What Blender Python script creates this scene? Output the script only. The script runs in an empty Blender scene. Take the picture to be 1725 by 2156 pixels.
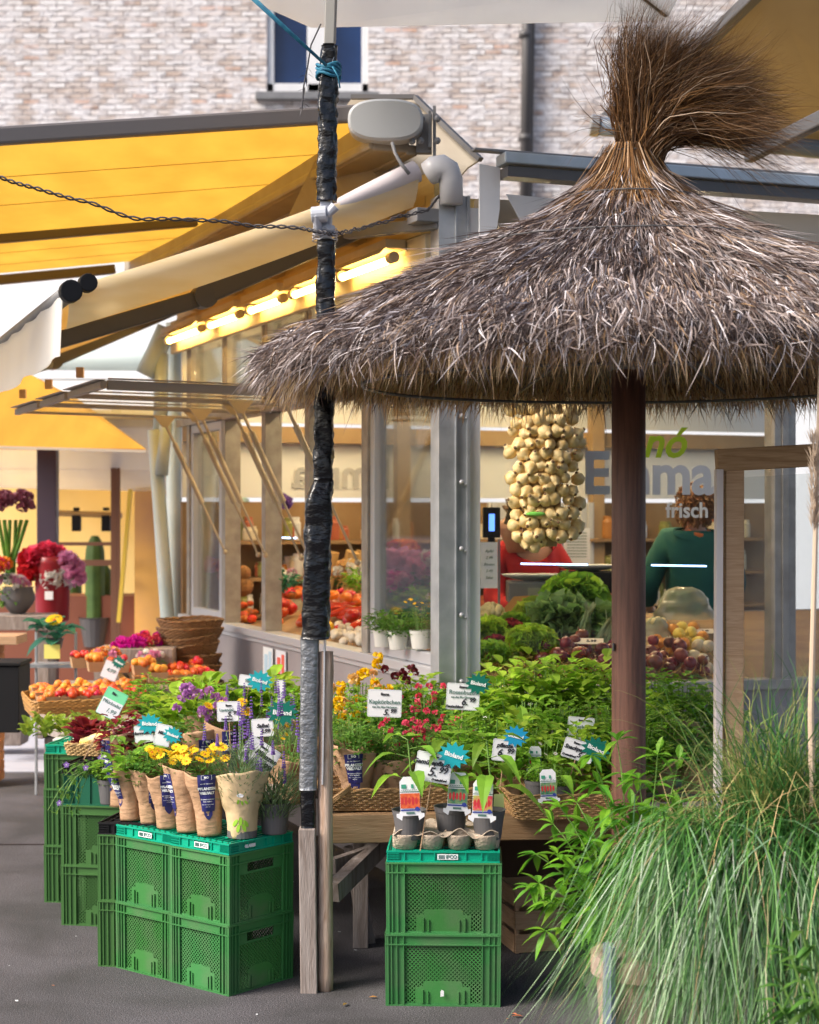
import bpy, bmesh, math, random
from mathutils import Vector, Matrix, noise
R = math.radians
rnd = random.Random(7)
sc = bpy.context.scene
COL = sc.collection
PI = math.pi

# ------------------------------------------------------------------ camera
CH, F = 1.72, 3670.0
cam = bpy.data.objects.new('camera', bpy.data.cameras.new('camera'))
COL.objects.link(cam); sc.camera = cam
cam.location = (0, 0, CH); cam.rotation_euler = (R(90), 0, 0)
cam.data.sensor_fit = 'HORIZONTAL'; cam.data.sensor_width = 24.0
cam.data.lens = 24.0 * F / 1725.0
cam.data.clip_start = 0.05; cam.data.clip_end = 400
cam.data.dof.use_dof = True; cam.data.dof.focus_distance = 6.25; cam.data.dof.aperture_fstop = 3.2

# ------------------------------------------------------------------ light
SUN_EL, SUN_AZ = R(42), R(-116)      # azimuth measured from +Y towards +X: behind the camera, on the left
w = bpy.data.worlds.new('World'); sc.world = w; w.use_nodes = True
nt = w.node_tree; bgn = nt.nodes['Background']
sky = nt.nodes.new('ShaderNodeTexSky'); sky.sky_type = 'NISHITA'; sky.sun_disc = False
sky.sun_elevation = SUN_EL; sky.sun_rotation = SUN_AZ; sky.air_density = 1.0; sky.dust_density = 4.0; sky.ozone_density = 1.0
nt.links.new(sky.outputs[0], bgn.inputs[0]); bgn.inputs[1].default_value = 0.10
sun = bpy.data.objects.new('sun', bpy.data.lights.new('sun', 'SUN')); COL.objects.link(sun)
sun.data.energy = 2.2; sun.data.angle = R(26); sun.data.color = (1.0, 0.93, 0.83)
sd = Vector((math.sin(SUN_AZ) * math.cos(SUN_EL), math.cos(SUN_AZ) * math.cos(SUN_EL), math.sin(SUN_EL)))
sun.rotation_euler = sd.to_track_quat('Z', 'Y').to_euler(); sun.location = (-8, -8, 14)
vs = sc.view_settings
vs.view_transform = 'Standard'; vs.look = 'None'; vs.exposure = 1.2; vs.gamma = 1.0; vs.use_curve_mapping = False
try:
    sc.cycles.max_bounces = 10; sc.cycles.transparent_max_bounces = 24; sc.cycles.sample_clamp_indirect = 4.0
except Exception: pass

# ------------------------------------------------------------------ geometry helpers
def P(px, py, D):      # a spot seen at (px, py) of the 1725 x 2156 picture, D metres away
    return Vector(((px - 862.5) / F * D, D, CH - (py - 1078.0) / F * D))
def S(px, py, z):      # where that line of sight meets the level z
    return P(px, py, (CH - z) * F / (py - 1078.0))
def U(i): return rnd.uniform(-i, i)

class MB:
    def __init__(s): s.v = []; s.f = []; s.m = []
    def add(s, vs_, fs, mi=0, M=None):
        o = len(s.v)
        if M is not None: vs_ = [M @ Vector(q) for q in vs_]
        s.v.extend([tuple(q) for q in vs_]); s.f.extend([tuple(o + i for i in f) for f in fs]); s.m.extend([mi] * len(fs)); return s
    def box(s, c, d, M=None, mi=0, taper=1.0):
        x, y, z = d[0] / 2, d[1] / 2, d[2] / 2; t = taper
        vv = [(c[0] + a * x * (t if k < 0 else 1), c[1] + b * y * (t if k < 0 else 1), c[2] + k * z) for k in (-1, 1) for b in (-1, 1) for a in (-1, 1)]
        return s.add(vv, [(0, 2, 3, 1), (4, 5, 7, 6), (0, 1, 5, 4), (2, 6, 7, 3), (0, 4, 6, 2), (1, 3, 7, 5)], mi, M)
    def hexa(s, q, mi=0):       # 8 corners: 4 of one face, 4 of the opposite one
        return s.add(q, [(3, 2, 1, 0), (4, 5, 6, 7), (0, 1, 5, 4), (1, 2, 6, 5), (2, 3, 7, 6), (3, 0, 4, 7)], mi)
    def bar(s, a, b, wd, ht, up=(0, 0, 1), mi=0):   # rectangular bar between two points
        a, b = Vector(a), Vector(b); d = (b - a).normalized(); u = Vector(up)
        sd_ = d.cross(u)
        if sd_.length < 1e-4: sd_ = d.cross(Vector((1, 0, 0)))
        sd_.normalize(); u = sd_.cross(d)
        c = [(-1, -1), (1, -1), (1, 1), (-1, 1)]
        return s.hexa([a + sd_ * i * wd / 2 + u * j * ht / 2 for i, j in c] + [b + sd_ * i * wd / 2 + u * j * ht / 2 for i, j in c], mi)
    def tube(s, pts, r, n=8, mi=0, cap=True, flat=1.0):
        pts = [Vector(p) for p in pts]; k = len(pts)
        rr = r if isinstance(r, (list, tuple)) else [r] * k
        o = len(s.v); vv = []; fs = []
        prev = None
        for i, p in enumerate(pts):
            d = (pts[min(i + 1, k - 1)] - pts[max(i - 1, 0)])
            if d.length < 1e-9: d = Vector((0, 0, 1))
            d.normalize()
            if prev is None:
                a = d.cross(Vector((0, 0, 1)))
                if a.length < .05: a = d.cross(Vector((0, 1, 0)))
            else: a = prev - d * prev.dot(d)
            a.normalize(); prev = a; b = d.cross(a)
            for j in range(n):
                t = 2 * PI * j / n
                vv.append(p + a * math.cos(t) * rr[i] + b * math.sin(t) * rr[i] * flat)
        for i in range(k - 1):
            for j in range(n):
                fs.append((i * n + j, i * n + (j + 1) % n, (i + 1) * n + (j + 1) % n, (i + 1) * n + j))
        if cap: fs += [tuple(range(n))[::-1], tuple((k - 1) * n + j for j in range(n))]
        return s.add(vv, fs, mi)
    def lathe(s, prof, n=20, c=(0, 0, 0), M=None, mi=0, jit=0.0, cap=True, sy=1.0):
        vv = []; fs = []; k = len(prof)
        for i, (r, z) in enumerate(prof):
            for j in range(n):
                t = 2 * PI * j / n; q = r * (1 + (rnd.uniform(-jit, jit) if jit else 0))
                vv.append((c[0] + q * math.cos(t), c[1] + q * math.sin(t) * sy, c[2] + z))
        for i in range(k - 1):
            for j in range(n):
                fs.append((i * n + j, i * n + (j + 1) % n, (i + 1) * n + (j + 1) % n, (i + 1) * n + j))
        if cap: fs += [tuple(range(n))[::-1], tuple((k - 1) * n + j for j in range(n))]
        return s.add(vv, fs, mi, M)
    def blob(s, c, r, n=8, rings=5, sz=1.0, jit=0.0, mi=0, sx=1.0):
        vv = [(c[0], c[1], c[2] - r * sz)]; fs = []
        for i in range(1, rings):
            ph = PI * i / rings - PI / 2
            for j in range(n):
                t = 2 * PI * j / n; q = r * (1 + (rnd.uniform(-jit, jit) if jit else 0))
                vv.append((c[0] + q * sx * math.cos(ph) * math.cos(t), c[1] + q * math.cos(ph) * math.sin(t), c[2] + q * sz * math.sin(ph)))
        vv.append((c[0], c[1], c[2] + r * sz)); e = len(vv) - 1
        for j in range(n):
            fs.append((0, 1 + (j + 1) % n, 1 + j)); fs.append((e, e - n + j, e - n + (j + 1) % n))
        for i in range(rings - 2):
            for j in range(n):
                a = 1 + i * n; fs.append((a + j, a + (j + 1) % n, a + n + (j + 1) % n, a + n + j))
        return s.add(vv, fs, mi)
    def slab(s, poly, th, mi=0):     # polygon of 3-D points thickened along its normal
        p = [Vector(q) for q in poly]; nrm = (p[1] - p[0]).cross(p[2] - p[0]).normalized() * th; n = len(p)
        return s.add(p + [q + nrm for q in p], [tuple(range(n))[::-1], tuple(range(n, 2 * n))] + [(i, (i + 1) % n, n + (i + 1) % n, n + i) for i in range(n)], mi)
    def leaf(s, b, d, L, W, up=(0, 0, 1), droop=.3, fold=.15, mi=0, shape=(0.75, 1.0, .6)):
        b = Vector(b); d = Vector(d).normalized(); u = Vector(up); sdv = d.cross(u)
        if sdv.length < .05: sdv = d.cross(Vector((1, .3, 0)))
        sdv.normalize(); u = sdv.cross(d).normalized()
        vv = [b]; fs = []; k = len(shape)
        for i, wv in enumerate(shape):
            t = (i + 1) / (k + 1); c = b + d * L * t - Vector((0, 0, 1)) * droop * L * t * t
            vv += [c - sdv * W / 2 * wv + u * fold * W * wv, c, c + sdv * W / 2 * wv + u * fold * W * wv]
        vv.append(b + d * L - Vector((0, 0, 1)) * droop * L)
        fs += [(0, 2, 1), (0, 3, 2)]
        for i in range(k - 1):
            a = 1 + 3 * i; fs += [(a, a + 1, a + 4, a + 3), (a + 1, a + 2, a + 5, a + 4)]
        a = 1 + 3 * (k - 1); e = len(vv) - 1; fs += [(a, a + 1, e), (a + 1, a + 2, e)]
        return s.add(vv, fs, mi)
    def blade(s, pts, w0, side, taper=True):
        k = len(pts); vv = []; fs = []
        for i, p in enumerate(pts):
            t = i / (k - 1); ww = w0 * (1 - t ** 2 * .95 if taper else 1) / 2
            vv += [Vector(p) - side * ww, Vector(p) + side * ww]
        for i in range(k - 1): fs.append((2 * i, 2 * i + 1, 2 * i + 3, 2 * i + 2))
        return s.add(vv, fs)
    def text(s, txt, size, M, mi=0, fn=None, bold=0.0, shear=0.0, al='CENTER', th=.0008):
        tv, tf = text_geo(txt, size, bold, shear, al, th)
        if fn: tv = [fn(q) for q in tv]
        return s.add(tv, tf, mi, M)
    def build(s, name, mats, parent=None, world=False, smooth=False, bevel=0.0, label=None):
        vv = s.v
        if parent is not None and world:
            inv = Matrix.Translation(parent.location) @ parent.rotation_euler.to_matrix().to_4x4()
            inv = inv.inverted(); vv = [tuple(inv @ Vector(q)) for q in vv]
        me = bpy.data.meshes.new(name); me.from_pydata(vv, [], s.f)
        if not isinstance(mats, (list, tuple)): mats = [mats]
        for m_ in mats: me.materials.append(m_)
        if len(mats) > 1: me.polygons.foreach_set('material_index', s.m)
        if smooth: me.polygons.foreach_set('use_smooth', [True] * len(s.f))
        me.update()
        o = bpy.data.objects.new(name, me); COL.objects.link(o)
        if parent is not None: o.parent = parent
        if bevel:
            b = o.modifiers.new('bevel', 'BEVEL'); b.width = bevel; b.segments = 2; b.limit_method = 'ANGLE'
        if label: o['label'] = label
        return o

_tc = {}
def text_geo(txt, size, bold=0.0, shear=0.0, al='CENTER', th=.0008):
    key = (txt, size, bold, shear, al, th)
    if key in _tc: return _tc[key]
    cu = bpy.data.curves.new('t', 'FONT'); cu.body = txt; cu.size = size; cu.align_x = al; cu.align_y = 'CENTER'
    cu.offset = bold; cu.shear = shear; cu.extrude = th; cu.resolution_u = 3
    o = bpy.data.objects.new('t', cu); COL.objects.link(o)
    dg = bpy.context.evaluated_depsgraph_get(); dg.update()
    me = bpy.data.meshes.new_from_object(o.evaluated_get(dg))
    r = ([v.co.copy() for v in me.vertices], [tuple(p.vertices) for p in me.polygons])
    bpy.data.objects.remove(o); bpy.data.curves.remove(cu); bpy.data.meshes.remove(me)
    _tc[key] = r; return r

def tag(o, label, cat, group=None, kind=None):
    if label: o['label'] = label
    if cat: o['category'] = cat
    if group: o['group'] = group
    if kind: o['kind'] = kind
    return o
def thing(name, label, cat, loc=(0, 0, 0), rz=0.0, group=None):
    o = bpy.data.objects.new(name, None); COL.objects.link(o); o.location = loc; o.rotation_euler = (0, 0, rz); o.empty_display_size = .05
    return tag(o, label, cat, group)
def kids(o): return [c for c in ALLK(o)]
def ALLK(o): return [c for c in bpy.data.objects if c.parent == o]
def dup(root, loc, rz=0.0, label=None, group=None, sc_=None, rot=None):
    def cp(o, par):
        c = o.copy(); COL.objects.link(c)
        if par is not None: c.parent = par
        for k in tree(o): cp(k, c)
        return c
    r = cp(root, None); r.location = loc; r.rotation_euler = rot if rot else (0, 0, rz)
    if sc_: r.scale = (sc_,) * 3 if not isinstance(sc_, (tuple, list)) else sc_
    if label: r['label'] = label
    if group: r['group'] = group
    return r
_tree = {}
def tree(o):
    if o.name not in _tree: _tree[o.name] = ALLK(o)
    return _tree[o.name]
class Proto:           # first use returns the original, later uses return copies
    def __init__(s, root): s.o = root; s.used = False
    def put(s, loc, rz=0.0, label=None, group=None, sc_=None, rot=None):
        if not s.used:
            s.used = True; tree(s.o); r = s.o; r.location = loc; r.rotation_euler = rot if rot else (0, 0, rz)
            if sc_: r.scale = (sc_,) * 3 if not isinstance(sc_, (tuple, list)) else sc_
        else: return dup(s.o, loc, rz, label, group, sc_ or 1.0, rot)
        if label: r['label'] = label
        if group: r['group'] = group
        return r
def struct(name, mb, m, **k):
    o = mb.build(name, m, **k); o['kind'] = 'structure'; return o

# ------------------------------------------------------------------ materials
def mat(name, col, rough=.6, col2=None, ns=6.0, isl=0.0, hue=0.0, transl=0.0, bump=0.0, bs=40.0, metal=0.0, stretch=None, spec=.5, det=4.0, emis=None, es=0.0, lo=.35, hi=.65, dist=0.0, orv=0.0, stain=0.0):
    m_ = bpy.data.materials.new(name); m_.use_nodes = True; nt = m_.node_tree; N = nt.nodes; L = nt.links
    b = N['Principled BSDF']; out = N['Material Output']
    b.inputs['Roughness'].default_value = rough; b.inputs['Metallic'].default_value = metal
    b.inputs['Specular IOR Level'].default_value = spec
    c4 = lambda c: (c[0], c[1], c[2], 1)
    src = None
    tc = N.new('ShaderNodeTexCoord'); co = tc.outputs['Object']
    if stretch:
        mp = N.new('ShaderNodeMapping'); mp.inputs['Scale'].default_value = stretch; L.new(co, mp.inputs[0]); co = mp.outputs[0]
    if col2:
        nz = N.new('ShaderNodeTexNoise'); nz.inputs['Scale'].default_value = ns; nz.inputs['Detail'].default_value = det; nz.inputs['Distortion'].default_value = dist
        L.new(co, nz.inputs['Vector'])
        rp = N.new('ShaderNodeValToRGB'); rp.color_ramp.elements[0].position = lo; rp.color_ramp.elements[1].position = hi
        rp.color_ramp.elements[0].color = c4(col); rp.color_ramp.elements[1].color = c4(col2)
        L.new(nz.outputs['Fac'], rp.inputs['Fac']); src = rp.outputs['Color']
    if isl or hue:
        g = N.new('ShaderNodeNewGeometry'); h = N.new('ShaderNodeHueSaturation')
        if src: L.new(src, h.inputs['Color'])
        else: h.inputs['Color'].default_value = c4(col)
        mr = N.new('ShaderNodeMapRange'); mr.inputs['To Min'].default_value = 1 - isl; mr.inputs['To Max'].default_value = 1 + isl
        L.new(g.outputs['Random Per Island'], mr.inputs['Value']); L.new(mr.outputs[0], h.inputs['Value'])
        if hue:
            wn = N.new('ShaderNodeTexWhiteNoise'); wn.noise_dimensions = '1D'; L.new(g.outputs['Random Per Island'], wn.inputs['W'])
            m2 = N.new('ShaderNodeMapRange'); m2.inputs['To Min'].default_value = .5 - hue; m2.inputs['To Max'].default_value = .5 + hue
            L.new(wn.outputs['Value'], m2.inputs['Value']); L.new(m2.outputs[0], h.inputs['Hue'])
        src = h.outputs['Color']
    if stain:
        n5 = N.new('ShaderNodeTexNoise'); n5.inputs['Scale'].default_value = 1.7; n5.inputs['Detail'].default_value = 9; n5.inputs['Distortion'].default_value = .6; L.new(tc.outputs['Object'], n5.inputs['Vector'])
        r5 = N.new('ShaderNodeValToRGB'); r5.color_ramp.elements[0].position = .36; r5.color_ramp.elements[1].position = .6; r5.color_ramp.elements[0].color = (1 - stain, 1 - stain, 1 - stain * 1.05, 1); r5.color_ramp.elements[1].color = (1.08, 1.06, 1.08, 1); L.new(n5.outputs['Fac'], r5.inputs[0])
        v5 = N.new('ShaderNodeTexVoronoi'); v5.inputs['Scale'].default_value = 70; L.new(tc.outputs['Object'], v5.inputs['Vector']); r6 = N.new('ShaderNodeValToRGB'); r6.color_ramp.elements[0].position = .06; r6.color_ramp.elements[1].position = .16; r6.color_ramp.elements[0].color = (2.4, 2.3, 2.3, 1); r6.color_ramp.elements[1].color = (1, 1, 1, 1); L.new(v5.outputs['Distance'], r6.inputs[0])
        m6 = N.new('ShaderNodeMixRGB'); m6.blend_type = 'MULTIPLY'; m6.inputs[0].default_value = 1; L.new(src, m6.inputs[1]); L.new(r5.outputs[0], m6.inputs[2])
        m7 = N.new('ShaderNodeMixRGB'); m7.blend_type = 'MULTIPLY'; m7.inputs[0].default_value = 1; L.new(m6.outputs[0], m7.inputs[1]); L.new(r6.outputs[0], m7.inputs[2]); src = m7.outputs[0]
    if orv:
        oi = N.new('ShaderNodeObjectInfo'); h2 = N.new('ShaderNodeHueSaturation')
        if src: L.new(src, h2.inputs['Color'])
        else: h2.inputs['Color'].default_value = c4(col)
        m3 = N.new('ShaderNodeMapRange'); m3.inputs['To Min'].default_value = 1 - orv; m3.inputs['To Max'].default_value = 1 + orv; L.new(oi.outputs['Random'], m3.inputs['Value']); L.new(m3.outputs[0], h2.inputs['Value'])
        w2 = N.new('ShaderNodeTexWhiteNoise'); w2.noise_dimensions = '1D'; L.new(oi.outputs['Random'], w2.inputs['W']); m4_ = N.new('ShaderNodeMapRange'); m4_.inputs['To Min'].default_value = .5 - orv * .09; m4_.inputs['To Max'].default_value = .5 + orv * .09; L.new(w2.outputs['Value'], m4_.inputs['Value']); L.new(m4_.outputs[0], h2.inputs['Hue'])
        src = h2.outputs['Color']
    if src: L.new(src, b.inputs['Base Color'])
    else: b.inputs['Base Color'].default_value = c4(col)
    if bump:
        nb = N.new('ShaderNodeTexNoise'); nb.inputs['Scale'].default_value = bs; nb.inputs['Detail'].default_value = 6; L.new(co, nb.inputs['Vector'])
        bp = N.new('ShaderNodeBump'); bp.inputs['Strength'].default_value = min(1, bump); bp.inputs['Distance'].default_value = .004 * max(1, bump); L.new(nb.outputs['Fac'], bp.inputs['Height']); L.new(bp.outputs[0], b.inputs['Normal'])
    if emis:
        b.inputs['Emission Color'].default_value = c4(emis); b.inputs['Emission Strength'].default_value = es
    if transl:
        t = N.new('ShaderNodeBsdfTranslucent'); mx = N.new('ShaderNodeMixShader'); mx.inputs[0].default_value = transl
        if src: L.new(src, t.inputs['Color'])
        else: t.inputs['Color'].default_value = c4(col)
        L.new(b.outputs[0], mx.inputs[1]); L.new(t.outputs[0], mx.inputs[2]); L.new(mx.outputs[0], out.inputs['Surface'])
    return m_
def glass(name, tint=(.93, .95, .95), refl=1.0, milk=0.0, milkcol=(.8, .8, .8)):
    m_ = bpy.data.materials.new(name); m_.use_nodes = True; nt = m_.node_tree; N = nt.nodes; L = nt.links
    N.remove(N['Principled BSDF']); out = N['Material Output']
    t = N.new('ShaderNodeBsdfTransparent'); t.inputs[0].default_value = (*tint, 1)
    g = N.new('ShaderNodeBsdfGlossy'); g.inputs['Roughness'].default_value = .02
    fr = N.new('ShaderNodeFresnel'); fr.inputs[0].default_value = 1.5
    mu = N.new('ShaderNodeMath'); mu.operation = 'MULTIPLY'; mu.inputs[1].default_value = refl; L.new(fr.outputs[0], mu.inputs[0])
    mx = N.new('ShaderNodeMixShader'); L.new(mu.outputs[0], mx.inputs[0]); L.new(t.outputs[0], mx.inputs[1]); L.new(g.outputs[0], mx.inputs[2])
    last = mx.outputs[0]
    if milk:
        d = N.new('ShaderNodeBsdfDiffuse'); d.inputs[0].default_value = (*milkcol, 1)
        m2 = N.new('ShaderNodeMixShader'); m2.inputs[0].default_value = milk; L.new(last, m2.inputs[1]); L.new(d.outputs[0], m2.inputs[2]); last = m2.outputs[0]
    L.new(last, out.inputs['Surface']); return m_
def ramp_island(name, cols, rough=.7, transl=0.0, spec=.3):
    m_ = bpy.data.materials.new(name); m_.use_nodes = True; nt = m_.node_tree; N = nt.nodes; L = nt.links; b = N['Principled BSDF']
    g = N.new('ShaderNodeNewGeometry'); rp = N.new('ShaderNodeValToRGB'); e = rp.color_ramp.elements
    for i, (p, c) in enumerate(cols):
        q = e[i] if i < 2 else e.new(p); q.position = p; q.color = (*c, 1)
    L.new(g.outputs['Random Per Island'], rp.inputs[0]); L.new(rp.outputs[0], b.inputs['Base Color'])
    b.inputs['Roughness'].default_value = rough; b.inputs['Specular IOR Level'].default_value = spec
    if transl:
        t = N.new('ShaderNodeBsdfTranslucent'); mx = N.new('ShaderNodeMixShader'); mx.inputs[0].default_value = transl; L.new(rp.outputs[0], t.inputs['Color'])
        L.new(b.outputs[0], mx.inputs[1]); L.new(t.outputs[0], mx.inputs[2]); L.new(mx.outputs[0], N['Material Output'].inputs['Surface'])
    return m_

def brick_mat():
    m_ = bpy.data.materials.new('whitewashed_brick'); m_.use_nodes = True; nt = m_.node_tree; N = nt.nodes; L = nt.links; b = N['Principled BSDF']
    tc = N.new('ShaderNodeTexCoord'); mp = N.new('ShaderNodeMapping'); mp.inputs['Rotation'].default_value = (R(90), 0, 0); L.new(tc.outputs['Object'], mp.inputs[0])
    nz = N.new('ShaderNodeTexNoise'); nz.inputs['Scale'].default_value = 5; nz.inputs['Detail'].default_value = 5; L.new(mp.outputs[0], nz.inputs['Vector'])
    dm = N.new('ShaderNodeMixRGB'); dm.blend_type = 'LINEAR_LIGHT'; dm.inputs[0].default_value = .016; L.new(mp.outputs[0], dm.inputs[1]); L.new(nz.outputs['Color'], dm.inputs[2])
    def bt(c1, c2, mo, msz, bias):
        t = N.new('ShaderNodeTexBrick'); t.inputs['Scale'].default_value = 1.0; t.inputs['Brick Width'].default_value = .27; t.inputs['Row Height'].default_value = .088
        t.inputs['Mortar Size'].default_value = msz; t.inputs['Mortar Smooth'].default_value = .5; t.inputs['Bias'].default_value = bias
        t.inputs['Color1'].default_value = c1; t.inputs['Color2'].default_value = c2; t.inputs['Mortar'].default_value = mo; L.new(dm.outputs[0], t.inputs['Vector']); return t
    t = bt((.74, .71, .71, 1), (.47, .35, .28, 1), (.32, .28, .28, 1), .012, -.15)  # dark mortar tone also paints the thin shadows under the bricks
    # whitewash patches
    n2 = N.new('ShaderNodeTexNoise'); n2.inputs['Scale'].default_value = 3.0; n2.inputs['Detail'].default_value = 8; L.new(mp.outputs[0], n2.inputs['Vector'])
    r2 = N.new('ShaderNodeValToRGB'); r2.color_ramp.elements[0].position = .42; r2.color_ramp.elements[1].position = .58; L.new(n2.outputs['Fac'], r2.inputs[0])
    mx = N.new('ShaderNodeMixRGB'); L.new(r2.outputs[0], mx.inputs[0]); L.new(t.outputs['Color'], mx.inputs[1]); mx.inputs[2].default_value = (.78, .76, .79, 1)
    mm = N.new('ShaderNodeMath'); mm.operation = 'MULTIPLY'; mm.inputs[1].default_value = .55; L.new(r2.outputs[0], mm.inputs[0]); L.new(mm.outputs[0], mx.inputs[0])
    # dark streaks painted in for the shadows under the bricks
    mp3 = N.new('ShaderNodeMapping'); mp3.inputs['Scale'].default_value = (1, 1, 2.6); L.new(tc.outputs['Object'], mp3.inputs[0])
    n3 = N.new('ShaderNodeTexNoise'); n3.inputs['Scale'].default_value = 6.5; n3.inputs['Detail'].default_value = 6; L.new(mp3.outputs[0], n3.inputs['Vector'])
    r3 = N.new('ShaderNodeValToRGB'); r3.color_ramp.elements[0].position = .33; r3.color_ramp.elements[0].color = (.34, .30, .33, 1); r3.color_ramp.elements[1].position = .5; r3.color_ramp.elements[1].color = (1, 1, 1, 1); L.new(n3.outputs['Fac'], r3.inputs[0])
    m3 = N.new('ShaderNodeMixRGB'); m3.blend_type = 'MULTIPLY'; m3.inputs[0].default_value = .5; L.new(mx.outputs[0], m3.inputs[1]); L.new(r3.outputs[0], m3.inputs[2])
    # a few bare orange bricks
    t4 = bt((0, 0, 0, 1), (1, 1, 1, 1), (0, 0, 0, 1), .016, -.55)
    r4 = N.new('ShaderNodeValToRGB'); r4.color_ramp.elements[0].position = .40; r4.color_ramp.elements[1].position = .52; L.new(t4.outputs['Color'], r4.inputs[0])
    m4 = N.new('ShaderNodeMixRGB'); L.new(m3.outputs[0], m4.inputs[1]); m4.inputs[2].default_value = (.62, .22, .08, 1)
    m5 = N.new('ShaderNodeMath'); m5.operation = 'MULTIPLY'; m5.inputs[1].default_value = .75; L.new(r4.outputs[0], m5.inputs[0]); L.new(m5.outputs[0], m4.inputs[0])
    L.new(m4.outputs[0], b.inputs['Base Color']); b.inputs['Roughness'].default_value = .95
    bp = N.new('ShaderNodeBump'); bp.inputs['Strength'].default_value = .9; bp.inputs['Distance'].default_value = .05; L.new(m3.outputs[0], bp.inputs['Height']); L.new(bp.outputs[0], b.inputs['Normal'])
    return m_

# ------------------------------------------------------------------ material library
M = {}
M['steel'] = mat('galvanised_steel', (.36, .38, .41), .45, (.48, .50, .53), 9, metal=.55, bump=.15, bs=60)
M['mull'] = mat('mullion_metal', (.30, .27, .24), .5, (.40, .37, .33), 14, metal=.3, bump=.2, bs=50)
M['alu'] = mat('pale_aluminium', (.52, .52, .55), .4, metal=.35)
M['white'] = mat('white_paint', (.72, .72, .74), .45, (.66, .66, .68), 6)
M['greypanel'] = mat('grey_panel', (.30, .27, .28), .6, (.26, .23, .24), 3)
M['darkgrey'] = mat('dark_grey_metal', (.085, .08, .082), .45)
M['midgrey'] = mat('mid_grey_metal', (.20, .20, .21), .45, (.17, .17, .18), 8)
M['black'] = mat('black_plastic', (.008, .008, .010), .6, spec=.25)
M['glass'] = glass('window_glass', (.97, .98, .98), refl=.7)
M['glasslow'] = glass('low_reflection_glass', (.97, .98, .98), refl=.12); M['glassclear'] = glass('clear_sheet', refl=1.0, milk=.05, milkcol=(.8, .7, .8))  # open side panes: same glass with its reflection turned down
M['bag'] = glass('plastic_bag', (.9, .93, .85), refl=.9, milk=.34, milkcol=(.62, .66, .5))
M['tube'] = mat('lit_tube', (1, .9, .6), .5, emis=(1, .62, .16), es=15)
M['glowbar'] = mat('blue_white_glow', (1, 1, 1), .5, emis=(.30, .55, 1), es=3)
M['addedshop'] = mat('added_shop_glow', (1, .9, .6), .5, emis=(1, .64, .18), es=20); M['addedkiosk'] = mat('added_kiosk_glow', (1, .9, .6), .5, emis=(1, .80, .46), es=62)
M['fixture'] = mat('lamp_housing', (.55, .45, .30), .5, (.48, .38, .24), 8)
M['soffit'] = mat('soffit_wood', (.62, .44, .16), .6, (.52, .35, .11), 4, stretch=(1, 1, 8))  # yellow pushed up to carry the golden glow of the tubes
M['awn_yellow'] = mat('yellow_canvas', (.84, .50, .065), .85, (.74, .41, .05), 1.4, transl=.5, bump=.1, bs=120, stretch=(3, 1, 1))
M['awn_cream'] = mat('cream_canvas', (.74, .66, .54), .85, (.68, .60, .50), 1.3, transl=.35)
M['awn_white'] = mat('white_canvas', (.88, .88, .88), .85, (.82, .82, .83), .8, transl=.45, stretch=(4, 1, 1))
M['beige'] = mat('beige_metal', (.34, .29, .22), .5, (.28, .23, .17), 5)
M['wood_rail'] = mat('orange_brown_rail', (.42, .28, .14), .55, (.36, .23, .11), 5)
M['orangewall'] = mat('orange_plaster', (.90, .50, .13), .8, (.68, .36, .16), 1.5, det=8)
M['yellowwall'] = mat('yellow_wall', (.80, .62, .28), .8, (.70, .50, .18), 1)
M['shelf'] = mat('shelf_wood', (.36, .22, .10), .6, (.25, .14, .06), 5, stretch=(1, 1, 8))
M['softwood'] = mat('softwood', (.54, .35, .22), .65, (.40, .24, .13), 7, stretch=(1, 1, 14), bump=.4, bs=30, dist=1.5, lo=.3, hi=.7)
M['beamwood'] = mat('beam_wood', (.46, .29, .16), .65, (.30, .17, .08), 5, stretch=(.6, 6, 9), bump=.4, bs=30, dist=2.2, lo=.3, hi=.7)
M['greywood'] = mat('weathered_wood', (.34, .29, .27), .8, (.20, .155, .135), 6, stretch=(4, 4, .6), bump=.7, bs=50, dist=1.5, det=8)
M['oldpole'] = mat('bleached_timber', (.60, .45, .36), .8, (.36, .23, .16), 7, stretch=(5, 5, .5), bump=.8, bs=40, dist=2, det=8)
M['postwood'] = mat('stained_post', (.17, .075, .05), .5, (.10, .045, .032), 10, stretch=(8, 8, .5), bump=.5, bs=80)
M['asphalt'] = mat('asphalt', (.135, .127, .140), .85, (.035, .032, .034), 190, stain=.42, bump=1.5, bs=220, lo=.4, hi=.6, det=8)
M['render'] = mat('white_render', (.86, .86, .88), .8)
M['film'] = mat('black_film', (.004, .004, .006), .14, bump=2.0, bs=22, stretch=(1, 1, 1.6), spec=.5)
M['duct'] = mat('silver_tape', (.26, .27, .29), .34, (.19, .20, .22), 30, metal=.6, bump=1.6, bs=45, stretch=(1, 1, 1.4))
M['rope'] = mat('blue_rope', (.01, .10, .20), .7, (.02, .2, .3), 60)
M['wire'] = mat('dark_wire', (.05, .045, .05), .5)
M['pinkwhite'] = mat('pinkish_tube', (.62, .56, .58), .4)
WICK = mat('wicker', (.36, .21, .09), .6, isl=.35, bump=.4, bs=200)
WICKD = mat('dark_wicker', (.17, .085, .032), .6, isl=.4, bump=.4, bs=200)
M['ink'] = mat('black_ink', (.02, .02, .03), .6)
M['inkg'] = mat('green_grey_ink', (.08, .17, .15), .6)
M['card'] = mat('sign_card', (.80, .80, .84), .35)
M['cardg'] = mat('green_card', (.20, .72, .38), .4)
M['star1'] = mat('dark_teal_card', (.0, .15, .11), .45)
M['star2'] = mat('cyan_card', (.01, .36, .42), .45)
M['star3'] = mat('blue_card', (.01, .30, .55), .45)
M['starlet'] = mat('white_lettering', (.85, .88, .88), .5)

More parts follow.
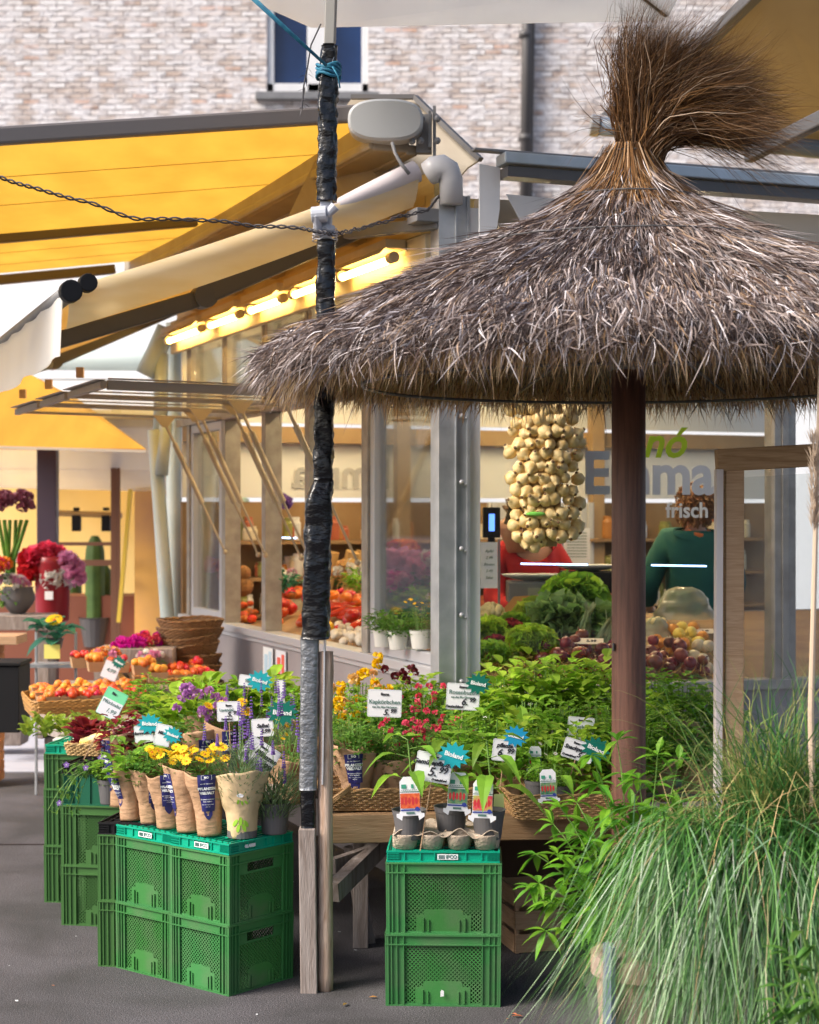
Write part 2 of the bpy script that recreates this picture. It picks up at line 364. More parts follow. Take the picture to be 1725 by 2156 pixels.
# ------------------------------------------------------------------ the setting
g = MB(); g.add([(-80, -6, 0), (80, -6, 0), (80, 120, 0), (-80, 120, 0)], [(0, 1, 2, 3)]); struct('ground', g, M['asphalt'])
pv = MB(); pv.box((-4.0, 17.5, .004), (5.4, 12, .006)); struct('pavement', pv, mat('lit_paving', (.42, .43, .50), .8, (.34, .35, .42), 2))  # pale bluish tone stands for the light on the far pavement
jt = MB(); jt.box((-2.6, 9.0, .003), (2.2, .012, .005)); struct('ground_joint', jt, mat('joint', (.03, .02, .02), .9))

def K(L, W, z): return Vector((.18 - .375 * L - .927 * W, 7.6 + .927 * L - .375 * W, z))
def FR(m_, n, z): return Vector((.2 + .956 * m_ + .292 * n, 7.6 + .292 * m_ - .956 * n, z))
def FM(px, n=0.0):                      # distance along the front for a picture column
    k = (px - 862.5) / F
    return (k * (7.6 - .956 * n) - .2 - .292 * n) / (.956 - .292 * k)
KU = Vector((-.375, .927, 0)); KW = Vector((-.927, -.375, 0)); FU = Vector((.956, .292, 0)); FN = Vector((.292, -.956, 0)); UP = Vector((0, 0, 1))
def kbox(mb, l0, l1, w0, w1, z0, z1, mi=0):
    return mb.hexa([K(l0, w0, z0), K(l1, w0, z0), K(l1, w1, z0), K(l0, w1, z0), K(l0, w0, z1), K(l1, w0, z1), K(l1, w1, z1), K(l0, w1, z1)], mi)
def fbox(mb, m0, m1, n0, n1, z0, z1, mi=0):
    return mb.hexa([FR(m0, n0, z0), FR(m1, n0, z0), FR(m1, n1, z0), FR(m0, n1, z0), FR(m0, n0, z1), FR(m1, n0, z1), FR(m1, n1, z1), FR(m0, n1, z1)], mi)

# brick house far behind
hs = thing('brick_house', 'tall whitewashed brick house behind the stalls with a white framed window', 'house', (0, 28, 0))
Y = 28.0
def hx(px): return (px - 862.5) / F * Y
def hz(py): return CH - (py - 1078) / F * Y
wl = MB()
wx0, wx1, wz0, wz1 = hx(562), hx(776), hz(197), hz(-110)
for (x0, x1, z0, z1) in ((-14, wx0, 5.9, 15), (wx1, 14, 5.9, 15), (wx0, wx1, 5.9, wz0), (wx0, wx1, wz1, 15)):
    wl.box(((x0 + x1) / 2, Y + .25, (z0 + z1) / 2), (x1 - x0, .5, z1 - z0))
wl.build('wall', brick_mat(), hs, True)
gf = MB(); gf.box((0, Y + .25, 2.95), (28, .46, 5.9)); gf.build('rendered_base', M['render'], hs, True)
wn = MB(); cx = (wx0 + wx1) / 2; zc = (wz0 + wz1) / 2; ww = wx1 - wx0; wh = wz1 - wz0
for x in (wx0 + .055, wx1 - .055): wn.box((x, Y + .12, zc), (.11, .14, wh))
wn.box((cx - .02, Y + .12, zc), (.30, .14, wh)); wn.box((cx, Y + .121, wz0 + .09), (ww, .142, .18)); wn.box((cx, Y + .12, wz1 - .06), (ww, .14, .12))
wno = wn.build('window', M['white'], hs, True, bevel=.01)
pn = MB(); pn.box((cx, Y + .17, zc), (ww - .05, .01, wh - .05)); o = pn.build('pane', mat('dark_blue_pane', (.006, .016, .06), .12, (.012, .035, .12), .6), hs, True); o.parent = wno
sl = MB(); sl.box((cx, Y - .05, wz0 - .06), (ww + .35, .24, .12)); o = sl.build('sill', M['midgrey'], hs, True, bevel=.01); o.parent = wno
dp = MB(); dp.tube([(hx(1113), Y - .14, 12), (hx(1104), Y - .14, 6.5)], .085, 12)
for z in (7.65, 9.3): dp.tube([(hx(1104) + .0, Y - .14, z), (hx(1104) + .01, Y - .14, z + .1)], .105, 12)
dp.build('downpipe', M['darkgrey'], hs, True, smooth=True)
cb = MB(); cb.tube([(hx(1128), Y - .03, 12), (hx(1118), Y - .03, 6.5)], .02, 6); cb.build('cable', M['darkgrey'], hs, True)

# ------------------------------------------------------------------ market kiosk
kk = thing('market_kiosk', 'glazed greengrocer kiosk with galvanised corner post and propped open side windows', 'kiosk', (.18, 7.6, 0))
LM = [1.05, 1.93, 2.72, 3.56, 4.43]
mb = MB(); kbox(mb, .1, 4.6, -.06, 0, 0, .98); fbox(mb, .12, 3.2, -.06, 0, 0, .90); mb.build('base_wall', M['greypanel'], kk, True)
mb = MB(); kbox(mb, .08, 4.6, -.08, .035, .985, 1.03); kbox(mb, .08, 4.6, -.06, .015, .955, .983); mb.build('side_sill', M['alu'], kk, True, bevel=.004)
mb = MB(); fbox(mb, .12, 3.2, -.08, .03, .902, .95); mb.build('front_sill', M['mull'], kk, True, bevel=.004)
mb = MB(); fbox(mb, -.075, .065, -.02, .0, 0, 3.10); fbox(mb, -.075, -.060, -.12, -.021, 0, 3.10); fbox(mb, -.002, .004, .0005, .012, 0, 3.10); fbox(mb, .050, .064, .0005, .014, 0, 3.10)
cp = mb.build('corner_post', M['steel'], kk, True)
mb = MB(); fbox(mb, .0655, .115, -.05, .0, 0, 3.05); mb.build('corner_trim', M['white'], kk, True)
for z in (2.62, 2.14, 1.85, 1.56, 1.27, .98):
    b_ = MB(); b_.blob(FR(.026, .004, z), .012, 10, 5); b_.blob(FR(.044, .004, z - .01), .007, 10, 5); o = b_.build('bolt', M['alu'], kk, True, smooth=True); o.parent = cp
mb = MB(); kbox(mb, .2, 4.7, -.14, .06, 2.96, 3.02); mb.build('wall_plate', M['soffit'], kk, True)
mb = MB(); kbox(mb, .0, 4.7, -.10, .02, 2.30, 2.35); mb.build('transom', M['mull'], kk, True)
for l in LM:
    for dl, w_ in ((-.045, .055), (.028, .04)):
        mb = MB(); kbox(mb, l + dl, l + dl + w_, -.09, .012 if dl < 0 else .0, 1.03, 2.299); kbox(mb, l + dl, l + dl + w_, -.09, .0, 2.351, 2.96)
        mb.build('mullion', M['mull'], kk, True, bevel=.003)
mb = MB(); kbox(mb, 4.45, 4.62, -.10, .02, 0, .95); mb.build('rear_post', M['mull'], kk, True)
mb = MB(); kbox(mb, .15, 4.7, -.02, .015, 3.021, 3.24); mb.build('eaves_board', M['soffit'], kk, True)
mb = MB(); kbox(mb, .15, 4.7, .02, .06, 2.80, 2.955); mb.build('lamp_rail', M['fixture'], kk, True, bevel=.006)
for l in (.5, 1.0, 1.5, 2.3, 3.1, 3.95):                      # small rafters carrying the lamps
    mb = MB(); kbox(mb, l, l + .05, .016, .14, 3.022, 3.08); mb.build('rafter', M['soffit'], kk, True)
mb = MB(); mb.hexa([K(.25, .02, 3.10), K(4.9, .02, 3.10), K(4.9, -4.8, 3.12), K(.25, -3.4, 3.12), K(.25, .02, 3.14), K(4.9, .02, 3.14), K(4.9, -4.8, 3.18), K(.25, -3.4, 3.18)]); mb.build('roof', M['soffit'], kk, True)
# steep flashing behind the motor box
mb = MB(); mb.slab([P(700, 262, 8.25), P(742, 205, 8.25), P(872, 205, 8.2), P(1010, 336, 7.95), P(985, 352, 7.95), P(880, 470, 8.0), P(600, 470, 8.6)], .02); mb.build('roof_flashing', M['beige'], kk, True)
mb = MB(); mb.bar(P(740, 204, 8.2), P(874, 204, 8.15), .03, .02); mb.bar(P(874, 204, 8.15), P(1012, 336, 7.9), .03, .022); mb.build('flashing_edge', M['darkgrey'], kk, True)
# gutter and fascia on the front
mb = MB(); a, b = FR(.15, .16, 3.235), FR(3.3, .16, 3.19)
mb.bar(a, b, .12, .05); mb.build('gutter', mat('gutter_metal', (.45, .50, .56), .4, (.35, .38, .40), 4, metal=.4), kk, True, bevel=.006)
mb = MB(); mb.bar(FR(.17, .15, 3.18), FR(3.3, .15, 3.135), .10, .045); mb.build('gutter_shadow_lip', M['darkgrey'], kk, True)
mb = MB(); mb.bar(FR(.03, .15, 3.272), FR(3.3, .18, 3.228), .05, .012); mb.build('roof_felt', M['midgrey'], kk, True, bevel=.003)
mb = MB(); mb.slab([FR(.07, .12, 3.22), FR(.165, .12, 3.21), FR(.162, .12, 3.03), FR(.145, .12, 2.92), FR(.07, .12, 2.86)], .012); mb.build('end_plate', M['white'], kk, True)
mb = MB(); fbox(mb, .6, 3.3, -.02, .08, 2.66, 3.09); mb.build('fascia', M['awn_cream'], kk, True)
mb = MB(); mb.slab([FR(.20, .10, 3.10), FR(.60, .10, 3.085), FR(.60, .10, 2.80), FR(.34, .10, 2.86)], .006); mb.build('rolled_canvas', M['awn_white'], kk, True)
mb = MB(); fbox(mb, .12, 3.3, -.10, -.03, 2.98, 3.10); mb.build('header', M['beige'], kk, True)
# window frames and panes
def frame_k(mb, l0, l1, z0, z1, wd, w0=-.06, w1=.0):
    kbox(mb, l0, l0 + wd, w0, w1, z0, z1); kbox(mb, l1 - wd, l1, w0, w1, z0, z1); kbox(mb, l0 + wd, l1 - wd, w0, w1, z0, z0 + wd); kbox(mb, l0 + wd, l1 - wd, w0, w1, z1 - wd, z1)
def win_side(l0, l1, closed=True):
    mb = MB(); frame_k(mb, l0, l1, 1.032, 2.298, .055); o = mb.build('window', M['alu'], kk, True, bevel=.004)
    q = MB(); kbox(q, l0 + .055, l1 - .055, -.034, -.028, 1.087, 2.243); c = q.build('pane', M['glass'], kk, True); c.parent = o
win_side(.10, .995); win_side(3.64, 4.38)
for i in range(5):
    l0 = LM[i - 1] + .075 if i else .10; l1 = LM[i] - .05
    q = MB(); kbox(q, l0, l1, -.034, -.028, 2.36, 2.95); q.build('transom_pane', M['glass'], kk, True)
for l0, l1 in ((1.12, 1.88), (2.0, 2.67), (2.79, 3.51)):          # propped open, hinged at the top
    W = 1.27; za, zb = 2.30, 2.315
    o = thing('window', None, None, (0, 0, 0))
    mb = MB(); hb0 = .045 if l0 < 1.5 else .018; mb.bar(K(l0, .02, za), K(l0, W, zb), .025, hb0); mb.bar(K(l1, .02, za), K(l1, W, zb), .025, .016)
    mb.bar(K(l0 - .02, W + .02, zb), K(l1 + .02, W + .02, zb), .03, .035); mb.bar(K(l0 - .02, W + .035, zb + .022), K(l1 + .02, W + .035, zb + .027), .05, .006); mb.bar(K(l0 + .02, .03, za), K(l1 - .02, .03, za), .03, .02)
    mb.bar(K(l0 - .025, .02, za + .028), K(l0 - .025, W, zb + .028), .012, .008)
    bpy.data.objects.remove(o)
    o = mb.build('window', mat('taupe_frame', (.26, .23, .22), .45, metal=.2) if 'tf' not in M else M['tf'], kk, True, bevel=.003); o['label'] = 'side window propped open'; M['tf'] = o.data.materials[0]
    q = MB(); q.hexa([K(l0 + .02, .05, za), K(l1 - .02, .05, za), K(l1 - .02, W, zb), K(l0 + .02, W, zb), K(l0 + .02, .05, za + .006), K(l1 - .02, .05, za + .006), K(l1 - .02, W, zb + .006), K(l0 + .02, W, zb + .006)])
    c = q.build('pane', M['glasslow'], kk, True); c.parent = o
    q = MB(); q.bar(K((l0 + l1) / 2, W + .05, zb + .06), K((l0 + l1) / 2, W + .05, zb + .11), .035, .035); c = q.build('catch', M['softwood'], kk, True); c.parent = o
    for l in (l0 + .01, l1 - .01):
        s_ = MB(); a, b = K(l, .40, 2.27), K(l, .015, 1.47); m1 = a.lerp(b, .16); m2 = a.lerp(b, .62)
        s_.tube([a, m1], .009, 8); s_.tube([m1, m2], .016, 10); s_.tube([m2, b], .007, 8); s_.blob(b, .016, 8, 5)
        s_.slab([a + UP * .035 - KW * .07, a + UP * .035 + KW * .07, a - UP * .03 + KW * .015, a - UP * .03 - KW * .015], .012)
        c = s_.build('strut', mat('strut_metal', (.42, .34, .24), .45, metal=.3) if 'strut' not in M else M['strut'], kk, True, smooth=False); c.parent = o
        M['strut'] = c.data.materials[0]
# front glazing
m_a, m_b, m_c = FM(1245), FM(1650), 3.2
for m0, m1, nm, mt in ((m_b - .05, m_b + .06, 'front_mullion', M['mull']),):
    mb = MB(); fbox(mb, m0, m1, -.09, .01, .95, 2.98); fbox(mb, m0 + .035, m0 + .07, .0105, .02, .95, 2.98); mb.build(nm, mt, kk, True, bevel=.003)
mb = MB(); fbox(mb, .1160, m_b - .055, -.02, -.014, .95, 2.95); pane = mb.build('front_pane', M['glass'], kk, True)
mb = MB(); fbox(mb, m_b + .062, 3.2, -.02, -.014, .95, 2.95); mb.build('front_pane', M['glass'], kk, True)
FMt = Matrix(((FU.x, 0, FN.x, 0), (FU.y, 0, FN.y, 0), (0, 1, 0, 0), (0, 0, 0, 1)))
def ftext(txt, size, m_, z, matl, bold=0, shear=0, n=-.010, al='CENTER', name='lettering'):
    q = MB(); p = FR(m_, n, z); q.text(txt, size, Matrix.Translation(p) @ FMt, bold=bold, shear=shear, al=al); o = q.build(name, matl, kk, True); o.parent = pane; return o
M['letter'] = mat('frosted_lettering', (.58, .58, .59), .6, transl=.12)
M['lettergreen'] = mat('green_lettering', (.42, .55, .02), .6, transl=.4)
ftext('Emma', .262, (FM(1232) + FM(1503)) / 2, 1.885, M['letter'], bold=.008)
ftext('frisch', .098, (FM(1400) + FM(1499)) / 2, 1.725, mat('white_film', (.8, .8, .8), .6, transl=.4), bold=.002)
ftext('B', .15, FM(1330), 2.03, M['lettergreen'], bold=.002, shear=.25); ftext('nó', .20, FM(1400), 2.03, M['lettergreen'], bold=.004, shear=.3)
# inside: floor, back wall, shelves
mb = MB(); mb.hexa([K(.1, -.1, .0), K(4.6, -.1, .0), K(4.6, -4.6, .0), K(.1, -2.6, .0), K(.1, -.1, .2), K(4.6, -.1, .2), K(4.6, -4.6, .2), K(.1, -2.6, .2)]); mb.build('floor', M['greypanel'], kk, True)
mb = MB(); kbox(mb, 4.60, 4.64, -4.8, -.0, 1.82, 2.20); kbox(mb, 4.60, 4.64, -4.8, .0, 2.34, 3.1); mb.build('rear_panel', mat('cream_panel', (.86, .86, .83), .6, (.80, .80, .78), 1), kk, True)
mb = MB(); kbox(mb, 4.50, 4.60, -4.8, -.0, 2.20, 2.31); mb.build('rear_rail', M['wood_rail'], kk, True)
mb = MB(); kbox(mb, 4.60, 4.66, -4.8, .0, .0, 1.79); mb.build('rear_wall', mat('brown_rear_wall', (.34, .22, .11), .7, (.24, .14, .06), 3), kk, True)
for w_ in (-1.55, -3.1):
    mb = MB(); kbox(mb, 4.42, 4.50, w_ - .05, w_ + .05, .2, 3.1); mb.build('inner_post', M['wood_rail'], kk, True)
mb = MB()
for z in (1.0, 1.25, 1.5): kbox(mb, 4.35, 4.60, -4.6, -.25, z, z + .025)
mb.build('rear_shelf', M['shelf'], kk, True)
mb = MB(); kbox(mb, 4.40, 4.43, -3.05, -2.2, .6, 1.79)
for i in range(14): kbox(mb, 4.385, 4.40, -3.03 + i * .06, -3.0 + i * .06, .6, 1.79)
mb.build('plank_panel', mat('pale_planks', (.62, .60, .58), .7), kk, True)
for w_, z in ((-.5, 1.82), (-1.1, 1.82)):
    pass
q = MB(); q.text('Emma', .30, Matrix.Translation(K(4.59, -1.15, 1.98)) @ Matrix(((.927, 0, .375, 0), (.375, 0, -.927, 0), (0, 1, 0, 0), (0, 0, 0, 1))) @ Matrix.Diagonal((-1, 1, 1, 1)), bold=.006); q.build('lettering', mat('grey_lettering', (.50, .50, .50), .6), kk, True)
# lit tubes
def tube_lamp(l0, l1, w_, z, label, group, mt, inside=False):
    t = thing('tube_lamp', label, 'lamp', K((l0 + l1) / 2, w_, z), 0, group)
    a = MB(); kbox(a, l0, l1, w_ - .055, w_ + .045, z + .045, z + .085); a.slab([K(l0, w_ - .055, z + .045), K(l1, w_ - .055, z + .045), K(l1, w_ - .10, z - .02), K(l0, w_ - .10, z - .02)], .004); a.slab([K(l0, w_ + .045, z + .045), K(l1, w_ + .045, z + .045), K(l1, w_ + .075, z + .015), K(l0, w_ + .075, z + .015)], .004); a.build('housing', M['fixture'], t, True, bevel=.004)
    b = MB(); b.tube([K(l0 + .05, w_, z), K(l1 - .05, w_, z)], .017, 14); b.build('tube', mt, t, True, smooth=True)
    for l in (l0 + .005, l1 - .005):
        e = MB(); e.tube([K(l - .0, w_, z + .006), K(l + .055 * (1 if l < (l0 + l1) / 2 else -1), w_, z + .006)], .026, 12); e.build('end_cap', M['fixture'], t, True)
for i, (l0, l1, nm) in enumerate(((.36, 1.12, 'nearest lit tube lamp under the kiosk eaves, beside the corner post'), (1.26, 1.86, 'lit tube lamp under the kiosk eaves just right of the taped mast'), (1.98, 2.66, 'lit tube lamp under the kiosk eaves just left of the taped mast'), (2.80, 3.52, 'lit tube lamp under the kiosk eaves, second from the far end'), (3.64, 4.55, 'lit tube lamp under the kiosk eaves, farthest from the corner post'))):
    if i == 1: l0 = 1.3
    tube_lamp(l0, l1, .12, 2.87 + (.0 if i else 0), nm, 'tube lamps under the kiosk eaves', M['tube'])
for i, (l0, l1, w_, nm) in enumerate(((.9, 2.3, -.9, 'added tube lamp on the kiosk ceiling above the front counter'), (2.8, 4.1, -2.4, 'added tube lamp on the kiosk ceiling above the people inside'), (1.2, 2.4, -2.1, 'added tube lamp on the kiosk ceiling behind the brown parasol post'), (2.8, 4.1, -.7, 'added tube lamp on the kiosk ceiling near the far side windows'))):
    tube_lamp(l0, l1, w_, 2.92, nm, 'added tube lamps on the kiosk ceiling', M['addedkiosk'])  # ceiling tubes added to brighten the kiosk inside
for px0, px1, py, D, nm in ((1097, 1238, 1187, 8.5, 'thin blue-white glowing bar for a glass reflection before the person in red'), (1372, 1488, 1190, 8.5, 'thin blue-white glowing bar for a glass reflection before the person in green'), (560, 625, 1131, 11.2, 'thin blue-white lit tube seen through the side windows')):
    t = MB(); t.tube([P(px0, py, D), P(px1, py + 2, D)], .0036, 8); o = t.build('glow_bar', M['glowbar'], smooth=True); tag(o, nm, 'lamp', 'thin light bars in the kiosk')  # bars before the people glow in place of reflections on the front glass

# ------------------------------------------------------------------ lower awning over the side windows
aw = thing('awning', 'lower cream and yellow awning with a hanging valance over the kiosk side windows', 'awning', K(.3, .1, 3.2))
def AWp(l, t, dz=0.0): return K(l, .12 + 1.53 * t, 3.22 - .035 * l - .60 * t + dz)
mb = MB(); nL, nT = 8, 10
vv = [AWp(.12 + 4.6 * i / nL, j / nT, -.02 * math.sin(PI * j / nT)) for i in range(nL + 1) for j in range(nT + 1)]
fs = []
for i in range(nL):
    for j in range(nT): a = i * (nT + 1) + j; fs += [(a, a + 1, a + nT + 2, a + nT + 1)]
mb.add(vv, fs); mb.build('canvas', mat('pale_yellow_canvas', (.86, .68, .34), .85, (.80, .60, .26), 1.3, transl=.6), aw, True, smooth=True)
mb = MB(); mb.tube([AWp(.11, j / 12, .0 - .05 * math.sin(PI * j / 12)) for j in range(-0, 12)], [.050, .047, .040, .030, .022, .017, .014, .012, .012, .012, .012, .012], 14)
mb.build('side_roll', M['pinkwhite'], aw, True, smooth=True)
mb = MB(); vv = []; fs = []; pf = [(-.01, .012), (-.03, -.012), (-.034, -.045), (-.022, -.085), (.0, -.125), (.03, -.15)]
for j in range(25):
    for dl, dz in pf: vv.append(AWp(.11 + dl, j / 24, -.02 * math.sin(PI * j / 24) + dz))
for j in range(24):
    for i in range(5): a = j * 6 + i; fs.append((a, a + 1, a + 7, a + 6))
mb.add(vv, fs); mb.build('side_hem', mat('cream_hem', (.84, .74, .54), .8, (.78, .64, .38), 2, transl=.5, stretch=(1, 1, 6)), aw, True, smooth=True)
mb = MB(); e0 = P(905, 362, 7.55); mb.tube([P(900, 366, 7.56), P(915, 357, 7.55), P(930, 355, 7.55), P(942, 362, 7.55), P(950, 378, 7.55), P(951, 430, 7.55)], [.052, .06, .063, .06, .052, .05], 16); mb.build('pipe_elbow', mat('light_grey_pvc', (.50, .50, .53), .35), aw, True, smooth=True)
mb = MB(); mb.tube([AWp(.06, 1.0, -.01), AWp(4.7, 1.0, -.01)], .036, 14); mb.build('front_bar', M['midgrey'], aw, True, smooth=True)
mb = MB(); mb.tube([AWp(.02, 1.0, -.01), AWp(.07, 1.0, -.01)], .046, 16); mb.tube([AWp(.02, .955, .0), AWp(.07, .955, .0)], .038, 14); mb.build('end_cap', M['black'], aw, True, bevel=.004)
mb = MB()
for (a, b) in ((0, 1),):
    pts = []; 
    for i in range(61):
        l = .07 + 4.6 * i / 60; wv = .003 * math.sin(i * 1.3); pts.append((l, wv))
    vv = []; fs = []
    for l, wv in pts: vv += [K(l, 1.68 + wv, 2.60 - .035 * l), K(l, 1.69 + wv * 2.2, 2.345 - .035 * l + .01 * math.sin(l * 9))]
    for l, wv in pts: vv += [K(l, 1.676 + wv, 2.60 - .035 * l), K(l, 1.686 + wv * 2.2, 2.345 - .035 * l + .01 * math.sin(l * 9))]
    n2 = len(pts) * 2
    for i in range(len(pts) - 1): fs += [(2 * i, 2 * i + 1, 2 * i + 3, 2 * i + 2), (n2 + 2 * i, n2 + 2 * i + 2, n2 + 2 * i + 3, n2 + 2 * i + 1)]
    mb.add(vv, fs)
mb.build('valance', M['awn_white'], aw, True, smooth=True)
for l0, l1, l2 in ((.55, .62, .80), (4.4, 4.3, 4.1)):
    mb = MB(); mb.bar(K(l0, .10, 3.08), K(l1 + .1, .92, 2.70), .06, .085); mb.build('folding_arm', M['darkgrey'], aw, True, bevel=.008)
    mb = MB(); mb.tube([K(l1 + .06, .91, 2.70), K(l1 + .16, .91, 2.70)], .055, 12); mb.build('arm_joint', M['darkgrey'], aw, True)
    mb = MB(); mb.bar(K(l1 + .1, .90, 2.70), K(l2, 1.60, 2.47), .055, .075)
    mb.build('folding_arm', M['darkgrey'], aw, True, bevel=.008)
mb = MB(); kbox(mb, .0, .12, .02, .16, 2.98, 3.04); mb.bar(K(.02, .04, 2.98), K(.5, .30, 2.99), .05, .05); mb.build('bracket', M['midgrey'], aw, True, bevel=.004)

# ------------------------------------------------------------------ upper yellow awning
au = thing('awning', 'large upper yellow awning with a grey oval motor cover at its end', 'awning', K(.2, .2, 3.45))
def AUp(l, w_, dz=0): return K(l, w_, 3.47 - .145 * (w_ - .2) + dz)
mb = MB(); nL, nT = 10, 8; L0, L1 = .28, 4.95
vv = [AUp(L0 + (L1 - L0) * i / nL, .25 + 2.6 * j / nT, -.035 * math.sin(PI * i / nL)) for i in range(nL + 1) for j in range(nT + 1)]; fs = []
for i in range(nL):
    for j in range(nT): a = i * (nT + 1) + j; fs += [(a, a + 1, a + nT + 2, a + nT + 1)]
mb.add(vv, fs); mb.build('canvas', M['awn_yellow'], au, True, smooth=True)
for l_ in (.95, 1.7, 3.6, 4.3):
    mb = MB(); mb.tube([AUp(l_, .3 + .25 * i, -.035 * math.sin(PI * (l_ - .28) / 4.67) - .004) for i in range(11)], .004, 5, flat=.4); mb.build('seam', mat('seam_thread', (.50, .27, .04), .8) if 'sm' not in M else M['sm'], au, True); M['sm'] = bpy.data.materials['seam_thread']
mb = MB(); mb.bar(AUp(.24, .3, .03), AUp(.24, 2.9, .03), .05, .075, UP); mb.build('side_rail', mat('taupe_metal', (.17, .15, .145), .45), au, True, bevel=.012)
for l, w1 in ((2.75, 2.8), (4.9, 2.8)):
    mb = MB(); mb.bar(AUp(l, .40, -.05), AUp(l, w1, -.05), .06, .065); mb.build('cross_rail', mat('bronze_rail', (.12, .10, .09), .45) if 'br' not in M else M['br'], au, True, bevel=.008)
mb = MB(); mb.bar(K(.2, .20, 3.40), K(5.1, .20, 3.40), .18, .17); mb.bar(K(.2, .29, 3.345), K(5.1, .29, 3.345), .03, .05); mb.bar(K(.2, .10, 3.33), K(5.1, .10, 3.33), .06, .05); mb.build('cassette', M['beige'], au, True, bevel=.012)
mb = MB(); c = P(812, 252, 7.62); vv = []; n = 40
for k_ in range(3):
    for j in range(n):
        t = 2 * PI * j / n; ex = 2.6; ct, st = math.cos(t), math.sin(t)
        rx = .165 * (1, 1, .93)[k_]; rz = .092 * (1, 1, .88)[k_]
        x = rx * math.copysign(abs(ct) ** (2 / ex), ct); z = rz * math.copysign(abs(st) ** (2 / ex), st)
        vv.append((c.x + x, c.y + (.10, .0, -.012)[k_], c.z + z))
fs = [tuple(range(2 * n, 3 * n)), tuple(range(n))[::-1]] + [(k_ * n + j, k_ * n + (j + 1) % n, (k_ + 1) * n + (j + 1) % n, (k_ + 1) * n + j) for k_ in (0, 1) for j in range(n)]
mb.add(vv, fs); mb.build('motor_cover', mat('cover_grey', (.36, .37, .38), .4), au, True)
mb = MB(); mb.box(P(893, 283, 7.75), (.07, .05, .17)); mb.box(P(905, 275, 7.72), (.012, .08, .16)); mb.box(P(915, 290, 7.72), (.014, .02, .28))
for px, py in ((888, 250), (886, 296), (868, 297), (921, 250), (921, 296)): mb.blob(P(px, py, 7.66), .016, 8, 5)
mb.build('mounting_plate', M['midgrey'], au, True)
mb = MB(); mb.tube([P(826, 300, 7.6), P(832, 322, 7.58), P(845, 345, 7.56), P(862, 366, 7.56)], .008, 8); mb.build('cable', M['midgrey'], au, True, smooth=True)

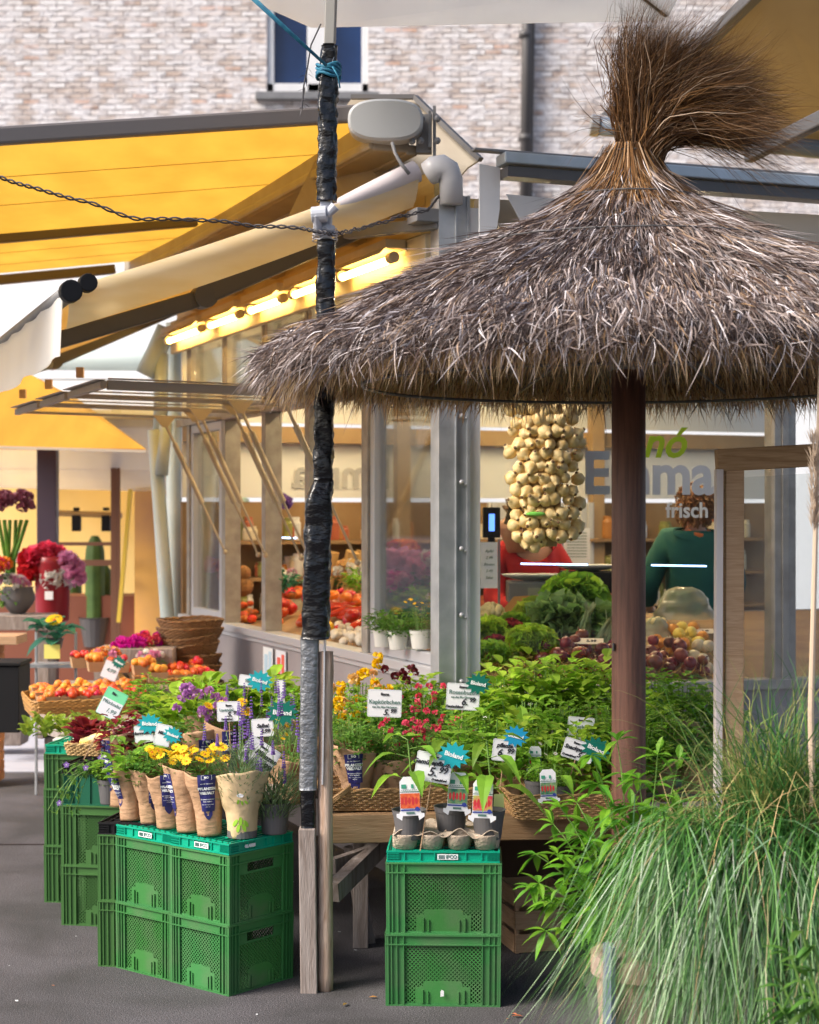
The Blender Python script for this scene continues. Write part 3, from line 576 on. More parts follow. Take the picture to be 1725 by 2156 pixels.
# ------------------------------------------------------------------ plastic crates
G1 = mat('green_plastic', (.042, .185, .050), .45, (.085, .17, .075), 9, spec=.3, bump=.1, bs=90, orv=.14, lo=.45, hi=.8, det=8)
G2 = mat('dark_green_plastic', (.008, .10, .055), .45, spec=.35)
TEAL = mat('teal_plastic', (.0, .33, .20), .4, (.0, .28, .17), 12, spec=.35)
M['labelwhite'] = mat('white_sticker', (.75, .76, .78), .4)
def crate_side(a, b, h, handle, pl, mi=0, tp=.012):
    """solid frame of one side plus lattice; a->b is the bottom edge seen from outside, left to right"""
    a, b = Vector(a), Vector(b); w = (b - a).length; u = (b - a) / w; n = u.cross(UP)
    c0 = a + u * w / 2
    def q(x, z, o): # outward offset o, slight flare towards the top
        f = 1 + tp * (z / h); return c0 + u * x * f + n * (o + (w * .5 * tp) * (z / h)) + UP * z
    def bx(mb, x0, x1, z0, z1, o0, o1):
        mb.hexa([q(x0, z0, o0), q(x1, z0, o0), q(x1, z1, o0), q(x0, z1, o0), q(x0, z0, o1), q(x1, z0, o1), q(x1, z1, o1), q(x0, z1, o1)])
    body = MB(); pan = MB(); pw = w * .165; hw = w / 2; zt = h - .038; zb = .010
    bx(body, -hw, -hw + pw, 0, h, -.012, -.007); bx(body, hw - pw, hw, 0, h, -.012, -.007)
    bx(body, -hw + pw, hw - pw, 0, zb, -.012, -.007); bx(body, -hw + pw, hw - pw, zt, h, -.012, -.007)
    bx(body, -hw + .001, hw - .001, h - .006, h, -.0069, .001); bx(body, -hw + .001, hw - .001, h - .038, h - .034, -.0069, .001); bx(body, -hw, hw, 0, .005, -.0069, -.001)
    for x in (-hw + .0025, -hw + pw * .34, -hw + pw * .62, -hw + pw - .002, hw - .0025, hw - pw * .34, hw - pw * .62, hw - pw + .002):
        bx(body, x - .0018, x + .0018, .0051, h - .0062, -.0068, -.0005)
    X0, X1, Z0, Z1 = -hw + pw, hw - pw, zb, zt
    if handle: bx(body, X0, X0 + w * .13, zt - .042, zt, -.0121, -.0072); bx(body, X1 - w * .13, X1, zt - .042, zt, -.0121, -.0072); bx(body, X0 + w * .13, X1 - w * .13, zt - .042, zt - .034, -.0121, -.0072); Z1 = zt - .04
    pitch = .0142; bw = .0023; zz = Z1 - Z0; xx = X1 - X0
    k = int((xx + zz) / pitch)
    for sgn in (1, -1):
        for i in range(1, k + 1):
            t = i * pitch * 1.0
            # line x = X0 + t - (z-Z0)  (or mirrored)
            za, zb_ = max(0, t - xx), min(zz, t)
            if zb_ - za < .003: continue
            pts = [(X0 + t - za, Z0 + za), (X0 + t - zb_, Z0 + zb_)]
            if sgn < 0: pts = [(X0 + X1 - x, z) for x, z in pts]
            o0 = -.0095 if sgn > 0 else -.0105
            p0, p1 = q(pts[0][0], pts[0][1], o0), q(pts[1][0], pts[1][1], o0)
            pan.bar(p0, p1, .002, bw * 1.42, up=n.cross((p1 - p0).normalized()))
    # solid plate with the two raised loops
    pl_w, pl_h = w * .19, h * .30
    pts = [(-pl_w * 1.25, Z0), (pl_w * 1.25, Z0), (pl_w * 1.25, Z0 + pl_h * .72), (pl_w * .9, Z0 + pl_h * .78), (pl_w * .85, Z0 + pl_h), (pl_w * .3, Z0 + pl_h), (0, Z0 + pl_h * 1.05), (-pl_w * .3, Z0 + pl_h), (-pl_w * .85, Z0 + pl_h), (-pl_w * .9, Z0 + pl_h * .78), (-pl_w * 1.25, Z0 + pl_h * .72)]
    if not pl: pts = [(-pl_w * .95, Z0), (pl_w * .95, Z0), (pl_w * .95, Z0 + pl_h * .8), (pl_w * .6, Z0 + pl_h), (-pl_w * .6, Z0 + pl_h), (-pl_w * .95, Z0 + pl_h * .8)]
    pan.slab([q(x, z, -.0075) for x, z in pts], -.0025 if True else 0)
    for sx in (-1, 1):
        pan.bar(q(sx * pl_w * .95, Z0, -.004), q(sx * pl_w * .95, Z0 + pl_h * .62, -.004), .006, .007, up=u)
        pan.bar(q(sx * pl_w * .70, Z0, -.0045), q(sx * pl_w * .70, Z0 + pl_h * .55, -.0045), .005, .005, up=u)
    return body, pan
def make_crate(w, d, h, mt, label, cat='crate', frontlong=True):
    t = thing('plastic_crate', label, cat)
    c = [Vector((-w / 2, -d / 2, 0)), Vector((w / 2, -d / 2, 0)), Vector((w / 2, d / 2, 0)), Vector((-w / 2, d / 2, 0))]
    body = MB(); body.box((0, 0, .004), (w - .03, d - .03, .006))
    for i in range(4):
        b_, p_ = crate_side(c[i], c[(i + 1) % 4], h, i % 2 == (1 if frontlong else 0), i % 2 == 0)
        body.add(b_.v, b_.f); p_.build('mesh_side', mt, t)
    body.build('crate_body', mt, t); return t
def make_folded(w, d, h, mt, label, stick='IFCO', name='folded_crate', side=None):
    t = thing(name, label, 'folding crate'); b = MB()
    b.box((0, 0, .004), (w - .012, d - .012, .008)); b.box((0, 0, h - .009), (w - .03, d - .03, .004))
    for sx, sy, L, ax in ((0, -1, w, 0), (0, 1, w, 0), (-1, 0, d, 1), (1, 0, d, 1)):
        def bx(x0, x1, z0, z1, o0, o1):
            cx, cz, dx, dz = (x0 + x1) / 2, (z0 + z1) / 2, x1 - x0, z1 - z0
            if ax == 0: b.box((cx, sy * (d / 2 + (o0 + o1) / 2), cz), (dx, o1 - o0, dz))
            else: b.box((sx * (w / 2 + (o0 + o1) / 2), cx, cz), (o1 - o0, dx, dz))
        hl = L / 2 - (.0 if ax == 0 else .0062)
        bx(-hl, hl, 0, .006, -.006, 0); bx(-hl, hl, h - .006, h, -.006, .0); bx(-hl + .001, hl - .001, .0061, h - .0061, -.012, -.0065)
        for i in range(9): bx(-hl + .003 + i * .005, -hl + .0045 + i * .005, .0062, h - .0062, -.0064, -.001); bx(hl - .0045 - i * .005, hl - .003 - i * .005, .0062, h - .0062, -.0064, -.001)
        for x in (-L * .34, -L * .2, -.03, .03, L * .2, L * .34): bx(x - .002, x + .002, .0062, h - .0062, -.0064, -.001)
        for i in range(3): bx(-hl + .004, -hl + .045, .012 + i * .009, .014 + i * .009, -.0009, .0)
    for i in range(9): b.box((-w / 2 + .03 + i * (w - .06) / 8, 0, h - .004), (.004, d - .04, .006))
    for i in range(5): b.box((0, -d / 2 + .03 + i * (d - .06) / 4, h - .0035), (w - .04, .004, .005))
    b.build('crate_frame', mt, t)
    s_ = MB(); s_.box((w * .04, -d / 2 - .0008, h / 2), (.072, .0015, .019), None, 0); 
    s_.text(stick, .017, Matrix.Translation((w * .04 + .013, -d / 2 - .0024, h / 2)) @ Matrix.Rotation(R(90), 4, 'X'), 1, bold=.0006, th=.0003)
    for i in range(12): s_.box((w * .04 - .031 + .0018 * i, -d / 2 - .002, h / 2), (.0005 + .0004 * (i % 3), .0008, .013), None, 1)
    s_.build('sticker', [M['labelwhite'], M['inkg']], t)
    if side:
        s_ = MB(); s_.text(side, .014, Matrix.Translation((w / 2 + .0012, -d * .18, h * .5)) @ Matrix.Rotation(R(90), 4, 'Z') @ Matrix.Rotation(R(90), 4, 'X'), 0, bold=.0012, th=.0004)
        s_.build('side_marking', M['labelwhite'], t)
    return t
CHT = .250
cr0 = Proto(make_crate(.40, .30, CHT, G1, 'x'))
# stack standing alone in front of the table
fx = (935 - 862.5) / F * 6.21; fy = 6.21
cr0.put((fx, fy, 0), R(-2.5), 'lower green mesh crate of the two standing alone in front of the wooden table', 'tall green mesh crates')
cr0.put((fx + .002, fy + .001, CHT), R(-2.2), 'upper green mesh crate of the two standing alone, below the folded teal crate', 'tall green mesh crates')
fold = Proto(make_folded(.395, .295, .040, TEAL, 'x', side='GLASSES' if False else None))
fold.put((fx, fy, 2 * CHT), R(-2.2), 'folded teal crate with a white sticker under the pulp pot tray', 'folded teal crates')
st = MB(); st.slab([(0, 0, 0), (.012, 0, .002), (.012, 0, .020), (.004, 0, .024), (.0, 0, .018)], .0008); o = st.build('paper_scrap', M['labelwhite']); o.location = (fx - .015, fy - .153, .035); tag(o, 'small torn white paper scrap stuck on the lower crate of the lone stack', 'paper')
# four crates at the left corner: their long sides face the path
Cn = S(482, 2099, 0); uL = Vector((-.768, .641, 0)).normalized(); uR = Vector((.641, .768, 0)).normalized()
rzL = math.atan2(-uL.y, -uL.x)
crL = Proto(make_crate(.305, .33, CHT, G1, 'x'))
cb0 = Cn + uL * .1525 + uR * .165; cb1 = Cn + uL * .4600 + uR * .170
for c_, nm in ((cb0, 'nearest corner pair under the paper wrapped pots'), (cb1, 'second pair, left of the corner pair')):
    crL.put((c_.x, c_.y, 0), rzL, 'lower green mesh crate of the %s' % nm, 'tall green mesh crates')
    crL.put((c_.x, c_.y, CHT), rzL + R(.5), 'upper green mesh crate of the %s' % nm, 'tall green mesh crates')
foldL = Proto(make_folded(.305, .33, .040, TEAL, 'x', side='GLASSES'))
foldL.put((cb0.x, cb0.y, 2 * CHT + .001), rzL, 'folded teal crate on the nearest corner crates, right of the other one, under wrapped pots', 'folded teal crates')
foldL.put((cb1.x, cb1.y, 2 * CHT + .001), rzL, 'folded teal crate on the crates left of the corner pair, under the first wrapped pots', 'folded teal crates')
# stacks behind, further left
c3 = S(206, 2035, 0); r3 = R(-10); rot = lambda x, y, a: Vector((x * math.cos(a) - y * math.sin(a), x * math.sin(a) + y * math.cos(a), 0))
p3_ = c3 + rot(.20, .15, r3)
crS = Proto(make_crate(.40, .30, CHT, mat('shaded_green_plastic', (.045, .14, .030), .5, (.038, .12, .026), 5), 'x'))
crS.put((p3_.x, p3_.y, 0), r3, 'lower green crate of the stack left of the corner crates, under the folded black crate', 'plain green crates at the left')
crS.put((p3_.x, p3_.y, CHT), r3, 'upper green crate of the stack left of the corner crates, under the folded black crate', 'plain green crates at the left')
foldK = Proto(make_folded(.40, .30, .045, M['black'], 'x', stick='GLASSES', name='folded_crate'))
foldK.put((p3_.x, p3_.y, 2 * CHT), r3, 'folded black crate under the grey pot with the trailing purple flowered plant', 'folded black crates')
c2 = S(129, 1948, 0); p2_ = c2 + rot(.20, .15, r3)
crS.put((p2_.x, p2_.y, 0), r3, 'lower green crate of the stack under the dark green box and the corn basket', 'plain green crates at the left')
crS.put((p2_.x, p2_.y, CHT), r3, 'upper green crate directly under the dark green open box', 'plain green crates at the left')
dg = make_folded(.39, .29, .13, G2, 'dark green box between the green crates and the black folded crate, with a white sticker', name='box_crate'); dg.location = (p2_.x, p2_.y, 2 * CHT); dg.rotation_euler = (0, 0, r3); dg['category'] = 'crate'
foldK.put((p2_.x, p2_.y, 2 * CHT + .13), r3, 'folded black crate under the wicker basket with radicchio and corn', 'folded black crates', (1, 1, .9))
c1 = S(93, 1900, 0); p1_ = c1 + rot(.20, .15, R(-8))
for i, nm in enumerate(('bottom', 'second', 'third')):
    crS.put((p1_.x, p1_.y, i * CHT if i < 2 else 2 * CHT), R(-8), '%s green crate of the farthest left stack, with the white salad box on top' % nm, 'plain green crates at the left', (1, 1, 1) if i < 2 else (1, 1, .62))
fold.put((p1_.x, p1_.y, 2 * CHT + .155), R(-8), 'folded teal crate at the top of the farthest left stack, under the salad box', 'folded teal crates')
TOP1 = 2 * CHT + .197; TOP2 = 2 * CHT + .13 + .042; TOP3 = 2 * CHT + .047; TOPC = 2 * CHT + .0435

# ------------------------------------------------------------------ wooden display table
tb = thing('display_table', 'long wooden display table full of potted plants in front of the kiosk', 'table', (.4, 6.9, 0))
TZ = .60
mb = MB(); mb.bar((P(690, 1745, 6.42).x, 6.42, .555), (1.9, 6.62, .555), .05, .105); mb.build('front_beam', M['beamwood'], tb, True, bevel=.004)
mb = MB()
for i in range(7): mb.bar((-.30 - .03 * i, 6.52 + .17 * i, .585), (1.95, 6.72 + .12 * i, .585), .14, .02)
mb.build('board_top', M['greywood'], tb, True)
for x, y in ((P(760, 1900, 6.9).x, 6.9), (1.5, 6.75), (1.5, 7.3), (.2, 7.35)):
    mb = MB(); mb.box((x, y, .287), (.06, .07, .574)); mb.build('leg', M['greywood'], tb, True, bevel=.003)
mb = MB(); mb.bar(P(700, 1880, 6.45), P(812, 1770, 6.9), .05, .07); mb.bar(P(700, 1825, 6.6), P(800, 1790, 6.85), .03, .06); mb.bar(P(740, 1785, 6.95), P(790, 2080, 7.0), .09, .03); mb.build('brace', M['greywood'], tb, True)
# bench on the left carrying fruit and plants
bn = thing('display_table', 'low grey wooden display bench along the kiosk side under the fruit baskets', 'table', (-1.1, 8.0, 0))
mb = MB(); e = [S(85, 1520, .66), S(470, 1560, .62), K(.3, .10, .60), K(3.0, .10, .66)]
e = [Vector((e[0].x, e[0].y, .62)), Vector((-.62, 6.75, .62)), Vector((-.28, 6.75, .62)), Vector((K(.3, .1, 0).x, K(.3, .1, 0).y, .62)), Vector((K(3.2, .1, 0).x, K(3.2, .1, 0).y, .62)), Vector((-1.75, 9.9, .62))]
mb.slab([Vector(q) for q in e][::-1], -.03); mb.build('board_top', M['greywood'], bn, True)
mb = MB(); mb.bar(Vector((e[0].x, e[0].y, .655)) , e[1] + UP * .03, .03, .09); mb.bar(Vector((e[0].x, e[0].y, .62)), e[5] + UP * .0, .03, .09); mb.build('edge_board', M['greywood'], bn, True, bevel=.003)
for q in (e[0], e[1], e[5], e[3]):
    mb = MB(); mb.box((q.x + (.05 if q.x < -1 else -.03), q.y + .06, .29), (.07, .07, .58)); mb.build('leg', M['greywood'], bn, True)
# clutter under the tables
wc = thing('wooden_box', 'slatted light wooden fruit box standing in the dark under the table', 'box', (P(1120, 2000, 6.9).x, 6.9, 0), R(14))
for z in (.04, .13, .22):
    mb = MB(); mb.box((0, -.10, z), (.20, .008, .07)); mb.box((-.10, 0, z), (.008, .19, .07)); mb.box((.10, 0, z), (.008, .19, .07)); mb.box((0, .10, z), (.20, .008, .07)); mb.build('slat', M['softwood'], wc)
mb = MB()
for a in (-.09, .09):
    for b in (-.09, .09): mb = MB(); mb.box((a, b, .13), (.014, .014, .26)); mb.build('corner_block', M['softwood'], wc)
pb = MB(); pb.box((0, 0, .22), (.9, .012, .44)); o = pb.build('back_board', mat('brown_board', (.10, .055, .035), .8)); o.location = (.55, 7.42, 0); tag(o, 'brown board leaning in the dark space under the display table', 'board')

# ------------------------------------------------------------------ taped mast and round timber post
def lean(y): return 693 + (y - 100) * (650 - 693) / 1990.0
ms = thing('mast', 'tall square parasol mast wrapped in wrinkled black film and silver tape beside a round timber', 'mast', S(650, 2090, 0))
MD = 6.26
def mp(y, dx=0, dd=0): return P(lean(y) + dx, y, MD + dd)
def wrinkle(pts, rads, n=26, amp=.009, sq=.8, seed=0):
    b = MB(); vv = []; fs = []; rings = []
    for i in range(len(pts) - 1):
        L_ = (pts[i + 1] - pts[i]).length; k = max(1, int(L_ / .012))
        for j in range(k): t = j / k; rings.append((pts[i].lerp(pts[i + 1], t), rads[i] + (rads[i + 1] - rads[i]) * t))
    rings.append((pts[-1], rads[-1]))
    for c, r_ in rings:
        for j in range(n):
            t = 2 * PI * j / n; ct, s_ = math.cos(t), math.sin(t); e_ = .55
            sx, sy = math.copysign(abs(ct) ** e_, ct), math.copysign(abs(s_) ** e_, s_)
            nn = noise.noise(Vector((c.z * 14 + seed, t * 1.2 + c.z * 9, seed))) + .6 * noise.noise(Vector((c.z * 45, t * 3 - c.z * 25, seed + 5)))
            q = r_ + amp * nn; vv.append((c.x + q * sx * .92, c.y + q * sy * .92, c.z))
    m_ = len(rings)
    for i in range(m_ - 1):
        for j in range(n): fs.append((i * n + j, i * n + (j + 1) % n, (i + 1) * n + (j + 1) % n, (i + 1) * n + j))
    fs += [tuple(range(n)), tuple((m_ - 1) * n + j for j in range(n))[::-1]]
    b.add(vv, fs); return b
b = MB(); b.bar(mp(1742, -10), mp(2090, 2), .060, .075, up=(0, -1, 0)); b.bar(mp(1300, -8, .02), mp(1740, -10, .02), .04, .04, up=(0, -1, 0)); b.build('timber_base', M['greywood'], ms, True, bevel=.004)
b = MB(); b.bar(mp(108), mp(-60, 2), .036, .036, up=(0, -1, 0)); b.bar(mp(90, 8, .03), mp(-60, 10, .03), .02, .03, up=(0, -1, 0)); b.build('upper_pole', mat('grey_pole', (.30, .29, .27), .5), ms, True, bevel=.003)
wrinkle([mp(1345, -2), mp(1080, -1), mp(1045, 0), mp(1010, 8)], [.053, .052, .050, .036], seed=1).build('black_film', M['film'], ms, True, smooth=True)
wrinkle([mp(1012, 7), mp(700, 5), mp(505, 3)], [.038, .036, .034], seed=2).build('black_film', M['film'], ms, True, smooth=True)
wrinkle([mp(425, 2), mp(180, 0), mp(95, 0)], [.036, .036, .028], amp=.012, seed=3).build('black_film', M['film'], ms, True, smooth=True)
wrinkle([mp(1745, -8), mp(1655, -10)], [.029, .030], amp=.003, seed=4).build('black_film', M['film'], ms, True, smooth=True)
wrinkle([mp(1662, -10), mp(1340, -13)], [.035, .036], amp=.0025, seed=5).build('silver_tape', M['duct'], ms, True, smooth=True)
b = MB(); b.bar(mp(1650, 20), mp(100, 10), .006, .05, up=(0, -1, 0)); b.build('plastic_edge', M['alu'], ms, True)
b = MB(); b.bar(mp(505, 0), mp(425, 0), .040, .040, up=(0, -1, 0)); c = mp(453, -8, -.05); b.tube([c + Vector((-.035, 0, 0)), c + Vector((.02, -.005, .004))], .030, 16); b.tube([c + Vector((.02, -.01, .0)), c + Vector((.05, -.015, .03))], [.014, .02], 8); b.tube([mp(475, 0), mp(490, 0)], .036, 14)
b.tube([c + Vector((-.018, -.02, 0)), mp(492, -14, -.03)], .016, 8); b.build('clamp', mat('clamp_grey', (.42, .44, .50), .4), ms, True, bevel=.003)
rp_ = MB(); pts = [P(686 + U(1), y, 6.27) for y in range(2092, 1340, -40)]; pts[0] = Vector((P(686, 0, 6.27).x, 6.27, 0)); rp_.tube(pts, [.027 + U(.0014) for _ in pts], 12)
o = rp_.build('round_post', M['oldpole'], smooth=True); tag(o, 'round weathered timber post standing right against the taped mast', 'post')
def rope(name, pts, r, mt, label, cat, twist=True):
    b = MB(); P2 = []
    for i in range(len(pts) - 1):
        for j in range(16): P2.append(pts[i].lerp(pts[i + 1], j / 16))
    P2.append(pts[-1])
    L_ = 0
    for s_ in ((0, 1) if twist else (0,)):
        q = []
        for i, p in enumerate(P2):
            a = i * .9 + s_ * PI; q.append(p + Vector((0, math.cos(a), math.sin(a))) * (r * 1.6 if twist else 0) + Vector((0, 0, noise.noise(p * 6) * r * 4 if twist else 0)))
        b.tube(q, r, 5)
    o = b.build(name, mt, smooth=True); tag(o, label, cat); return o
def sag(a, b, n, s_): return [a.lerp(b, i / n) - UP * s_ * 4 * (i / n) * (1 - i / n) for i in range(n + 1)]
rope('wire', [P(-20, 364, 6.0), P(60, 392, 6.03), P(160, 425, 6.06), P(290, 455, 6.1), P(420, 466, 6.15), P(530, 475, 6.2), P(640, 480, 6.22), P(690, 490, 6.19)], .0035, M['wire'], 'thin twisted dark wire running from the left edge to the mast', 'wire')
rope('wire', [P(690, 492, 6.19), P(720, 492, 6.3), P(760, 480, 6.8), P(830, 462, 7.2), P(900, 440, 7.5), P(935, 405, 7.6)], .0035, M['wire'], 'thin twisted wire running from the mast up to the kiosk corner', 'wire')
b = MB()
for i in range(6): 
    c = mp(484 + i * 4); b.tube([c + Vector((.045 * math.cos(t * PI / 8), .045 * math.sin(t * PI / 8), U(.006))) for t in range(17)], .002, 5)
o = b.build('wire_coil', M['alu'], smooth=True); tag(o, 'coil of thin silver wire wound round the mast below the grey clamp', 'wire')
rp2 = MB()
for dx in (0, 7):
    rp2.tube([P(512 + dx, -20, 6.1), P(600 + dx * .6, 60, 6.15), P(688, 138, 6.2)], .0055, 8)
for i in range(5): c = mp(140 + i * 5); rp2.tube([c + Vector((.042 * math.cos(t * PI / 8), .042 * math.sin(t * PI / 8), .008 * math.sin(t + i))) for t in range(17)], .006, 6)
rp2.tube([P(700, 140, 6.2), P(712, 160, 6.2), P(716, 185, 6.2)], .003, 5)
o = rp2.build('rope', M['rope'], smooth=True); tag(o, 'dark blue rope knotted round the top of the mast', 'rope')
b = MB(); pts = [P(676, 50, 6.25), P(655, 95, 6.3), P(648, 140, 6.3), P(640, 180, 6.3), P(636, 230, 6.3)]; b.tube(pts, .003, 5)
for i in range(14): c = pts[2].lerp(pts[4], rnd.random()); b.leaf(c, (U(1), U(.3), -.5 + U(.6)), .03, .006)
o = b.build('string', M['wire']); tag(o, 'dark frayed string hanging left of the mast in front of the white window', 'string')

# ------------------------------------------------------------------ straw parasol
UC = Vector((P(1324, 1000, 6.15).x, 6.15, 0))
sp = thing('straw_parasol', 'straw parasol with a ragged thatched roof, bushy top tuft and brown round post', 'parasol', (UC.x, UC.y, 0))
PR = [(.0, 3.02), (.075, 3.01), (.085, 2.96), (.13, 2.90), (.20, 2.825), (.36, 2.715), (.54, 2.625), (.71, 2.545), (.95, 2.425), (1.10, 2.345), (1.22, 2.30), (1.30, 2.235)]
def pz(r_):
    for (a, za), (b, zb_) in zip(PR, PR[1:]):
        if r_ <= b: return za + (zb_ - za) * (r_ - a) / (b - a + 1e-9)
    return PR[-1][1] - (r_ - 1.30) * .9
base = MB(); base.lathe([(r_ * .95, z - .03) for r_, z in PR[::-1]] , 48, cap=False); base.lathe([(1.23, 2.215), (1.0, 2.29), (.6, 2.45), (.2, 2.68), (.01, 2.75)], 48, cap=False)
base.build('thatch_core', mat('thatch_core', (.17, .13, .115), .9, (.09, .06, .05), 30, bump=1, bs=60), sp)
STR = ramp_island('straw', [(0, (.06, .032, .024)), (1, (.72, .67, .69)), (.25, (.11, .075, .065)), (.5, (.22, .175, .165)), (.70, (.35, .30, .30)), (.80, (.27, .16, .075)), (.92, (.52, .47, .48))], .55)
STRB = ramp_island('brown_straw', [(0, (.045, .020, .010)), (1, (.60, .44, .30)), (.3, (.10, .048, .018)), (.6, (.21, .10, .038)), (.85, (.36, .18, .06))], .5)
def strand(mb, p, d, L, wd, droop, k=3, curl=0.0):
    pts = []; cv = Vector((U(1), U(1), U(1))) * curl
    for i in range(k + 1):
        t = i / k; pts.append(p + d * L * t - UP * droop * L * t * t + cv * L * t * t)
    sd_ = d.cross(Vector((U(1), U(1), .6 + U(.6)))); sd_.normalize(); mb.blade(pts, wd, sd_, taper=True)
th = MB()
for cl in range(4600):                    # bundles of straw lying down the slope
    r1 = .09 + 1.17 * rnd.random() ** .62; a = rnd.random() * 2 * PI; e = .02; sl_ = (pz(r1 + e) - pz(r1 - e)) / (2 * e)
    jit = .10 + .45 * max(0, (r1 - .72) / .55); lift = rnd.uniform(-.012, .03)
    dc = Vector((math.cos(a), math.sin(a), sl_ * rnd.uniform(.55, 1.1))) + Vector((U(jit), U(jit), U(jit * .8)))
    L0 = rnd.uniform(.11, .27) * (1 if r1 < .85 else .55)
    for k in range(11):
        a2 = a + U(.022) / max(.15, r1); r2 = min(1.27, max(.07, r1 + U(.03))); p = Vector((r2 * math.cos(a2), r2 * math.sin(a2), pz(r2) + lift + U(.008)))
        d = (dc + Vector((U(.16), U(.16), U(.16)))).normalized(); strand(th, p, d, L0 * rnd.uniform(.6, 1.1), rnd.uniform(.002, .0056), .10 + .18 * (r1 > .9) + U(.1), 3, .12)
for i in range(9000):                     # loose cover
    a = rnd.random() * 2 * PI; r1 = .09 + 1.17 * rnd.random() ** .6; e = .02; sl_ = (pz(r1 + e) - pz(r1 - e)) / (2 * e)
    d = (Vector((math.cos(a), math.sin(a), sl_)) + Vector((U(.4), U(.4), U(.3)))).normalized(); strand(th, Vector((r1 * math.cos(a), r1 * math.sin(a), pz(r1) + U(.015))), d, rnd.uniform(.05, .14), rnd.uniform(.0024, .006), .1, 3, .2)
for i in range(12500):         # ragged rim
    a = rnd.random() * 2 * PI; r1 = 1.24 + U(.07); z = 2.235 + U(.05)
    p = Vector((r1 * math.cos(a), r1 * math.sin(a), z)); d = Vector((math.cos(a) * .9 + U(.8), math.sin(a) * .9 + U(.8), -.55 + U(.85))).normalized()
    strand(th, p, d, rnd.uniform(.03, .11), rnd.uniform(.0024, .0062), .30, 3, .4)
th.build('thatch', STR, sp)
un = MB()
for i in range(7500):         # hanging underside
    a = rnd.random() * 2 * PI; r1 = rnd.uniform(.45, 1.22) if i % 2 else rnd.uniform(1.0, 1.22)
    z = 2.20 + (1.27 - r1) * .34
    p = Vector((r1 * math.cos(a), r1 * math.sin(a), z)); d = Vector((math.cos(a) * .5 + U(.45), math.sin(a) * .5 + U(.45), -.8 + U(.3))).normalized()
    strand(un, p, d, rnd.uniform(.07, .15), rnd.uniform(.003, .007), .25, 2, .15)
for i in range(3000):
    a = rnd.random() * 2 * PI; r1 = rnd.uniform(1.10, 1.22); p = Vector((r1 * math.cos(a), r1 * math.sin(a), 2.215 + U(.02))); d = Vector((math.cos(a) * .5 + U(.7), math.sin(a) * .5 + U(.7), -.8 + U(.3))).normalized(); strand(un, p, d, rnd.uniform(.03, .09), rnd.uniform(.003, .007), .2, 2, .25)
un.build('thatch_underside', ramp_island('golden_straw', [(0, (.24, .14, .07)), (1, (.80, .62, .42)), (.5, (.56, .36, .19))], .7, transl=.5), sp)  # straw tone lifted in place of light from below
nk = MB()                      # shoulder of long brown straw under the neck
for i in range(1500):
    a = rnd.random() * 2 * PI; r1 = rnd.uniform(.05, .09); p = Vector((r1 * math.cos(a), r1 * math.sin(a), 2.97 + U(.05)))
    L_ = rnd.uniform(.15, .5); r2 = r1 + .02 + L_ * .75; q2 = Vector((r2 * math.cos(a + U(.15)), r2 * math.sin(a + U(.15)), pz(min(1.2, r2)) + rnd.uniform(.0, .03)))
    rm = (r1 + r2) / 2 * .8; q1 = Vector((rm * math.cos(a), rm * math.sin(a), pz(rm) + .02)); pts = [p, p.lerp(q1, .5) , q1, q2]
    nk.blade(pts, rnd.uniform(.003, .006), Vector((-math.sin(a) + U(.3), math.cos(a) + U(.3), U(.3))).normalized())
nk.build('thatch_shoulder', STRB, sp)
pm = MB()                      # top tuft swept to the right, made of loose bundles
NK = Vector((.045, 0, 2.97))
BN = [(rnd.random() ** .62, U(.34), rnd.uniform(.62, 1.12), U(.10), rnd.random() * 50) for _ in range(120)]
for i in range(10500):
    bs_, by, bl, ba, bn = BN[int(rnd.random() ** 1.15 * 120)]
    s_ = min(1, max(0, bs_ + U(.06))); a = rnd.random() * 2 * PI; rr = .076 * math.sqrt(rnd.random()); p = NK + Vector((rr * math.cos(a), rr * math.sin(a), U(.03)))
    el = R(103) - s_ * R(108) + ba + U(.07); L_ = .53 * bl * (.78 + .30 * s_) * (1 - .45 * rnd.random() ** 3)
    mid = p + Vector((.015 - .06 * (1 - s_) + .05 * s_, by * .12, .17 + .05 * (1 - s_)))
    tip = mid + Vector((math.cos(el) * L_ * .90, (by + U(.06)) * L_, math.sin(el) * L_ * .74 - .07 * s_ ** 2 * (L_ * 2) ** 2))
    if rnd.random() < .07: tip += Vector((U(.12), U(.1), U(.10) - .06 * s_))
    pts = []
    for k_ in range(9):
        t = k_ / 8; q = p * (1 - t) ** 2 + mid * 2 * t * (1 - t) + tip * t * t - UP * .06 * s_ * t ** 4
        cl_ = Vector((noise.noise(Vector((bn, t * 3, 0))), noise.noise(Vector((bn, t * 3, 9))), noise.noise(Vector((bn, t * 3, 5))))) * .12 * t
        pts.append(q + cl_ + Vector((noise.noise(Vector((i * .37, t * 3.4, 0))), noise.noise(Vector((i * .37, t * 3.4, 9))), noise.noise(Vector((i * .37, t * 3.4, 5))))) * .055 * t)
    pm.blade(pts, rnd.uniform(.0022, .0045), Vector((U(1), U(1), U(1))).normalized())
for i in range(160):           # limp strands low on the right and loose wisps left
    s_ = 1 if i < 130 else -1; p = NK + Vector((.06 * s_, U(.05), .08)); L_ = rnd.uniform(.3, .58); up_ = rnd.uniform(-.05, .18)
    tip = p + Vector((L_ * s_ * (1 if s_ > 0 else .45), U(.2), up_ - .22 if s_ > 0 else rnd.uniform(-.15, .3))); mid = p + Vector((L_ * .5 * s_ * (1 if s_ > 0 else .45), 0, up_ + .03))
    pts = [p * (1 - t / 7) ** 2 + mid * 2 * (t / 7) * (1 - t / 7) + tip * (t / 7) ** 2 for t in range(8)]
    pm.blade(pts, rnd.uniform(.0015, .003), Vector((U(1), U(1), U(1))).normalized())
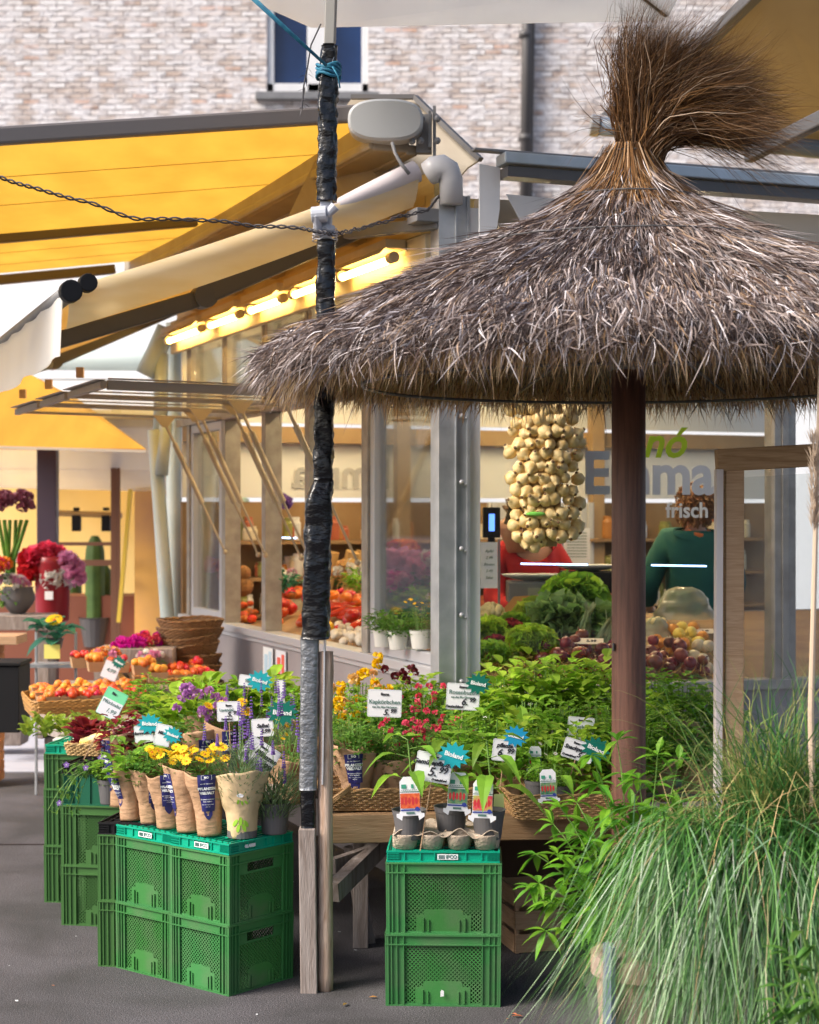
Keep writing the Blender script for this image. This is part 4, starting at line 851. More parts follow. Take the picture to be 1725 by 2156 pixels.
pm.build('top_tuft', STRB, sp)
b = MB()
for z, r_ in ((2.972, .090), (2.955, .092), (2.80, .265), (2.62, .60)): b.tube([Vector(((r_ + U(.004)) * math.cos(t * PI / 20), (r_ + U(.004)) * math.sin(t * PI / 20), z + .012)) for t in range(41)], .003, 5)
b.build('binding_wire', M['darkgrey'], sp)
b = MB(); b.tube([(.94 * math.cos(t * PI / 32), .94 * math.sin(t * PI / 32), 2.165) for t in range(65)], .006, 6)
for t in range(8): b.tube([(.06 * math.cos(t * PI / 4 + .3), .06 * math.sin(t * PI / 4 + .3), 2.40), (1.22 * math.cos(t * PI / 4 + .3), 1.22 * math.sin(t * PI / 4 + .3), 2.19)], .006, 6)
b.build('metal_frame', M['darkgrey'], sp)
b = MB(); b.tube([(0, 0, 0), (0, 0, .8), (0, 0, 1.6), (0, 0, 2.42)], [.060, .060, .060, .060], 28); b.build('post', M['postwood'], sp, smooth=True)
b = MB(); b.tube([(0, 0, 2.22), (0, 0, 2.40)], .064, 24); b.build('post_collar', M['midgrey'], sp)
b = MB(); b.box((-.058, -.030, CH - (1363 - 1078) / F * 6.1), (.004, .022, .026), Matrix.Rotation(0, 4, 'Z')); b.build('small_plate', M['darkgrey'], sp)

# ------------------------------------------------------------------ canopies overhead
cn = thing('parasol', 'large white square parasol whose edge shows at the top of the picture', 'parasol', (.6, 7.2, 3.8))
b = MB(); b.slab([P(705, 42, 7.5), P(1404, 33, 7.5), P(1450, -60, 6.6), Vector((1.5, 5.4, 4.0)), Vector((-.2, 5.4, 4.0)), P(520, -12, 7.2), P(655, 48, 7.45)], .02); b.build('canopy', M['awn_white'], cn, True)
b = MB(); b.box(P(752, 40, 7.48), (.05, .03, .02)); b.build('clip', M['black'], cn, True); b = MB(); b.tube([P(1355, -10, 7.0), P(1402, 28, 7.4)], .016, 8); b.build('rib', M['black'], cn, True)
ra = thing('awning', 'cream awning with a dark front bar reaching in at the upper right behind the tuft', 'awning', P(1500, 290, 9.2))
b = MB(); b.slab([P(1308, 245, 9.25), P(1590, -12, 8.3), P(1640, -120, 8.0), P(1950, -120, 8.0), P(1950, 330, 9.3), P(1720, 305, 9.3)], .01); b.build('canvas', mat('sand_canvas', (.52, .40, .22), .85, (.46, .35, .19), 2, transl=.25), ra, True)
b = MB(); b.tube([P(1252, 264, 9.2), P(1950, 338, 9.2)], .05, 16); b.build('front_bar', mat('blue_grey_tube', (.10, .13, .18), .35), ra, True, smooth=True)
b = MB(); b.tube([P(1243, 263, 9.2), P(1262, 265, 9.2)], .058, 18); b.build('end_cap', M['midgrey'], ra, True, bevel=.006)
b = MB(); b.bar(P(1485, 92, 8.6), P(1600, -20, 8.2), .06, .06); b.build('side_rib', M['darkgrey'], ra, True, bevel=.008); b = MB(); b.bar(P(1575, 328, 8.2), P(1760, 235, 7.6), .05, .07); b.build('folding_arm', M['darkgrey'], ra, True, bevel=.008)
b = MB(); b.slab([P(1265, 240, 9.22), P(1318, 205, 9.15), P(1330, 262, 9.2)], .01); b.build('corner_flap', M['midgrey'], ra, True)

# ------------------------------------------------------------------ timber frame with clear sheet
tf = thing('timber_screen', 'timber frame with a clear plastic sheet standing at the right in front of the kiosk', 'screen', S(1530, 2080, 0))
TD = 6.1
b = MB(); b.bar(Vector((P(1543, 0, TD).x, TD, 0)), P(1545, 988, TD), .064, .064, up=(0, -1, 0)); b.build('post', M['softwood'], tf, True, bevel=.003)
b = MB(); b.bar(Vector((P(1510, 0, TD - .02).x, TD - .02, 0)), P(1514, 988, TD - .02), .024, .05, up=(0, -1, 0)); b.build('white_edge', mat('bleached_edge', (.72, .66, .66), .6, (.6, .52, .52), 6, stretch=(1, 1, .3)), tf, True, bevel=.002)
b = MB(); b.bar(P(1508, 970, TD), P(1724, 958, TD - .02), .075, .078); b.build('top_rail', M['beamwood'], tf, True, bevel=.004)
b = MB(); b.slab([P(1567, 1005, TD + .02), P(1900, 985, TD), P(1900, 1990, TD), P(1567, 1990, TD + .02)], .004); b.build('clear_sheet', M['glassclear'], tf, True)

# ------------------------------------------------------------------ pots, sleeves and plants
M['kraft'] = mat('kraft_paper', (.46, .28, .165), .75, (.40, .235, .13), 7, bump=1.2, bs=26, stretch=(1, 1, 2.5))
M['kraftl'] = mat('light_kraft_paper', (.62, .46, .27), .7, (.54, .40, .22), 7, bump=1.0, bs=26)
M['navy'] = mat('navy_print', (.022, .022, .14), .55, bump=.5, bs=30)
M['greypot'] = mat('grey_pot', (.115, .11, .115), .5, (.10, .095, .10), 8)
M['soil'] = mat('soil', (.03, .02, .015), .95, (.05, .035, .02), 40, bump=1, bs=80)
M['whitepot'] = mat('white_pot', (.72, .70, .66), .5)
M['pulp'] = mat('pulp', (.52, .42, .33), .95, (.44, .35, .27), 30, bump=1.5, bs=90)
def leafm(n, c1, c2, isl=.35, tr=.5, rough=.45, hue=.012): return mat(n, c1, rough, c2, 9, isl=isl, hue=hue, transl=tr, spec=.35)
L_ = dict(
 lime=leafm('lime_leaf', (.44, .62, .06), (.28, .48, .05)), bright=leafm('bright_leaf', (.28, .50, .05), (.17, .36, .04)),
 mid=leafm('mid_leaf', (.15, .32, .05), (.09, .22, .04)), dark=leafm('dark_leaf', (0.046, 0.171, 0.034), (0.031, 0.124, 0.028)),
 blue=leafm('blue_leaf', (0.062, 0.264, 0.155), (0.046, 0.202, 0.139)), grey=leafm('grey_leaf', (0.202, 0.295, 0.155), (0.139, 0.232, 0.109)),
 red=leafm('red_leaf', (0.310, 0.031, 0.046), (0.155, 0.019, 0.028)), olive=leafm('olive_leaf', (0.341, 0.465, 0.062), (0.217, 0.326, 0.046)),
 stem=mat('stem', (.14, .26, .05), .6))
def pet(n, c, c2=None, tr=.3): return mat(n, c, .6, c2 or c, 20, isl=.15, transl=tr)
F_ = dict(yellow=pet('yellow_petal', (.86, .60, .01), (.80, .50, .0)), purple=pet('purple_petal', (.20, .10, .42), (.28, .16, .5)), lilac=pet('lilac_petal', (.58, .28, .58), (.45, .18, .5)),
 red=pet('red_petal', (.62, .02, .03), (.48, .01, .02)), pinkred=pet('pink_red_petal', (.75, .05, .12), (.7, .08, .15)), pink=pet('pink_petal', (.78, .38, .58), (.70, .28, .5)), white=pet('white_petal', (.80, .78, .74)),
 magenta=pet('magenta_petal', (.70, .01, .42), (.60, .01, .35)), orange=pet('orange_petal', (.85, .30, .03), (.8, .22, .02)), maroon=pet('maroon_petal', (.14, .01, .02)), cream=pet('cream_petal', (.78, .55, .22), (.8, .45, .2)), dusky=pet('dusky_petal', (.20, .05, .09), (.26, .08, .12)))
OV = (.8, 1.0, .62); NA = (.7, .9, .6); RO = (.95, 1.1, .9)
def foliage(h0, h, r, n, L, W, shape=OV, upn=.5, droop=.35, mb=None, c=(0, 0)):
    mb = mb or MB()
    for i in range(n):
        a = rnd.random() * 2 * PI; q = r * math.sqrt(rnd.random()); t = rnd.random() ** .75
        z = h0 + (h - h0) * t * (1 - .45 * (q / r) ** 2); k = noise.noise(Vector((a * 1.5, q * 30, z * 12))) * .15
        d = Vector((math.cos(a) + U(.5), math.sin(a) + U(.5), upn + U(.5) + k)); s_ = rnd.uniform(.6, 1.15)
        mb.leaf((c[0] + q * math.cos(a) * (.5 + .5 * t), c[1] + q * math.sin(a) * (.5 + .5 * t), z), d, L * s_, W * s_, droop=droop + U(.15), shape=shape, fold=.18)
    return mb
def stems(mb, h, r, n, rad=.0016):
    for i in range(n):
        a = rnd.random() * 2 * PI; q = r * rnd.random(); mb.tube([(q * .2 * math.cos(a), q * .2 * math.sin(a), 0.02), (q * .6 * math.cos(a), q * .6 * math.sin(a), h * .5), (q * math.cos(a), q * math.sin(a), h * .92)], rad, 4)
    return mb
def daisy(mb, c, r, n=10, mi=0, ci=1, tilt=None):
    c = Vector(c); nrm = Vector(tilt or (U(.5), -.5 + U(.4), .8)).normalized(); a0 = nrm.cross(Vector((1, 0, .1))).normalized(); b0 = nrm.cross(a0)
    for layer in (0, 1):
        for i in range(n):
            t = 2 * PI * (i + .5 * layer) / n; d = a0 * math.cos(t) + b0 * math.sin(t); s_ = nrm.cross(d); rr = r * (1 - .18 * layer)
            w_ = r * .30; q = [c + nrm * .001 * layer, c + d * rr * .45 - s_ * w_ * .55 + nrm * rr * .16, c + d * rr * .8 - s_ * w_ * .55 + nrm * rr * .18, c + d * rr + nrm * rr * .12, c + d * rr * .8 + s_ * w_ * .55 + nrm * rr * .18, c + d * rr * .45 + s_ * w_ * .55 + nrm * rr * .16]
            mb.add(q, [(0, 1, 2, 3, 4, 5)], mi)
    o = len(mb.v); mb.blob(c + nrm * r * .08, r * .2, 7, 4, mi=ci)
def puff(mb, c, r, n=26, mi=0):     # ruffled many-petalled bloom
    c = Vector(c)
    for i in range(n):
        d = Vector((U(1), U(1), U(1) * .8 + .25)).normalized(); up = Vector((U(1), U(1), U(1)))
        mb.leaf(c + d * r * .25, d, r * .85, r * .95, up=up, droop=-.1, fold=.3, mi=mi, shape=(1.0, 1.0))
def spike(mb, p, h, r, mi=0, n=9):
    p = Vector(p)
    for i in range(n):
        t = i / (n - 1)
        for k in range(4): a = i * 1.2 + k * PI / 2; mb.blob(p + Vector((math.cos(a) * r * (1 - .5 * t), math.sin(a) * r * (1 - .5 * t), h * t)), r * (.75 - .35 * t), 5, 3, sz=1.3, mi=mi)
def grey_pot(t, r=.055, h=.10, mt=None):
    b = MB(); b.lathe([(r * .72, 0), (r * .76, .004), (r * .92, h * .80), (r * .96, h * .81), (r, h * .985), (r * 1.03, h), (r * .98, h), (r * .95, h * .86)], 28, cap=False); b.lathe([(.001, .002), (r * .73, .002)], 28, cap=False); b.build('pot', mt or M['greypot'], t, smooth=False)
    b = MB(); b.lathe([(r * .93, h * .86), (.001, h * .9)], 20, cap=False, jit=.03); b.build('soil', M['soil'], t)
def sleeve_r(th_, z, H, rb, rt, hp, seed):
    if z < hp: r_ = rb + (rb * 1.14 - rb) * z / hp
    else: r_ = rb * 1.16 + (rt - rb * 1.16) * ((z - hp) / (H - hp)) ** .9
    k = noise.noise(Vector((math.cos(th_) * 1.6 + seed, math.sin(th_) * 1.6, z * 13))) * .008 + noise.noise(Vector((math.cos(th_) * 5, math.sin(th_) * 5 + seed, z * 30))) * .0035
    return r_ + k * (.35 if z < hp else 1)
def sleeve(t, H=.235, rb=.043, rt=.080, hp=.088, mt=None, blue=True, seed=0, leafprint=False):
    b = MB(); n = 44; rings = 24; vv = []; fs = []
    for i in range(rings + 1):
        for j in range(n):
            a = 2 * PI * j / n; top = H + .022 * math.sin(a * 1 + seed) * 1.0 + .006 * noise.noise(Vector((a * 2, seed, 0)))
            z = top * i / rings; r_ = sleeve_r(a, z, H, rb, rt, hp, seed); vv.append((r_ * math.cos(a), r_ * math.sin(a), z))
    for i in range(rings):
        for j in range(n): fs.append((i * n + j, i * n + (j + 1) % n, (i + 1) * n + (j + 1) % n, (i + 1) * n + j))
    fs.append(tuple(range(n))[::-1]); b.add(vv, fs); o = b.build('paper_sleeve', mt or M['kraft'], t, smooth=True)
    sm = o.modifiers.new('thick', 'SOLIDIFY'); sm.thickness = .0012; sm.offset = -1
    def mp_(x, z, off=.0012): a = -PI / 2 + x / (rb * 1.25 + (rt - rb) * max(0, (z - hp) / (H - hp)) * .75) ; r_ = sleeve_r(a % (2 * PI), z, H, rb, rt, hp, seed) + off; return (r_ * math.cos(a), r_ * math.sin(a), z)
    if blue:
        b = MB(); nx, nz = 12, 20; x0 = .030
        z0, z1 = hp + .002, H - .012
        vv = [mp_(-x0 * (.82 + .25 * k / nz) + 2 * x0 * (.82 + .25 * k / nz) * i / nx, z0 + (z1 - z0) * k / nz, .0016) for k in range(nz + 1) for i in range(nx + 1)]
        fs = [(k * (nx + 1) + i, k * (nx + 1) + i + 1, (k + 1) * (nx + 1) + i + 1, (k + 1) * (nx + 1) + i) for k in range(nz) for i in range(nx)]
        b.add(vv, fs); vv = [mp_(x, z, .0018) for x, z in ((-.016, hp + .004), (-.016, hp - .012), (-.008, hp - .024), (0, hp - .030), (.008, hp - .024), (.016, hp - .012), (.016, hp + .004))]; b.add(vv, [tuple(range(7))]); b.build('printed_panel', M['navy'], t, smooth=True)
        b = MB()
        for txt, sz, z, bo in (('PFLANZEN', .0125, .62, .0009), ('VIELFALT', .0125, .50, .0009), ('BIO', .010, .93, .0004), ('aus der Gärtnerei', .006, .76, .0001), ('Bio-Gemüse & Kräuter', .0052, .33, .0001), ('frisch gepflanzt', .0052, .27, .0001), ('ohne Torf gewachsen', .0048, .19, .0), ('regional', .0048, .13, .0)):
            zz = z0 + (z1 - z0) * z; tv, tf = text_geo(txt, sz, bo, 0, 'CENTER', 0); b.add([mp_(q[0], zz + q[1], .0026) for q in tv], tf)
        zz = z0 + (z1 - z0) * .93
        for (xa, za, xb, zb) in ((-.018, -.008, .018, -.0068), (-.018, .0068, .018, .008), (-.018, -.008, -.0168, .008), (.0168, -.008, .018, .008)):
            b.add([mp_(xa, zz + za, .0024), mp_(xb, zz + za, .0024), mp_(xb, zz + zb, .0024), mp_(xa, zz + zb, .0024)], [(0, 1, 2, 3)])
        b.build('lettering', M['starlet'], t)
    if leafprint:
        b = MB()
        for cx, cz in ((-.018, .052), (.0, .058), (.018, .050), (-.008, .035), (.012, .036), (.006, .118), (-.006, .122), (.018, .120)):
            L0 = .014 if cz < .1 else .008; an = PI / 2 + cx * 35
            pts = [(L0 * math.cos(an) * math.cos(k * PI / 6) - .45 * L0 * math.sin(an) * math.sin(k * PI / 6), L0 * math.sin(an) * math.cos(k * PI / 6) + .45 * L0 * math.cos(an) * math.sin(k * PI / 6)) for k in range(12)]
            b.add([mp_(cx + x, cz + z, .0016) for x, z in pts], [tuple(range(12))])
        b.build('leaf_print', mat('leaf_green_print', (.30, .55, .04), .6), t)
        b = MB(); pts = [(.011 * math.cos(k * PI / 8), .135 + .006 * math.sin(k * PI / 8)) for k in range(16)]; b.add([mp_(x, z + .008, .0018) for x, z in pts], [tuple(range(16))]); b.build('sticker', M['card'], t)
    return o
def sleeved(name, label, kind, seed=0, blue=True, H=.235, leafprint=False):
    t = thing(name, label, 'potted plant'); sleeve(t, H=H, mt=M['kraftl'] if leafprint else None, blue=blue, seed=seed, leafprint=leafprint)
    plant_top(t, kind, H); return t
class FL:
    def __init__(s): s.l = []
    def new(s): s.l.append(MB()); return s.l[-1]
def plant_top(t, kind, H, s_=1.0):
    st_ = MB(); fo = MB(); fl = FL(); lm = L_['bright']; fm = None
    if kind == 'daisy':
        foliage(H * .8, H + .05, .075, 150, .035, .012, NA, .6, .3, fo); lm = L_['mid']
        for i in range(13): a = rnd.random() * 6.28; q = .085 * math.sqrt(rnd.random()); p = (q * math.cos(a), q * math.sin(a) - .015, H + .03 + rnd.random() * .05); daisy(fl.new(), p, .021, 11); st_.tube([(p[0] * .5, p[1] * .5, H), p], .0012, 4)
        fm = [F_['yellow'], F_['orange']]
    elif kind == 'broad':
        foliage(H * .75, H + .14, .11, 90, .085, .045, OV, .7, .35, fo); stems(st_, H + .12, .08, 12)
    elif kind == 'limebroad':
        foliage(H * .75, H + .15, .12, 90, .10, .055, RO, .8, .35, fo); stems(st_, H + .12, .08, 12); lm = L_['lime']
    elif kind == 'greenmid':
        foliage(H * .7, H + .10, .10, 190, .045, .022, OV, .5, .3, fo); stems(st_, H + .1, .08, 10); lm = L_['mid']
    elif kind == 'small':
        foliage(H * .7, H + .11, .10, 360, .026, .013, OV, .5, .3, fo); stems(st_, H + .1, .09, 14)
    elif kind == 'basil':
        foliage(H * .5, H + .20, .13, 300, .056, .040, RO, .45, .3, fo); stems(st_, H + .16, .10, 14); lm = L_['lime']
    elif kind == 'herb':
        foliage(H * .5, H + .18, .13, 460, .034, .027, RO, .5, .25, fo); stems(st_, H + .16, .11, 16); lm = L_['bright']
    elif kind == 'pepper':
        foliage(H * .7, H + .20, .12, 70, .095, .042, OV, .1, .6, fo); stems(st_, H + .18, .09, 8, .0025); lm = L_['bright']; 
        for i in range(4): daisy(fl.new(), (U(.1), -.05 + U(.06), H + .1 + U(.05)), .012, 6)
        fm = [F_['white'], F_['yellow']]
    elif kind == 'roses':
        foliage(H * .6, H + .15, .12, 330, .026, .016, RO, .5, .3, fo); lm = L_['mid']; stems(st_, H + .14, .1, 12)
        for i in range(15): a = rnd.random() * 6.28; q = .11 * math.sqrt(rnd.random()); puff(fl.new(), (q * math.cos(a), q * math.sin(a), H + .05 + rnd.random() * .12), .014, 12)
        fm = [F_['pinkred']]
    elif kind == 'yellowroses':
        foliage(H * .6, H + .15, .11, 330, .026, .016, RO, .5, .3, fo); lm = L_['bright']; stems(st_, H + .14, .1, 12)
        for i in range(9): a = rnd.random() * 6.28; q = .10 * math.sqrt(rnd.random()); puff(fl.new(), (q * math.cos(a), q * math.sin(a) - .02, H + .07 + rnd.random() * .13), .021, 20, mi=i % 3 == 2)
        fm = [F_['yellow'], F_['cream']]
    elif kind == 'maroon':
        foliage(H * .6, H + .13, .10, 220, .04, .014, NA, .7, .3, fo); lm = L_['mid']
        for i in range(8): puff(fl.new(), (U(.08), U(.07), H + .12 + rnd.random() * .06), .018, 16)
        fm = [F_['maroon']]
    elif kind == 'petunia':
        foliage(H * .6, H + .10, .11, 170, .035, .018, OV, .5, .3, fo); lm = L_['mid']
        for i in range(18): a = rnd.random() * 6.28; q = .11 * math.sqrt(rnd.random()); puff(fl.new(), (q * math.cos(a), q * math.sin(a) - .02, H + .04 + rnd.random() * .12), .019, 16)
        fm = [F_['lilac']]
    elif kind == 'coleus':
        foliage(H * .7, H + .09, .11, 170, .045, .028, RO, .5, .4, fo); lm = L_['red']
        foliage(H * .6, H + .05, .09, 60, .05, .024, OV, .4, .4, st_)
    elif kind == 'lavender':
        foliage(H * .5, H + .09, .090, 1000, .042, .0045, NA, .9, .1, fo); lm = L_['grey']
        for i in range(15):
            a = rnd.random() * 6.28; q = .09 * rnd.random(); h = H + .05 + rnd.random() * .15; p = Vector((q * math.cos(a) * 1.4, q * math.sin(a) * 1.2, h)); st_.tube([(q * .3 * math.cos(a), q * .3 * math.sin(a), H * .7), p], .0011, 4); spike(fl.new(), p, .035 + rnd.random() * .03, .0042, n=7)
        fm = [F_['purple']]
    elif kind == 'thyme':
        foliage(H * .5, H + .17, .10, 700, .016, .006, NA, .6, .2, fo); stems(st_, H + .17, .1, 22, .001); lm = L_['grey']
    elif kind == 'tinyflower':
        foliage(H * .5, H + .12, .09, 300, .022, .01, OV, .5, .2, fo); lm = L_['mid']; stems(st_, H + .14, .09, 12, .001)
        for i in range(10): daisy(fl.new(), (U(.09), U(.08), H + .08 + rnd.random() * .09), .011, 7)
        fm = [F_['yellow'], F_['orange']]
    if s_ != 1.0:
        for m_ in [st_, fo] + fl.l: m_.v = [(x * s_, y * s_, H + (z - H) * s_) for x, y, z in m_.v]
    if fo.v: fo.build('foliage', lm, t)
    if st_.v: st_.build('stems', L_['stem'], t)
    for q_ in fl.l: q_.build('flower', fm, t)
def potted(name, label, kind, r=.055, h=.1, s_=1.0, mt=None):
    t = thing(name, label, 'potted plant'); grey_pot(t, r, h, mt); plant_top(t, kind, h, s_); return t

# the front row on the corner crates
for i, (px, py, z, kind, lab, sc_, rz, H) in enumerate((
    (442, 1757, TOPC, 'daisy', 'fifth paper wrapped pot from the left, yellow daisies, full navy panel facing front', 1.02, .10, .235),
    (397, 1750, TOPC, 'daisy', 'fourth paper wrapped pot from the left, its navy panel turned away to the left', .98, -1.15, .235),
    (355, 1741, TOPC, 'daisy', 'third paper wrapped pot from the left in the front row, yellow daisies and navy panel', .98, .25, .225),
    (317, 1731, TOPC, 'greenmid', 'second paper wrapped pot from the left in the front row, navy sleeve with small leaves', .90, .55, .215),
    (275, 1726, TOPC, 'broad', 'first paper wrapped pot at the left, short crumpled sleeve with broad green leaves', .92, -.9, .19))):
    t = sleeved('wrapped_plant', lab, kind, seed=i * 3.7, H=H); t.location = S(px, py, z); t.rotation_euler = (R(U(2)), R(-3), rz); t.scale = (sc_,) * 3
t = sleeved('wrapped_plant', 'light paper wrapped lavender pot with a green leaf print on the corner crates', 'lavender', seed=9, blue=False, H=.20, leafprint=True); t.location = S(510, 1761, TOPC); t.scale = (1.22, 1.22, 1.12)
pr = MB(); pr.lathe([(.040, -.0), (.043, .022), (.0445, .022), (.0445, .0)], 24); pr.build('pot_rim', M['greypot'], t)
t = potted('potted_plant', 'tall lavender in a dark grey pot at the right end of the corner crates', 'lavender', .060, .115, 1.25); t.location = S(578, 1754, TOPC)
t = potted('potted_plant', 'trailing plant with small purple flowers in a grey pot on the folded black crate', 'small', .052, .10, .85); t.location = S(232, 1692, TOP3); 
b = MB(); s2 = MB()
for i in range(14):
    a = PI + U(.5); L0 = rnd.uniform(.08, .22); p0 = Vector((-.03, U(.03), .11)); pts = [p0 + Vector((-L0 * k / 5, U(.01) + L0 * .2 * math.sin(a) * k / 5, .05 * math.sin(k * .6) - .12 * (k / 5) ** 2 * (i % 3) * .6)) for k in range(6)]
    s2.tube(pts, .0012, 4)
    for k in range(26): q = pts[min(5, int(rnd.random() * 6))]; b.leaf(q + Vector((U(.015), U(.015), U(.015))), (U(1), U(1), U(1)), .022, .009)
s2.build('stems', L_['stem'], t); b.build('foliage', L_['mid'], t)
for p in ((-.17, -.03, .16), (-.09, -.04, .15), (-.20, -.02, .005), (-.03, -.05, .19)): b = MB(); daisy(b, p, .014, 5, tilt=(0, -1, .2)); b.build('flower', [F_['purple'], F_['white']], t)

# plants behind on the bench, left of the mast
ROWL = [  # px, D, base z, kind, sleeve blue?, label, scale, rz, H
 (256, 7.0, .54, 'coleus', True, 'dark red leaved plant in a crumpled paper sleeve behind the left grey pot', 1.1, -.8, .26),
 (292, 6.95, .60, 'coleus', False, 'dark red leaved plant behind the first wrapped pots, under the small signs with teal stars', .8, 0, .20),
 (318, 7.8, .64, 'herb', False, 'pale green bushy herb in a glass-like sleeve at the left of the lettuce seedlings', .95, 0, .20),
 (365, 7.6, .60, 'limebroad', False, 'broad leaved lime green seedlings in paper right of the basket stack', 1.0, 0, .18),
 (430, 7.5, .60, 'limebroad', False, 'broad leaved lime green seedlings in paper, in front of the basket stack', 1.15, 1, .20),
 (500, 7.5, .64, 'broad', False, 'leafy green seedling in paper behind the lavender spikes', 1.05, 2, .20),
 (568, 7.6, .64, 'limebroad', False, 'lime green lettuce seedling just left of the silver part of the mast', 1.1, 2, .20),
 (615, 7.4, .62, 'herb', False, 'small leaved herb half hidden by the silver part of the mast', 1.0, 2, .20),
 (345, 6.95, .60, 'greenmid', False, 'green plant between the dark red leaves and the lilac petunias', .9, 2, .18),
 (425, 7.0, .60, 'petunia', True, 'lilac petunias in paper behind the yellow daisies', 1.15, .4, .20),
 (478, 7.0, .60, 'daisy', True, 'taller yellow daisies in a navy printed sleeve right of the lilac petunias', 1.15, .3, .23),
 (535, 7.0, .60, 'lavender', False, 'tall lavender with dense purple spikes behind the wrapped lavender pot', 1.0, .3, .20),
 (590, 6.9, .60, 'lavender', False, 'tall lavender beside the mast behind the dark grey pot', 1.05, 1.3, .18),
 (612, 6.7, .60, 'tinyflower', False, 'small yellow flowered plant in paper right beside the mast', 1.0, 1.3, .17),
]
for i, (px, D, z, kind, bl, lab, sc_, rz, H) in enumerate(ROWL):
    t = sleeved('wrapped_plant', lab, kind, seed=20 + i * 2.3, blue=bl, H=H); q = P(px, 1500, D); t.location = (q.x, D, z); t.rotation_euler = (0, 0, rz); t.scale = (sc_,) * 3

# the big display table, right of the mast
ROWR = [
 (715, 7.35, .63, 'yellowroses', 'yellow rose bush just right of the round timber post', 1.1),
 (765, 7.3, .66, 'yellowroses', 'yellow rose bush behind the white herb sign', 1.2),
 (845, 7.4, .66, 'maroon', 'dark maroon flowered plant below the nearest side window', 1.15),
 (905, 7.25, .62, 'roses', 'pink red dwarf rose bush left of the tall white rose sign', 1.15),
 (945, 7.0, .60, 'roses', 'pink red dwarf rose bush in front of the tall white rose sign', 1.0),
 (870, 6.85, .60, 'roses', 'small dwarf rose bush behind the pepper seedlings', .95),
 (1060, 7.3, .66, 'basil', 'bright bushy basil right of the star on the rose sign', 1.2),
 (1130, 7.35, .68, 'basil', 'bright bushy basil below the lettuces behind the glass', 1.25),
 (1195, 7.4, .68, 'basil', 'bright bushy basil below the heap of red onions', 1.2),
 (1265, 7.4, .68, 'basil', 'bright bushy basil just left of the brown parasol post', 1.2),
 (1375, 7.4, .64, 'herb', 'fine leaved parsley right of the brown parasol post', 1.2),
 (1440, 7.4, .62, 'herb', 'fine leaved parsley left of the timber screen', 1.2),
 (1500, 7.45, .56, 'herb', 'fine leaved parsley behind the timber screen post', 1.2),
 (1100, 7.0, .60, 'pepper', 'dark leaved pepper plant with white blossoms below the basil', 1.1),
 (1180, 7.0, .60, 'herb', 'leafy herb with small white blossoms behind the small price card', 1.1),
 (1250, 6.95, .58, 'greenmid', 'green herb behind the tilted pepper sign, beside the parasol post', 1.1),
 (1395, 7.0, .55, 'herb', 'parsley behind the arching grass, right of the post', 1.15),
 (1470, 7.0, .52, 'greenmid', 'green herb behind the arching grass beside the timber screen', 1.15),
 (1040, 6.8, .60, 'pepper', 'pepper plant with big pointed leaves behind the sign with the blue star', 1.0),
 (1140, 6.6, .58, 'pepper', 'pepper plant behind the black pots in the second basket', .85),
 (985, 6.75, .60, 'herb', 'low herb filling the gap below the rose sign', 1.0),
 (1010, 7.15, .62, 'basil', 'bright basil close to the corner post', 1.1),
 (1095, 6.75, .58, 'basil', 'bright basil behind the right seedling pot', 1.0),
 (1215, 6.7, .58, 'basil', 'bright basil in front of the tilted pepper sign', .95),
 (1290, 7.0, .58, 'herb', 'leafy herb right behind the parasol post', 1.2),
 (1330, 6.8, .52, 'herb', 'leafy herb at the foot of the parasol post', 1.2),
 (790, 7.05, .62, 'herb', 'small leaved herb between the yellow roses and the wrapped herb', 1.1),
 (700, 7.05, .62, 'yellowroses', 'yellow rose bush directly right of the round timber post, nearer row', 1.05),
 (830, 7.05, .62, 'greenmid', 'green herb left of the dwarf roses in the middle row', 1.15),
 (880, 7.5, .68, 'basil', 'bright herb below the nearest side window sill', 1.0),
 (1350, 7.2, .60, 'basil', 'bright basil just right of the parasol post', 1.1),
 (735, 6.85, .60, 'tinyflower', 'yellow flowered plant right of the round timber post', 1.1),
 (800, 6.9, .60, 'greenmid', 'green leafy herb below the white herb sign', 1.15),
]
protos = {}
for i, (px, D, z, kind, lab, sc_) in enumerate(ROWR):
    if kind not in protos: protos[kind] = Proto(sleeved('potted_plant', 'x', kind, seed=50 + i, blue=False, H=.17)); tree(protos[kind].o)
    q = P(px, 1500, D); protos[kind].put((q.x, D, z), i * 1.7, lab, None, sc_)
for i, (px, D, kind, bl, lab, sc_, rz, H) in enumerate((
    (752, 6.52, 'greenmid', True, 'wrapped green herb with a navy panel in the basket right of the timber post', 1.12, .0, .20),
    (800, 6.60, 'small', False, 'crumpled brown paper sleeve with green herb in the middle of the front basket', 1.05, 1.5, .19),
    (838, 6.56, 'roses', False, 'paper wrapped dwarf rose left behind the pepper seedling tray', .95, .8, .18),
    (908, 6.60, 'greenmid', False, 'paper wrapped green herb hidden behind the big tilted price sign', .95, .8, .17),
    (1080, 6.55, 'broad', False, 'paper wrapped leafy seedling right of the seedling tray', .85, .8, .15))):
    t = sleeved('wrapped_plant', lab, kind, seed=80 + i * 2.3, blue=bl, H=H); q = P(px, 1500, D); t.location = (q.x, D, .615); t.rotation_euler = (0, R(-3), rz); t.scale = (sc_,) * 3
for px, py, lab in ((1132, 1690, 'empty looking black pot with a plant tag in the second basket'), (1180, 1700, 'black pot further right in the second basket')):
    t = potted('potted_plant', lab, 'small', .05, .085, .6); t.location = P(px, py, 6.45)

